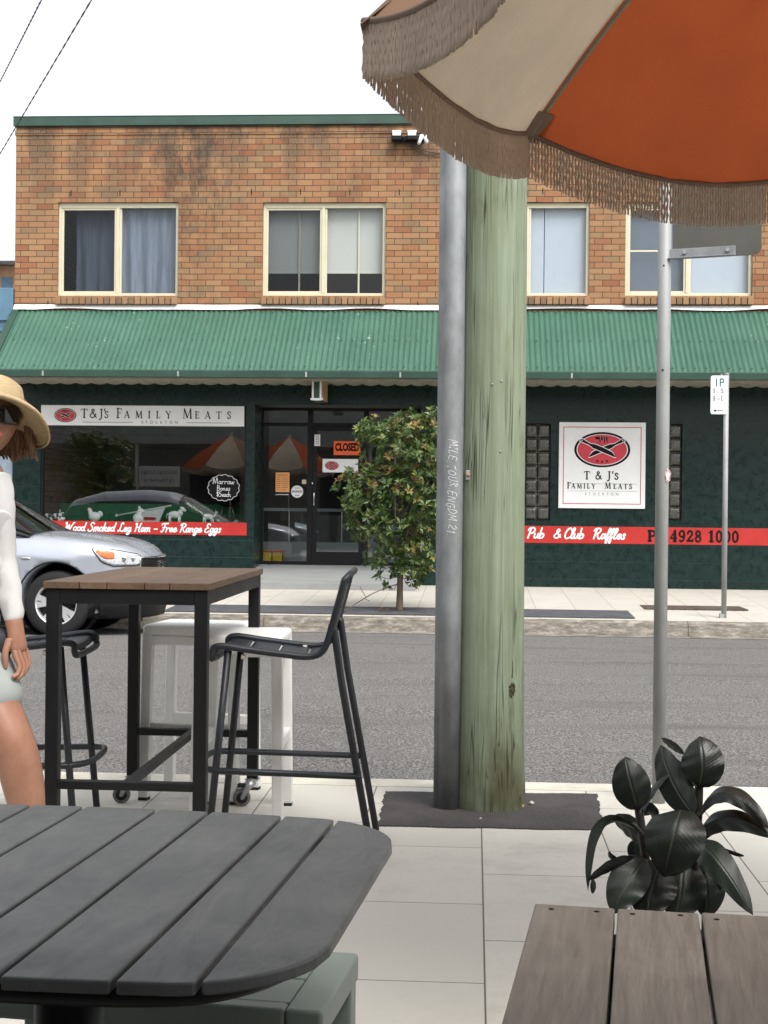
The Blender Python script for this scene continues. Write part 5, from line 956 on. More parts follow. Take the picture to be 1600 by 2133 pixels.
for i, (px, py, r_, m_, lb, ct) in enumerate(((1086, 1684, .014, M['ochre'], 'orange brick chip at the foot of the timber pole', 'brick chip'), (1107, 1676, .012, M['kerbclean'], 'pale pebble right of the timber pole foot', 'pebble'), (1001, 1707, .006, M['kerbclean'], 'tiny white pebble on the asphalt in front of the timber pole', 'pebble'))):
    p = atZ(px, py, .006); mb = MB(); mb.ell((0, 0, r_ * .6), (r_, r_ * .8, r_ * .6), 8)
    for v in mb.bm.verts: v.co *= 1 + .25 * mn.noise(v.co * 90 + Vector((i, 0, 0)))
    tag(mb.build('brick_chip' if i == 0 else 'pebble', m_, loc=p), lb, ct)
p = atZ(1372, 1672, 0); t = thing('street_sign_pole', 'round galvanised pole carrying a street sign seen from behind', 'sign pole', p); mb = MB(); mb.cyl((0, 0, 0), (0, 0, 3.4), .0285, n=20); post = mb.build('post', M['galvpost'], t)
for z, r_ in ((.07, .004), (1.25 + .3 * 2.0, .005), (1.25 + .51 * 2.05, .004)): mb = MB(); mb.ell((-.006, -.0275, z), (r_, .003, r_), 8); mb.build('bolt_hole', M['ink'], post)
mb = MB(); z = atD(1385, 990, 6.1).z
pts = [(.008 + .012 * math.cos(k / 14 * 2 * math.pi) * (1 + .35 * math.sin(k * 2.2)), .027 * math.sin(k / 14 * 2 * math.pi) * (1 + .2 * math.cos(k * 3))) for k in range(14)]
mb.poly(pts, -.0292, 0); mb.ribbon([(a * .8 + .0015, b * .8) for a, b in pts + pts[:1]], .0028, -.0296, 2); mb.build('sticker', SIGN, post, loc=(.012, 0, z))
sd_ = (cw(1, -.42) - cw(0, 0)).normalized(); zb = atD(1395, 540, 6.14).z; mb = MB(); perp = Vector((sd_.y, -sd_.x, 0)); Rm = Matrix(((sd_.x, -perp.x, 0), (sd_.y, -perp.y, 0), (0, 0, 1)))
Ls = .405; hs = .36; r_ = .03; outl = [(.035, 0), (Ls - r_, 0)] + [(Ls - r_ + r_ * math.sin(R(k * 18)), r_ - r_ * math.cos(R(k * 18))) for k in range(1, 6)] + [(Ls, hs), (.035, hs)]
mb.prism(outl, -.0015, .0015, 'Y'); bmesh.ops.recalc_face_normals(mb.bm, faces=mb.bm.faces[:]); mb.xform(Rm.to_4x4()); mb.build('sign_panel', M['signback'], t, loc=(0, 0, zb)); mb = MB(); mb.bb(.02, .30, -.016, -.003, .0, .042); mb.bb(.02, .30, -.03, -.016, .0, .006); mb.xform(Rm.to_4x4()); bk = mb.build('bracket', M['galv'], t, loc=(0, 0, zb), bevel=.002)
for x in (.09, .27): mb = MB(); mb.cyl((x, -.018, .025), (x, -.026, .025), .009, n=6); mb.xform(Rm.to_4x4()); mb.build('bolt', M['steel'], bk)
# ================================================================== BAR TABLE
a = cw((115 - 800) / F * 4.9, 4.9); b = cw((532 - 800) / F * 6.03, 6.03)
tx0, tx1, ty0, ty1 = a.x, b.x, a.y, b.y; tcx, tcy = (tx0 + tx1) / 2, (ty0 + ty1) / 2; hx, hy = (tx1 - tx0) / 2, (ty1 - ty0) / 2; ZTB = .99
t = thing('bar_table', 'tall bar table with timber board top and black square legs, two on castors', 'bar table', (tcx, tcy, 0))
mb = MB(); e = [-1, -.56, -.23, .22, .52, 1]; wx = hx + .032
for k in range(5):
    x0, x1 = e[k] * wx + .0012, e[k + 1] * wx - .0012; mb.bb(x0, x1, -hy - .032, hy + .032, ZTB - .024, ZTB)
mb.build('tabletop', M['tablewood'], t, bevel=.0022)
lw = .045
for sx in (-1, 1):
    for sy in (-1, 1):
        zb = 0 if sy < 0 else .115; mb = MB(); mb.bb(sx * hx - lw / 2, sx * hx + lw / 2, sy * hy - lw / 2, sy * hy + lw / 2, zb, ZTB - .025); mb.build('leg', M['black_metal'], t, bevel=.003)
mb = MB()
for s in (-1, 1): mb.bb(-hx + lw / 2, hx - lw / 2, s * hy - lw / 2 + .001, s * hy + lw / 2 - .001, ZTB - .075, ZTB - .0255); mb.bb(s * hx - lw / 2 + .001, s * hx + lw / 2 - .001, -hy + lw / 2, hy - lw / 2, ZTB - .075, ZTB - .0255)
mb.build('apron', M['black_metal'], t, bevel=.002); mb = MB()
for s in (-1, 1): mb = MB(); mb.bb(-hx + lw / 2, hx - lw / 2, s * hy - .02, s * hy + .02, .285, .313); mb.build('stretcher', M['black_metal'], t, bevel=.002)
mb = MB(); mb.bb(-.016, .016, -hy + .02, hy - .02, .286, .312); mb.build('stretcher', M['black_metal'], t, bevel=.002)
for sx, rz in ((-1, R(8)), (1, R(14))):
    cx, cy = sx * hx, hy; off = Vector((-.042 * math.cos(rz), -.042 * math.sin(rz) - .02, 0)); Rz = Matrix.Rotation(rz, 3, 'Z')
    mb = MB(); mb.box((cx, cy, .110), (.055, .055, .006)); w0 = Vector((cx, cy, .037)) + off
    for s in (-1, 1): mb.tube([Vector((cx, cy, .105)) + Rz @ Vector((0, s * .017, 0)), Vector((cx, cy, .08)) + off * .5 + Rz @ Vector((0, s * .017, 0)), w0 + Rz @ Vector((0, s * .017, 0))], [.02, .016, .009], 6)
    if sx > 0: mb.bb(cx - .055, cx - .03, cy - .05, cy - .02, .08, .095, 1)
    cs = mb.build('castor', [M['steel'], M['rubber']], t); mb = MB(); mb.lathe([(.012, -.013), (.026, -.013), (.034, -.011), (.037, -.006), (.037, .006), (.034, .011), (.026, .013), (.012, .013)], n=24, axis='Y'); mb.xform(Matrix.Translation(w0) @ Rz.to_4x4()); wl = mb.build('wheel', M['caster'], cs); mb = MB(); mb.lathe([(0, -.014), (.024, -.0138), (.024, .0138), (0, .014)], n=16, axis='Y'); mb.xform(Matrix.Translation(w0) @ Rz.to_4x4()); mb.build('hub', M['rubber'], wl); mb = MB(); mb.lathe([(0, -.024), (.007, -.023), (.007, .023), (0, .024)], n=8, axis='Y'); mb.xform(Matrix.Translation(w0) @ Rz.to_4x4()); mb.build('axle', M['steel'], wl)

# ================================================================== BAR CHAIRS  (local: faces -X, front of seat at x=0, back at +)
def bar_chair(lbl):
    t = thing('bar_chair', lbl, 'bar chair', (0, 0, 0), 0, 'dark tube bar chairs at the bar table'); hw = .205; SZ = .745
    side = [(-.010, SZ - .03), (-.006, SZ - .006), (.03, SZ + .002), (.12, SZ - .010), (.24, SZ - .024), (.335, SZ - .032), (.385, SZ - .012), (.41, SZ + .045), (.43, SZ + .12), (.452, SZ + .205), (.462, SZ + .245)]
    mb = MB(); L_ = catmull([(x, -hw, z) for x, z in side], 4); top = catmull([(.462, -hw, SZ + .245), (.478, -hw + .02, SZ + .262), (.482, -hw + .06, SZ + .266), (.484, 0, SZ + .266), (.482, hw - .06, SZ + .266), (.478, hw - .02, SZ + .262), (.462, hw, SZ + .245)], 4)
    R_ = [Vector((p.x, -p.y, p.z)) for p in L_][::-1]; mb.tube(L_ + top[1:-1] + R_ + catmull([(-.010, hw, SZ - .03), (-.014, hw - .02, SZ - .045), (-.014, 0, SZ - .05), (-.014, -hw + .02, SZ - .045), (-.010, -hw, SZ - .03)], 4)[1:-1], .0125, 8, closed=True); fr = mb.build('seat_frame', M['char_metal'], t)
    mb = MB()
    def slats(path, n0, gap):
        pts = catmull([(x, 0, z) for x, z in path], 6); mb.grid(lambda u, v: Vector((pts[int(v * (len(pts) - 1))].x, (-hw + .008) + (2 * hw - .016) * u, pts[int(v * (len(pts) - 1))].z - .006 - .012 * math.sin(math.pi * u))), 8, len(pts) - 1)
    for seg in ([(-.002, SZ - .02), (.015, SZ + .0), (.09, SZ - .006)], [(.098, SZ - .007), (.17, SZ - .015), (.20, SZ - .019)], [(.208, SZ - .0195), (.26, SZ - .026), (.31, SZ - .031)], [(.318, SZ - .032), (.36, SZ - .026), (.385, SZ - .012), (.40, SZ + .02)]): slats(seg, 0, 0)
    mb.build('seat', M['char_metal'], t, solid=.004)
    mb = MB()
    for seg in ([(.412, SZ + .055), (.43, SZ + .118), (.436, SZ + .142)], [(.441, SZ + .158), (.455, SZ + .215), (.462, SZ + .235)]): slats(seg, 0, 0)
    mb.build('backrest', M['char_metal'], t, solid=.004)
    for s in (-1, 1):
        mb = MB(); mb.tube([(.045, s * (hw - .012), SZ - .015), (-.022, s * (hw + .012), 0)], .0135, 8); mb.build('leg', M['char_metal'], t)
        mb = MB(); mb.tube(catmull([(.405, s * (hw - .004), SZ + .075), (.424, s * (hw - .004), SZ + .07), (.43, s * (hw - .006), SZ + .045), (.455, s * (hw - .0), SZ - .12)], 4) + [Vector((.572, s * (hw + .014), 0))], .0135, 8); mb.build('leg', M['char_metal'], t)
    fz = .30; mb = MB(); mb.tube([Vector((.525, -hw - .01, fz - .012))] + catmull([(.0, -hw - .004, fz), (-.055, -hw + .05, fz + .004), (-.07, 0, fz + .005), (-.055, hw - .05, fz + .004), (.0, hw + .004, fz)], 6) + [Vector((.525, hw + .01, fz - .012))], .012, 8); mb.build('footrest', M['char_metal'], t)
    for s in (-1, 1):
        for x in (.1, .29): mb = MB(); mb.cyl((x, s * (hw - .012), SZ - .045), (x, s * (hw - .012), SZ - .028), .009, n=8); mb.build('stacking_bumper', M['kerbclean'], t)
    return t
c1 = bar_chair('dark metal bar chair with low slatted back on the right of the bar table'); q = cw((468 - 800) / F * 5.38, 5.38); c1.location = (q.x, q.y, 0); c1.rotation_euler = (0, 0, R(2))
c2 = copy_tree(c1); q = cw((176 - 800) / F * 5.45, 5.45); c2.location = (q.x, q.y, 0); c2.rotation_euler = (0, 0, R(184)); c2['label'] = 'dark bar chair pushed in left of the bar table by the walking woman'
# ================================================================== WHITE STOOLS
def stool(lbl, w_, d_):
    t = thing('white_stool', lbl, 'stool', (0, 0, 0), 0, 'white square bar stools behind the bar table'); hx, hy, z = w_ / 2, d_ / 2, .745
    mb = MB(); mb.box((0, 0, z - .024), (w_, d_, .048)); mb.build('seat', M['white_metal'], t, bevel=.017, seg=4)
    for sx in (-1, 1):
        for sy in (-1, 1):
            mb = MB(); top = Vector((sx * (hx - .0225), sy * (hy - .0225), z - .03)); bot = Vector((sx * (hx - .012), sy * (hy - .012), .012)); mb.bar(bot, top, .043, .043, Vector((0, 1, 0))); l = mb.build('leg', M['white_metal'], t, bevel=.004); mb = MB(); mb.box((bot.x, bot.y, .006), (.04, .04, .012)); mb.build('foot_cap', M['rubber'], l)
    mb = MB()
    for s in (-1, 1): k = MB(); k.bb(-hx + .035, hx - .035, s * (hy - .02) - .018, s * (hy - .02) + .018, .285, .33); k.build('rail', M['white_metal'], t, bevel=.005)
    for s in (-1, 1): mb.bb(-hx + .03, hx - .03, s * (hy - .0225) - .02, s * (hy - .0225) + .02, z - .085, z - .046)
    for s in (-1, 1): mb.bb(s * (hx - .0225) - .0205, s * (hx - .0225) + .0205, -hy + .03, hy - .03, z - .085, z - .047)
    mb.build('seat_apron', M['white_metal'], t, bevel=.005); return t
s1 = stool('white metal bar stool further back, seen through the bar table legs', .42, .35); q = cw((424 - 800) / F * 6.24, 6.24); s1.location = (q.x, q.y, 0); s1.rotation_euler = (0, 0, R(-7))
s2 = copy_tree(s1); q = cw((512 - 800) / F * 5.84, 5.84); s2.location = (q.x, q.y, 0); s2.rotation_euler = (0, 0, R(92)); s2['label'] = 'white metal bar stool in front, right behind the dark bar chair'
# ================================================================== GREY SLATTED TABLE
ZG = .74; ang = YAW - R(8.5); q = cw(-.458, 1.995); t = thing('slatted_table', 'large grey slatted outdoor table with rounded corners in the left foreground', 'table', (q.x, q.y, 0), ang)
A_, B_ = .443, .432; n_s = 8; sw_ = [.115, .091, .127, .091, .127, .091, .127, .117]; sx_ = [A_ - sum(sw_[:i]) for i in range(9)][::-1]; sx_[0] = -A_
def edge(x):  # half length of the top at local x: bowed end and round corners
    u = abs(x) / A_; rc = .15; xx = abs(x) - (A_ - rc); e = B_ - .035 * u * u
    return e - (rc - math.sqrt(max(0, rc * rc - xx * xx))) if xx > 0 else e
mb = MB()
for k in range(n_s):
    x0 = sx_[k] + (.0035 if k else 0); x1 = sx_[k + 1] - (.0035 if k < n_s - 1 else 0); m = 14; up = []; dn = []
    for i in range(m + 1):
        x = x0 + (x1 - x0) * i / m
        if abs(x) > A_ - 1e-4: x = math.copysign(A_ - 1e-4, x)
        up.append((x + .012 * 0, edge(x))); dn.append((x, -edge(x)))
    mb.prism(dn + up[::-1], ZG - .016, ZG)
mb.build('tabletop', M['slat'], t, bevel=.003)
mb = MB(); mb.bb(-A_ + .13, A_ - .13, -.035, .035, ZG - .052, ZG - .0165)
for s in (-1, 1): mb.bb(-A_ + .16, A_ - .16, s * .30 - .02, s * .30 + .02, ZG - .045, ZG - .0165)
rim = []
for k in range(64):
    a = 2 * math.pi * k / 64; x = A_ * .93 * math.copysign(abs(math.cos(a)) ** .35, math.cos(a)); y = .93 * edge(min(A_ * .93, abs(x))) * math.copysign(abs(math.sin(a)) ** .35, math.sin(a)); rim.append((x, y, ZG - .028))
mb.tube(rim, .0115, 6, closed=True); mb.build('under_frame', M['black_metal'], t)
mb = MB(); mb.cyl((.045, -.04, .03), (.045, -.04, ZG - .052), .047, n=24); mb.build('column', M['black_metal'], t); mb = MB(); mb.lathe([(0, .03), (.1, .03), (.26, .015), (.28, .0), (0, 0)], n=32); mb.build('base', M['black_metal'], t)
# ================================================================== SAGE BENCH
p = atZ(748, 1984, .45); p2 = atZ(672, 2108, .45); rz = math.atan2(p.y - p2.y, p.x - p2.x) - math.pi / 2; Lb, Wb = .62, (p - p2).length
t = thing('low_stool', 'low sage grey stool with a framed seat tucked under the slatted table', 'stool', ((p.x + p2.x) / 2, (p.y + p2.y) / 2, 0), rz); hw = Wb / 2; mb = MB()
for q in ((-.062, 0, -hw, hw), (-Lb, -Lb + .062, -hw, hw), (-Lb + .062, -.062, -hw, -hw + .035), (-Lb + .062, -.062, hw - .035, hw)): mb.bb(q[0], q[1], q[2], q[3], .40, .45)
mb.build('seat_frame', M['bench'], t, bevel=.007, seg=3); mb = MB(); nn = 2; w0 = (2 * hw - .07) / nn
for k in range(nn): y0 = -hw + .035 + w0 * k; mb.bb(-Lb + .062, -.0625, y0 + .0025, y0 + w0 - .0025, .425, .448)
mb.build('seat', M['bench'], t, bevel=.003)
for x in (-.03, -Lb + .03):
    for y in (-hw + .026, hw - .026): mb = MB(); mb.bb(x - .026, x + .026, y - .024, y + .024, 0, .4); mb.build('leg', M['bench'], t, bevel=.005)
# ================================================================== BROWN BOARD TABLE
ZB2 = .72; pl, pr = atZ(1115, 1879, ZB2), atZ(1283, 1887, ZB2); g1a, g1b = atZ(1283, 1887, ZB2), atZ(1265, 2133, ZB2); dr_ = (g1a - g1b).normalized(); rz = math.atan2(dr_.y, dr_.x) - math.pi / 2; bw = (pr - pl).length
t = thing('board_table', 'weathered brown timber table with wide boards in the right foreground', 'table', (pl.x, pl.y, 0), rz); mb = MB(); x = 0; Lt = 1.5; rnd = random.Random(2); skew = .02
for k in range(6): mb.bb(x + (.0 if k == 0 else .0012), x + bw - .0012, -Lt, -.006 * rnd.random(), ZB2 - .026, ZB2); x += bw + .0015
mb.build('tabletop', M['oldwood'], t, bevel=.003); W_ = x
for k in range(6):
    for fx in (.2, .78):
        for yy in (-.028, -.52, -1.0): mb = MB(); mb.lathe([(0, ZB2 + .0006), (.0038, ZB2 + .0006), (.0042, ZB2 - .002)], (k * (bw + .0015) + bw * fx + rnd.uniform(-.006, .006), yy + rnd.uniform(-.006, .006), 0), 8); mb.build('screw', M['ink'], t)
for yy in (-.07, -1.35): mb = MB(); mb.bb(.05, W_ - .05, yy - .03, yy + .03, ZB2 - .075, ZB2 - .0265); mb.build('batten', M['black_metal'], t)
for xx in (.1, W_ - .1):
    for yy in (-.12, -1.3): mb = MB(); mb.bb(xx - .03, xx + .03, yy - .03, yy + .03, 0, ZB2 - .076); mb.build('leg', M['black_metal'], t, bevel=.003)
# ================================================================== RUBBER PLANT
DPL = 2.42
def PD(cx, cy, d=0): return atD(1100 + cx / 3.2, 1500 + cy / 3.2, DPL + d)
b = atD(1445, 1890, DPL); t = thing('rubber_plant', 'dark rubber plant in a pot behind the brown board table', 'plant', (b.x, b.y, 0)); o = Vector((b.x, b.y, 0)); vd = ray(1440, 1750).normalized()
lf = MB(); UVL = lf.bm.verts.layers.float_vector.new('leafuv')
def leaf(bs, ct, tp, wd, roll=0, d0=0, d1=0, d2=0, cup=.12, tw=0):
    p0, p1, p2 = PD(*bs, d0) - o, PD(*ct, d1) - o, PD(*tp, d2) - o; W_ = wd / 3.2 * DPL / F / 2; n, m = 22, 10; cols = []
    for i in range(n + 1):
        s = i / n; c = p0 * (1 - s) ** 2 + p1 * 2 * s * (1 - s) + p2 * s * s; tg = ((p1 - p0) * (1 - s) + (p2 - p1) * s).normalized(); sd = tg.cross(vd).normalized(); nm = sd.cross(tg).normalized(); rr = R(roll + tw * s); sd, nm = sd * math.cos(rr) + nm * math.sin(rr), nm * math.cos(rr) - sd * math.sin(rr)
        k = (math.sin(math.pi * min(1, s * 1.01) ** .9) ** .56) if 0 < s < .985 else .02; k = max(k, .025)
        cols.append([c + sd * W_ * k * (j / m * 2 - 1) - nm * W_ * k * cup * 2 * (1 - abs(j / m * 2 - 1)) + nm * W_ * .05 * math.sin(s * 23 + j) * abs(j / m * 2 - 1) for j in range(m + 1)])
    V = [[lf.bm.verts.new(q) for q in c] for c in cols]
    for i, row in enumerate(V):
        for j, q in enumerate(row): q[UVL] = Vector((i / n, j / m, 0))
    for i in range(n):
        for j in range(m): f = lf.bm.faces.new((V[i][j], V[i + 1][j], V[i + 1][j + 1], V[i][j + 1])); f.smooth = True
for a in (((738, 598), (680, 430), (648, 245), 255, 0, 0, 0, .02), ((765, 620), (815, 450), (955, 348), 78, 55, .0, .02, .03, .1), ((1140, 448), (1190, 280), (1140, 110), 285, 0, 0, 0, .03), ((1105, 625), (950, 440), (884, 168), 225, 8, -.01, .02, .06, .1, 10), ((1130, 440), (1000, 300), (885, 232), 95, 30, .03, .05, .08), ((1040, 225), (960, 160), (888, 122), 62, 35, .08, .1, .12),
    ((1160, 610), (1330, 330), (1610, 730), 150, 62, 0, -.02, -.06, .15, -50), ((1150, 800), (1270, 540), (1660, 790), 165, 48, .01, -.02, -.06, .15, -35), ((1140, 870), (1200, 800), (1500, 1300), 205, 15, 0, -.05, -.1, .15), ((1020, 600), (985, 760), (908, 1045), 400, -10, -.02, -.08, -.06, .12), ((745, 745), (395, 460), (400, 1140), 95, 64, 0, -.02, -.05, .1, -30), ((790, 800), (700, 700), (562, 652), 170, 35, .03, .05, .08),
    ((722, 925), (560, 930), (400, 1072), 105, 50, 0, -.03, -.05), ((720, 800), (700, 870), (745, 960), 110, 10, .06, .06, .06), ((1145, 1250), (1220, 1110), (1312, 1066), 100, 20, .02, .02, .0), ((800, 930), (650, 1050), (570, 1290), 260, 0, 0, -.03, -.05), ((900, 950), (800, 1100), (800, 1330), 330, 0, .01, -.02, -.04), ((1030, 950), (1040, 1100), (980, 1340), 330, 0, .02, -.01, -.03), ((1130, 960), (1220, 1080), (1180, 1320), 260, 0, .03, .01, .0), ((1130, 900), (1180, 900), (1222, 1010), 130, 20, .05, .05, .03), ((600, 930), (545, 920), (542, 872), 50, 40, .04, .04, .04), ((870, 640), (800, 560), (760, 640), 130, 40, .08, .1, .1), ((430, 1060), (440, 1110), (428, 1158), 40, 20, -.05, -.05, -.05), ((1440, 905), (1380, 900), (1290, 850), 30, 30, -.03, -.03, -.02)): leaf(*a)
lf.build('foliage', M['rleaf'], t); mb = MB()
for pts in ([(738, 590), (762, 760), (780, 900), (800, 1100), (830, 1500)], [(1140, 440), (1133, 640), (1115, 930), (1080, 1240), (1040, 1500)]): P = [PD(x, y, .01) - o for x, y in pts]; mb.tube(catmull(P, 5), [.0075] * (len(P) * 5 - 4), 8)
mb.tube(catmull([PD(1115, 930) - o, PD(1130, 880) - o, PD(1150, 860) - o], 4), .004, 6); mb.tube(catmull([PD(1130, 640) - o, PD(1150, 620) - o, PD(1200, 560) - o], 4), .0045, 6); mb.tube(catmull([PD(765, 770) - o, PD(750, 745) - o, PD(700, 690) - o], 4), .004, 6); mb.build('stem', M['rstem'], t)
mb = MB(); mb.lathe([(0, 0), (.14, 0), (.17, .5), (.16, .5), (.155, .47), (0, .46)], (0.0, 0, 0), 28); mb.build('pot', M['black_metal'], t)
# ================================================================== FRINGED UMBRELLA
M['ribtube'] = mat('olive_rib_tube', (.22, .205, .15), .5, .2, .15, 8)
UC = cw(1.34, 3.2); RU, ZR, ZHB = 1.4, 2.36, 3.28
def umbrella(lbl):
    t = thing('fringed_umbrella', lbl, 'umbrella', (UC.x, UC.y, 0), 0, 'orange and natural fringed umbrellas'); V = []
    a0 = R(131.5) + YAW
    for k in range(8): V.append(Vector((RU * math.cos(a0 + k * math.pi / 4), RU * math.sin(a0 + k * math.pi / 4), ZR)))
    hub = Vector((0, 0, ZHB)); SG = [.078, .085, .1, .1, .1, .1, .1, .108]
    def rimp(k, u): p = V[k].lerp(V[(k + 1) % 8], u); p.z -= SG[k] * 4 * u * (1 - u); inw = 1 - .018 * 4 * u * (1 - u); return Vector((p.x * inw, p.y * inw, p.z))
    def can(k):
        def f(u, v):
            p = V[k].lerp(V[(k + 1) % 8], u); s = v; r = Vector((p.x * s, p.y * s, 0)); z = ZHB + (ZR - ZHB) * (s * .78 + .22 * s ** 3) ; sg = SG[k] * 4 * u * (1 - u) * s ** 4
            z -= sg; inw = 1 - .018 * 4 * u * (1 - u) * s; wr = .006 * math.sin(u * 40 + k) * s ** 10 * (1 - abs(2 * u - 1))
            return Vector((r.x * inw, r.y * inw, z + wr))
        return f
    for k in range(8):
        mb = MB(); mb.grid(can(k), 28, 22); mb.build('canopy_panel', M['canvas_white'] if k % 2 == 0 else (M['canvas_tan'] if k == 1 else M['canvas_orange']), t)  # one panel is tan-brown where the alternation would give orange
    for k in range(8):
        mb = MB(); mb.tube([Vector((V[k].x * s, V[k].y * s, ZHB + (ZR - ZHB) * (s * .78 + .22 * s ** 3) - .018)) for s in [i / 14 for i in range(1, 15)]], .0065, 8); mb.build('rib', M['ribtube'], t)
    for k in range(8):
        mb = MB(); d = V[k].normalized(); sd = Vector((-d.y, d.x, 0)).normalized(); dd = Vector((d.x, d.y, 0)).normalized(); sl = (ZR - ZHB) * (.78 + .66) / RU
        mb.face([V[k] + dd * .004 + sd * .05 + Vector((0, 0, -.024)), V[k] + dd * .004 - sd * .05 + Vector((0, 0, -.024)), V[k] - dd * .075 - sd * .035 + Vector((0, 0, -.028 + abs(sl) * .075)), V[k] - dd * .075 + sd * .035 + Vector((0, 0, -.028 + abs(sl) * .075))]); mb.build('rib_pocket', M['cordband'], t, solid=.003)
    mb = MB(); pts = [rimp(k, i / 16) for k in range(8) for i in range(16)]; mb.tube(pts, .0085, 6, closed=True); mb.build('edge_binding', M['cordband'], t)
    mb = MB(); rnd = random.Random(11); nc = 112
    for k in range(8):
        ed = (V[(k + 1) % 8] - V[k]).normalized(); ed.z = 0
        for i in range(nc):
            u = (i + .5) / nc; p = rimp(k, u); Ln = .128 + rnd.uniform(-.0015, .0015); sw = rnd.uniform(-.0015, .0015); so = rnd.uniform(-.002, .002); n = 11; ph = rnd.uniform(0, 6)
            pp = []; rr = []
            for j in range(n + 1):
                s = j / n; tw = j * 1.9 + ph; pp.append(p + Vector((0, 0, -.003 - Ln * s)) + ed * (sw * s + .0012 * math.sin(tw)) + Vector((-ed.y, ed.x, 0)) * (so * s + .0012 * math.cos(tw))); rr.append(.0039 * (.74 + .36 * (j % 2)) if j < n else .003)
            mb.tube(pp, rr, 5)
    mb.build('fringe', M['fringe'], t)
    mb = MB(); mb.cyl((0, 0, .05), (0, 0, ZHB + .02), .022, n=16); mb.build('pole', M['cream'], t); mb = MB(); mb.lathe([(0, ZHB + .06), (.03, ZHB + .05), (.05, ZHB + .0), (.03, ZHB - .06), (0, ZHB - .06)], n=16); mb.build('finial', M['cream'], t); mb = MB(); mb.lathe([(0, .06), (.05, .06), (.25, .05), (.27, 0), (0, 0)], n=24); mb.build('base', M['black_metal'], t)
    return t
u1 = umbrella('orange and natural canvas umbrella with taupe cord fringe, nearest at top right')
for px, Y_, rz, lb in ((480, 1.2, R(200), 'fringed umbrella mirrored in the left shop window'), (602, 1.6, R(20), 'fringed umbrella mirrored in the glass beside the shop door')):
    p = atY(px, 922, 2 * YF + (2 * D if px > 520 else 0) - Y_); c = copy_tree(u1); c.location = (p.x, Y_, 0); c.rotation_euler = (0, 0, rz); c['label'] = lb
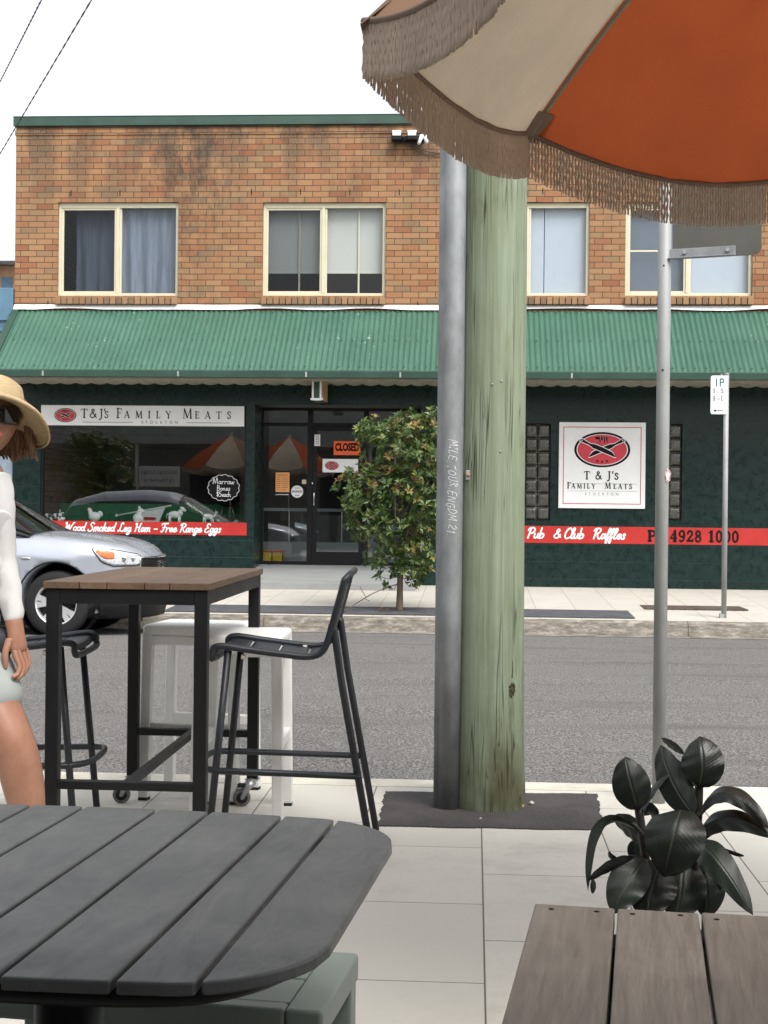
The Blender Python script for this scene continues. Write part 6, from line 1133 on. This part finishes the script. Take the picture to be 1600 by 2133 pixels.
# ================================================================== PARKED CAR (faces +X)
def car():
    ax_ = cw((125 - 800) / F * 14.75, 14.75); WB, TR = 1.335, .77; ZR_ = -.105
    t = thing('parked_car', 'silver blue compact SUV parked at the far kerb with its nose toward the shop door', 'car', (ax_.x - WB - .04, ax_.y + .885, ZR_))
    zc_w, RT = .335, .335
    def Wx(x):
        w_ = .885
        if x > 1.30: w_ = .885 * max(0.0, 1 - ((x - 1.30) / .93) ** 3.0) ** (1 / 2.2)
        if x < -1.6: w_ = .885 * max(0, 1 - ((-1.6 - x) / .62) ** 3) ** (1 / 2.4)
        return w_
    def hc(x):    # hood / shoulder centre height
        P = [(-2.2, .95), (-1.9, 1.02), (-1, 1.03), (0, 1.03), (.9, 1.075), (1.2, 1.075), (1.5, 1.055), (1.8, 1.015), (2.0, .97), (2.12, .91), (2.19, .85), (2.24, .78)]
        if x <= P[0][0]: return P[0][1]
        for (a, b), (c, d) in zip(P, P[1:]):
            if x <= c: s = (x - a) / (c - a); return b + (d - b) * s
        return P[-1][1]
    def zb(x): return .22 + (.06 * max(0, (x - 1.7) / .5) if x > 1.7 else 0) + (.1 * max(0, (-1.7 - x) / .5) if x < -1.7 else 0)
    def S(z, x):
        f = .955 + .045 * math.sin(max(0, min(1, (z - .2) / .62)) * math.pi / 2) if z < .82 else 1 - .22 * ((z - .82) / .26) ** 2
        if z < .32: f -= .03 * (.32 - z) / .1
        # flared arch and sculpted door line
        d = math.hypot(x - WB, z - zc_w); f += .012 * math.exp(-((d - .42) / .06) ** 2); f -= .012 * math.exp(-((z - .62) / .08) ** 2) * (1 if x < .9 else max(0, 1 - (x - .9) / .3))
        return f
    XS = [-2.2 + .02] + [-2.1 + i * .1 for i in range(33)] + [1.25 + i * .035 for i in range(27)] + [2.195, 2.21, 2.222]
    XS = sorted(set(round(x, 4) for x in XS)); nr = 26
    mb = MB(); rows = []
    for x in XS:
        w_ = max(.03, Wx(x)); h = hc(x); b0 = zb(x); zs = h - .10 * min(1, w_ / .5); ring = [(0, b0 + .02), (w_ * .9, b0)]
        for i in range(14): z = b0 + .015 + (zs - b0 - .015) * i / 13; ring.append((w_ * S(z, x), z))
        ws = w_ * S(zs, x)
        for i in range(1, 11): s = i / 10; y = ws * math.cos(s * math.pi / 2); ring.append((y, zs + (h - zs) * math.sin(s * math.pi / 2) ** .9 - (.012 * math.exp(-((y - ws * .62) / .05) ** 2) if x > 1.2 else 0)))
        rows.append(ring)
    for sg in (-1, 1):
        V = [[mb.bm.verts.new((x, sg * p[0], p[1])) for p in r] for x, r in zip(XS, rows)]
        for i in range(len(V) - 1):
            for j in range(len(V[0]) - 1):
                q = (V[i][j], V[i + 1][j], V[i + 1][j + 1], V[i][j + 1]); f = mb.bm.faces.new(q if sg < 0 else q[::-1]); f.smooth = True
        for V_ in (V[0], V[-1]):
            try: mb.bm.faces.new(V_)
            except ValueError: pass
    bmesh.ops.remove_doubles(mb.bm, verts=mb.bm.verts[:], dist=1e-4); bmesh.ops.recalc_face_normals(mb.bm, faces=mb.bm.faces[:])
    # wheel arches: cut with cylinders
    body = mb.build('body', M['carpaint'], t)
    for wx in (WB, -WB):
        cm = MB(); cm.cyl((wx, -1.2, zc_w + .03), (wx, 1.2, zc_w + .03), .395, n=40); co = cm.build('cut', M['carblack']); co.location = t.location
        md = body.modifiers.new('B', 'BOOLEAN'); md.object = co; md.operation = 'DIFFERENCE'; md.solver = 'FAST'
        dg = bpy.context.evaluated_depsgraph_get(); dg.update(); me = bpy.data.meshes.new_from_object(body.evaluated_get(dg)); body.modifiers.clear(); body.data = me; bpy.data.objects.remove(co)
    body.data.name = 'body'
    def sidept(x, z, out=.004): w_ = Wx(x) * S(z, x); e = .01; nx = -(Wx(x + e) - Wx(x - e)) / (2 * e); n = Vector((nx, -1, 0)).normalized(); return Vector((x, -w_, z)) + n * out
    def patch(name, poly, m, out=.004, nx=26, nz=8, th=.004):  # skin patch between lower/upper polylines over x
        lo, hi = poly
        def lerp(P, s):
            x = P[0][0] + (P[-1][0] - P[0][0]) * s
            for (a, b), (c, d) in zip(P, P[1:]):
                if x <= c + 1e-6: return x, b + (d - b) * ((x - a) / (c - a) if c > a else 0)
            return P[-1]
        k = MB()
        def fn(u, v):
            x, z0 = lerp(lo, u); _, z1 = lerp(hi, u); return sidept(x, z0 + (z1 - z0) * v, out)
        k.grid(fn, nx, nz); return k.build(name, m, t, solid=th)
    # arch trim and inner liner
    for wx in (WB, -WB):
        k = MB(); k.tube([Vector((wx + .40 * math.cos(R(a)), -Wx(min(2.1, wx + .40 * math.cos(R(a)))) * S(zc_w + .03 + .40 * math.sin(R(a)), wx + .4 * math.cos(R(a))) - .001, zc_w + .03 + .40 * math.sin(R(a)))) for a in range(-18, 199, 7)], .009, 6); k.build('arch_trim', M['carblack'], t)
        for s in (-1, 1):
            k = MB(); k.lathe([(.0, s * .55), (.41, s * .55), (.41, s * .80)], (wx, 0, zc_w + .03), 30, 'Y'); k.build('arch_liner', M['carblack'], t)
    # wheels
    for wx in (WB, -WB):
        for s in (-1, 1):
            wr = thing('wheel', None, None, (wx, s * TR, zc_w)); wr.parent = t
            k = MB(); y = s; prof = [(.22, -.10), (.30, -.108), (.325, -.09), (.335, -.06), (.335, .06), (.325, .09), (.30, .108), (.235, .10), (.225, .09)]; k.lathe([(r, h) for r, h in prof], n=48, axis='Y')
            for i in range(60):
                for hh in (-.045, .0, .045): a = 2 * math.pi * i / 60; k.box((.336 * math.cos(a), hh, .336 * math.sin(a)), (.006, .034, .018), Matrix.Rotation(-a, 3, 'Y'))
            k.build('tyre', M['tyre'], wr)
            k = MB(); k.lathe([(.222, s * .06), (.226, s * .088), (.216, s * .094), (.205, s * .085), (.20, s * .0)], n=48, axis='Y'); k.lathe([(0, s * .085), (.045, s * .082), (.055, s * .06), (0, s * .06)], n=20, axis='Y')
            for i in range(5):
                a = 2 * math.pi * i / 5 + .5
                for off in (-.19, .19):
                    p0 = Vector((.04 * math.cos(a + off * .6), s * .078, .04 * math.sin(a + off * .6))); p1 = Vector((.208 * math.cos(a + off), s * .084, .208 * math.sin(a + off))); d = (p1 - p0).normalized(); nn = d.cross(Vector((0, 1, 0)))
                    q = [p0 + nn * .016, p1 + nn * .032, p1 - nn * .032, p0 - nn * .016]; k.face(q if s < 0 else q[::-1]); k.face([v + Vector((0, -s * .03, 0)) for v in q][::-1] if s < 0 else [v + Vector((0, -s * .03, 0)) for v in q]);
                    for A_, B_ in ((0, 1), (2, 3)): k.face([q[A_], q[B_], q[B_] + Vector((0, -s * .03, 0)), q[A_] + Vector((0, -s * .03, 0))])
            k.build('rim', M['alloy'], wr); k = MB(); k.lathe([(0, s * .02), (.215, s * .02), (.215, s * .0), (0, 0)], n=32, axis='Y')
            for i in range(5): a = 2 * math.pi * i / 5 + .5; k.lathe([(.0, .0), (.012, 0), (.012, .004)], (0, 0, 0), 6, 'Y')
            k.build('brake_disc', M['carblack'], wr)
    # greenhouse
    k = MB(); st = [(-2.0, 1.02, .62), (-1.75, 1.45, .60), (-1.2, 1.60, .62), (-.4, 1.64, .63), (.05, 1.60, .62), (.33, 1.50, .63), (.72, 1.26, .68), (1.03, 1.075, .72)]
    def gh(u, v):
        f_ = u * (len(st) - 1); i = min(int(f_), len(st) - 2); s = f_ - i; x = st[i][0] + (st[i + 1][0] - st[i][0]) * s; zt = st[i][1] + (st[i + 1][1] - st[i][1]) * s; wt = st[i][2] + (st[i + 1][2] - st[i][2]) * s
        w0 = .80; zb_ = .99; a = v * math.pi; c = math.cos(a); y = (abs(c) ** .55) * math.copysign(1, c); h = math.sin(a) ** .5
        return Vector((x + (0 if x < 0 else .10 * (1 - y * y) * (x / 1.17)), -(wt + (w0 - wt) * (1 - h)) * y, zb_ + (zt - zb_) * h))
    k.grid(gh, 42, 30); k.build('windscreen', M['carglass'], t)
    k = MB()
    for v in (.115, .885): k.tube([gh(i / 40, v) + Vector((0, 0, .004)) for i in range(24, 41)], .022, 6)
    k.tube([gh(i / 40, .03) + Vector((0, -.004, 0)) for i in range(0, 41)], .014, 6); k.tube([gh(i / 40, .97) + Vector((0, .004, 0)) for i in range(0, 41)], .014, 6); k.build('pillar', M['carblack'], t)
    k = MB(); k.grid(lambda u, v: gh(.12 + .55 * u, .16 + .68 * v) + Vector((0, 0, .008)), 30, 16); k.build('roof', M['carpaint'], t)
    k = MB(); k.bb(-1.6, .7, -.6, .6, .5, .95); k.bb(-.2, .05, -.55, -.15, .9, 1.35); k.build('cabin_interior', M['carblack'], t)
    k = MB(); k.tube([(1.22, -.62, 1.085), (1.05, -.15, 1.13)], .008, 6); k.build('wiper', M['carblack'], t)
    # lights, grille, bumper
    hl = patch('headlight', ([(1.70, .905), (1.80, .775), (1.9, .735), (2.10, .735), (2.15, .77)], [(1.70, .915), (1.80, .912), (1.95, .885), (2.10, .85), (2.15, .80)]), M['lamp'], .006); hl.name = 'headlight'
    k = patch('indicator', ([(1.74, .865), (1.83, .80), (1.91, .80)], [(1.74, .895), (1.83, .89), (1.91, .865)]), M['amber'], .010, 10, 4, .002); k.parent = hl
    for x, r_ in ((1.985, .035), (2.06, .03)):
        q = sidept(x, .80, .010); k = MB(); k.ell(q, (r_, .008, r_), 12); k = k.build('projector', M['chrome'], t); k.parent = hl
    k = MB()
    for P in ([(1.70, .908), (1.80, .912), (1.95, .885), (2.10, .848), (2.145, .80)], [(1.70, .90), (1.80, .765), (1.9, .725), (2.1, .725), (2.145, .78)]): k.tube([sidept(x, z, .004) for x, z in [(P[0][0] + (P[-1][0] - P[0][0]) * i / 20, None) for i in range(21)] for z in [next((b + (d - b) * ((x - a) / (c - a)) for (a, b), (c, d) in zip(P, P[1:]) if x <= c + 1e-6), P[-1][1])]], .006, 5)
    k = k.build('bezel', M['carblack'], t); k.parent = hl
    def frontpt(y, z, out): 
        w_ = abs(y) / (S(z, 1.9) * .885); x = 1.30 + .93 * max(0, 1 - w_ ** 2.2) ** (1 / 3.0); return Vector((min(x, 2.224) + out, y, z))
    k = MB(); k.grid(lambda u, v: frontpt(-.52 + 1.04 * u, .46 + (.80 - .46) * v - .0 * abs(2 * u - 1), .006 + .01 * (1 - v)), 24, 8); gr = k.build('grille', M['carblack'], t, solid=.006)
    for z in (.50, .56, .62, .68, .74): k = MB(); k.tube([frontpt(-.5 + 1.0 * i / 20, z, .016) for i in range(21)], .006, 5); k.build('grille_bar', M['carblack'], t)
    k = MB(); k.tube([frontpt(-.53, .46 + .35 * i / 8, .014) for i in range(9)] + [frontpt(-.53 + 1.06 * i / 20, .81, .014) for i in range(21)] + [frontpt(.53, .81 - .35 * i / 8, .014) for i in range(9)], .010, 6); k.build('grille_surround', M['chrome'], t)
    k = MB(); c_ = frontpt(0, .70, .028)
    for a in (90, 210, 330):
        d = Vector((0, math.cos(R(a)), math.sin(R(a)))); n = Vector((0, -d.z, d.y)); k.face([c_, c_ + d * .03 + n * .018, c_ + d * .06, c_ + d * .03 - n * .018])
    k.build('emblem', M['chrome'], t, solid=.006)
    def bump_(u, v):
        z = .18 + .24 * v; y = -.86 + 1.72 * u; return frontpt(max(-.84, min(.84, y)), z, .012 + .02 * math.sin(v * math.pi))
    k = MB(); k.grid(bump_, 40, 8); k.build('bumper', M['carblack'], t, solid=.01)
    patch('bumper_corner', ([(1.76, .2), (2.19, .2)], [(1.76, .36), (1.9, .44), (2.19, .44)]), M['carblack'], .008, 20, 6)
    for y in (-.66, .66): k = MB(); q = frontpt(y, .40, .022); k.ell(q, (.012, .07, .03), 12); k.build('fog_lamp', M['chrome'], t)
    patch('door_gap', ([(.86, .3), (.868, .3)], [(.86, .96), (.868, .96)]), M['carblack'], .002, 1, 10, .001); k = MB(); k.ell(sidept(1.02, .80, .004), (.055, .006, .013), 12); k.build('side_badge', M['chrome'], t); patch('sill_trim', ([(-.9, .2), (.9, .2)], [(-.9, .30), (.9, .30)]), M['carblack'], .006, 12, 3)
    k = MB(); q = sidept(.72, 1.0, .02); k.ell(q + Vector((0, -.09, .05)), (.07, .1, .07), 12); k.build('wing_mirror', M['carpaint'], t)
    k = MB(); k.bb(2.0, 2.02, -.1, .1, .1, .2); k.build('tow_eye', M['carblack'], t)
car()
# ================================================================== WALKING WOMAN
def person():
    DP = 4.8; PS = F / DP
    def P(px, py, d=0): p = atD(px, py, DP + d); return Vector((p.x, p.y, p.z)) - org
    org = Vector((0, 0, 0)); b = atD(-55, 1400, DP); org = Vector((b.x, b.y, 0))
    t = thing('person', 'woman in straw hat, dark sunglasses, white top and pale grey shorts walking past', 'person', org)
    body = MB()
    # joints: the photograph shows her left side only; the other side mirrors it in mid stride
    pel = P(-86, 1330); spine = P(-70, 1200); chest = P(-54, 1085); neckb = P(-44, 985); neck = P(-32, 945); 
    lh, lk, la, lf = P(-66, 1366, -.02), P(30, 1552, -.14), P(70, 1765, -.12), P(92, 1815, -.24)
    rh, rk, ra, rf = P(-130, 1370, .03), P(-142, 1570, .08), P(-170, 1745, .32), P(-160, 1810, .22)
    ls, le, lw = P(-10, 1012, -.03), P(8, 1165, .0), P(33, 1318, -.06)
    rs, re, rw = P(-102, 1012, .06), P(-128, 1165, .1), P(-120, 1300, .02)
    v = [pel, spine, chest, neckb, neck, lh, lk, la, lf, rh, rk, ra, rf, ls, le, lw, rs, re, rw]
    v += [lh.lerp(lk, .5), lk.lerp(la, .35) + Vector((0, .02, 0)), rh.lerp(rk, .5), rk.lerp(ra, .35) + Vector((0, .03, 0))]
    e = [(0, 1), (1, 2), (2, 3), (3, 4), (0, 5), (5, 19), (19, 6), (6, 20), (20, 7), (7, 8), (0, 9), (9, 21), (21, 10), (10, 22), (22, 11), (11, 12), (3, 13), (13, 14), (14, 15), (3, 16), (16, 17), (17, 18)]
    r = [.10, .10, .11, .06, .046, .09, .074, .042, .04, .088, .054, .034, .036, .040, .036, .020, .040, .036, .028, .088, .076, .074, .053]
    body.add_mesh(skin_mesh(v, e, r, 2, 0))
    # knee cap
    # head: an oval with brow, nose, chin, lips
    hcn = P(-11, 867, 0); yaw = R(24); Rz = Matrix.Rotation(yaw, 3, 'Z')
    def headpt(u, vv):
        a = 2 * math.pi * u; ph = math.pi * vv; d = Vector((math.sin(ph) * math.sin(a), -math.sin(ph) * math.cos(a), math.cos(ph)))
        p = Vector((d.x * .078, d.y * .096, d.z * .120)); f = max(0, -d.y)
        if d.z < 0: p.x *= 1 - .30 * (-d.z) ** 1.5; p.y *= 1 - .12 * (-d.z)
        # face features, +/- about the mid line (local x), front is -y
        def g(x, z, sx, sz): return math.exp(-((p.x - x) / sx) ** 2 - ((p.z - z) / sz) ** 2) * (1 if d.y < -.2 else 0)
        p.y -= .021 * g(0, -.022, .011, .016) + .012 * g(0, .0, .009, .022) + .007 * g(0, -.058, .022, .008) + .009 * g(0, -.092, .02, .014) + .006 * (g(.035, -.018, .018, .02) + g(-.035, -.018, .018, .02)) - .010 * (g(.03, .012, .016, .01) + g(-.03, .012, .016, .01)) - .003 * g(0, -.062, .018, .0025)
        return hcn + Rz @ p
    body.grid(headpt, 44, 40, closeu=True)
    for s in (-1, 1): body.ell(hcn + Rz @ Vector((s * .076, .01, -.005)), (.008, .018, .03), 10)
    # left hand: palm, four bent fingers and the thumb
    hd = (P(44, 1390, -.06) - lw).normalized(); side = (P(60, 1370, -.05) - P(36, 1372, -.09)).normalized(); side = (side - hd * side.dot(hd)).normalized(); nrm = hd.cross(side).normalized()
    kn = lw + hd * .085
    vv = [lw + (le - lw) * .3, lw + (le - lw) * .1, lw + hd * .01, lw + hd * .04, lw + hd * .07]; ed = [(0, 1), (1, 2), (2, 3), (3, 4)]; rr = [(.034, .032), (.031, .029), (.031, .025), (.036, .021), (.038, .017)]
    body.add_mesh(skin_mesh(vv, ed, rr, 2, 0))
    inw = (P(20, 1400, -.10) - P(50, 1400, -.06)).normalized(); back = (P(60, 1400, .02) - P(36, 1400, -.1)).normalized(); acr = (nrm * 1.0); acr = Vector((.35, .93, 0)); acr = (acr - hd * acr.dot(hd)).normalized(); curl = inw
    for i, (ln, o_) in enumerate(((.070, -.030), (.078, -.010), (.072, .010), (.058, .028))):
        k0 = lw + hd * .072 + acr * o_ + Vector((.006, 0, 0)); ln *= 1.2; d1 = (hd + Vector((.30 - .05 * i, 0, 0))).normalized(); p1 = k0 + d1 * ln * .46; d2 = (hd * .85 + curl * .45).normalized(); p2 = p1 + d2 * ln * .34; d3 = (hd * .35 + curl * .9).normalized(); p3 = p2 + d3 * ln * .27
        body.add_mesh(skin_mesh([k0 - hd * .02, k0, p1, p2, p3], [(0, 1), (1, 2), (2, 3), (3, 4)], [.009, .0105, .009, .0082, .0068], 2, 0))
    tb = lw + hd * .022 - acr * .026 - Vector((.008, 0, 0)); q1 = tb + (hd * .8 - acr * .45 - Vector((.15, 0, 0))).normalized() * .042; q2 = q1 + (hd * 1.0 - acr * .1 - Vector((.05, 0, 0))).normalized() * .032; q3 = q2 + (hd * .9 - Vector((.15, 0, 0))).normalized() * .024
    body.add_mesh(skin_mesh([tb - hd * .01, tb, q1, q2, q3], [(0, 1), (1, 2), (2, 3), (3, 4)], [.013, .015, .0115, .0098, .0075], 2, 0))
    body.build('body', M['skin'], t)
    mb = MB(); mb.grid(lambda u, w_: hcn + Rz @ Vector((-.021 + .042 * u, -.0955 - .004 * math.sin(u * math.pi) + .012 * (2 * u - 1) ** 2, -.063 + (.009 * math.sin(u * math.pi)) * (w_ * 2 - 1) * (1 if w_ > .5 else 1.2))), 10, 4); mb.build('lips', M['lip'], t, solid=.004, smooth=True)
    # clothes
    ts = MB(); vv = [P(-84, 1345), P(-80, 1280), P(-68, 1195), P(-55, 1090), P(-50, 1010), P(-38, 958), ls, le + Vector((.004, 0, 0)), lw + (le - lw) * .10, rs, re, rw, P(-12, 1112, -.07), P(-84, 1108, -.1), ls.lerp(le, .5), rs.lerp(re, .5), le.lerp(lw, .5)]
    ee = [(0, 1), (1, 2), (2, 3), (3, 4), (4, 5), (4, 6), (6, 14), (14, 7), (7, 16), (16, 8), (4, 9), (9, 15), (15, 10), (10, 11), (3, 12), (3, 13)]
    rr = [(.165, .14), (.16, .135), (.145, .122), (.14, .118), (.11, .095), .066, .058, .046, .033, .058, .046, .033, .086, .086, .052, .052, .040]
    ts.add_mesh(skin_mesh(vv, ee, rr, 3, 0))
    for q in ts.bm.verts:
        n1 = mn.noise(Vector((q.co.x * 13, q.co.y * 13, q.co.z * 7))); n2 = mn.noise(Vector((q.co.x * 30 + 5, q.co.y * 30, q.co.z * 24))); q.co += (q.normal if q.normal.length else Vector()) * 0 + Vector((n1 * .010 + n2 * .004, n2 * .006, n1 * .004))
    ts.build('top', M['top'], t, smooth=True)
    sh = MB(); lm, rm = lh.lerp(lk, .74), rh.lerp(rk, .74); sh.add_mesh(skin_mesh([P(-86, 1290), pel, lh, lh.lerp(lk, .4), lm, rh, rh.lerp(rk, .4), rm], [(0, 1), (1, 2), (2, 3), (3, 4), (1, 5), (5, 6), (6, 7)], [.14, .145, .125, .118, .106, .11, .098, .085], 3, 0))
    sh.build('shorts', M['shorts'], t, smooth=True)
    # hat
    mb = MB(); hz = hcn + Vector((0, 0, .016)); tilt = Matrix.Translation(hz) @ Matrix.Rotation(R(5), 4, 'Y') @ Matrix.Rotation(R(-23), 4, 'X')
    def hat(u, w_):
        a = 2 * math.pi * u
        prof = [(.0, .115), (.045, .112), (.074, .094), (.087, .06), (.092, .02), (.098, .006), (.125, .004), (.155, .0), (.176, -.012), (.182, -.02), (.178, -.024)]
        f_ = w_ * (len(prof) - 1); i = min(int(f_), len(prof) - 2); s = f_ - i; r_ = prof[i][0] + (prof[i + 1][0] - prof[i][0]) * s; z = prof[i][1] + (prof[i + 1][1] - prof[i][1]) * s
        br = max(0, (r_ - .1) / .08); z -= br * (.026 * max(0, math.cos(a - R(20))) + .01 * math.sin(3 * a)); r2 = r_ * (1 - .0 * br) + br * .02 * max(0, math.cos(a))
        return (tilt @ Vector((r2 * .95 * math.cos(a), r2 * 1.05 * math.sin(a), z)))
    mb.grid(hat, 64, 40, closeu=True); mb.build('hat', M['straw'], t, solid=.005)
    # hair
    mb = MB(); rnd = random.Random(4)
    def hairg(u, w_):
        a = R(8) + R(164) * u; s = w_; wid = .096 + .032 * math.sin(s * 2.4) + .008 * math.sin(a * 9 + s * 5) + .005 * math.sin(a * 23); z = .06 - .175 * s - .02 * mn.noise(Vector((a * 3, 0, 1))) * s; dirv = Vector((math.sin(a + math.pi) * -1, 0, 0)); x = wid * math.cos(a - R(0)) ; y = .098 * math.sin(a) + .016
        flip = .028 * max(0, s - .7) / .3; return hcn + Rz @ Vector((x * (1 + flip * 4), y * (1 + .2 * s), z))
    mb.grid(hairg, 60, 26); 
    for k in range(90):
        u = rnd.random(); pts = [hairg(u, .35 + .65 * i / 7) + Vector((rnd.uniform(-.002, .002), rnd.uniform(-.002, .002), 0)) for i in range(8)]; pts.append(pts[-1] + Vector((rnd.uniform(-.004, .014), rnd.uniform(-.01, .01), -rnd.uniform(.006, .03)))); mb.tube(pts, [.006, .007, .008, .008, .008, .007, .006, .004, .001], 5)
    mb.build('hair', M['hair'], t, solid=.006)
    # sunglasses
    sg = MB()
    for s in (-1, 1):
        def lens(u, w_): x = s * (.007 + .064 * u); z = .026 - .058 * w_ + (.006 * (1 - u) if w_ < .5 else 0); return hcn + Rz @ Vector((x, -.107 + .030 * (abs(x) / .071) ** 2, z * (1 if .02 < u < .98 else .8)))
        sg.grid(lens, 10, 6); sg.tube([hcn + Rz @ Vector((s * .064, -.077, .016)), hcn + Rz @ Vector((s * .08, -.02, .012)), hcn + Rz @ Vector((s * .082, .02, .004))], .005, 6)
    sg.tube([hcn + Rz @ Vector((x, -.109, .008)) for x in (-.012, 0, .012)], .003, 6); sg.build('sunglasses', M['lens'], t, solid=.004)
    sb = MB()
    for s in (-1, 1): f = lf if s > 0 else rf; a = la if s > 0 else ra; sb.ell(Vector(((f.x + a.x) / 2, (f.y + a.y) / 2 - .03, .035)), (.048, .13, .035), 14)
    sb.build('shoe', M['shorts'], t)
    # bag she carries on the other side of her arm
    bg_ = thing('shoulder_bag', 'navy shoulder bag hanging at the hip of the walking woman', 'bag', org); mb = MB(); c = P(-24, 1350, -.03); mb.ell(c, (.085, .05, .075), 20, Matrix.Rotation(R(-18), 3, 'Y'))
    for q in mb.bm.verts: q.co += Vector((mn.noise(q.co * 9), 0, mn.noise(q.co * 9 + Vector((4, 0, 0))))) * .02
    mb.build('body', M['bag'], bg_, smooth=True); mb = MB(); mb.tube(catmull([c + Vector((.05, 0, .1)), P(-10, 1180, .12), P(-60, 1010, .14), P(-90, 1150, -.12), P(-48, 1160, -.17), c + Vector((-.1, -.02, .08))], 6), .010, 6); mb.build('strap', M['bag'], bg_)
person()
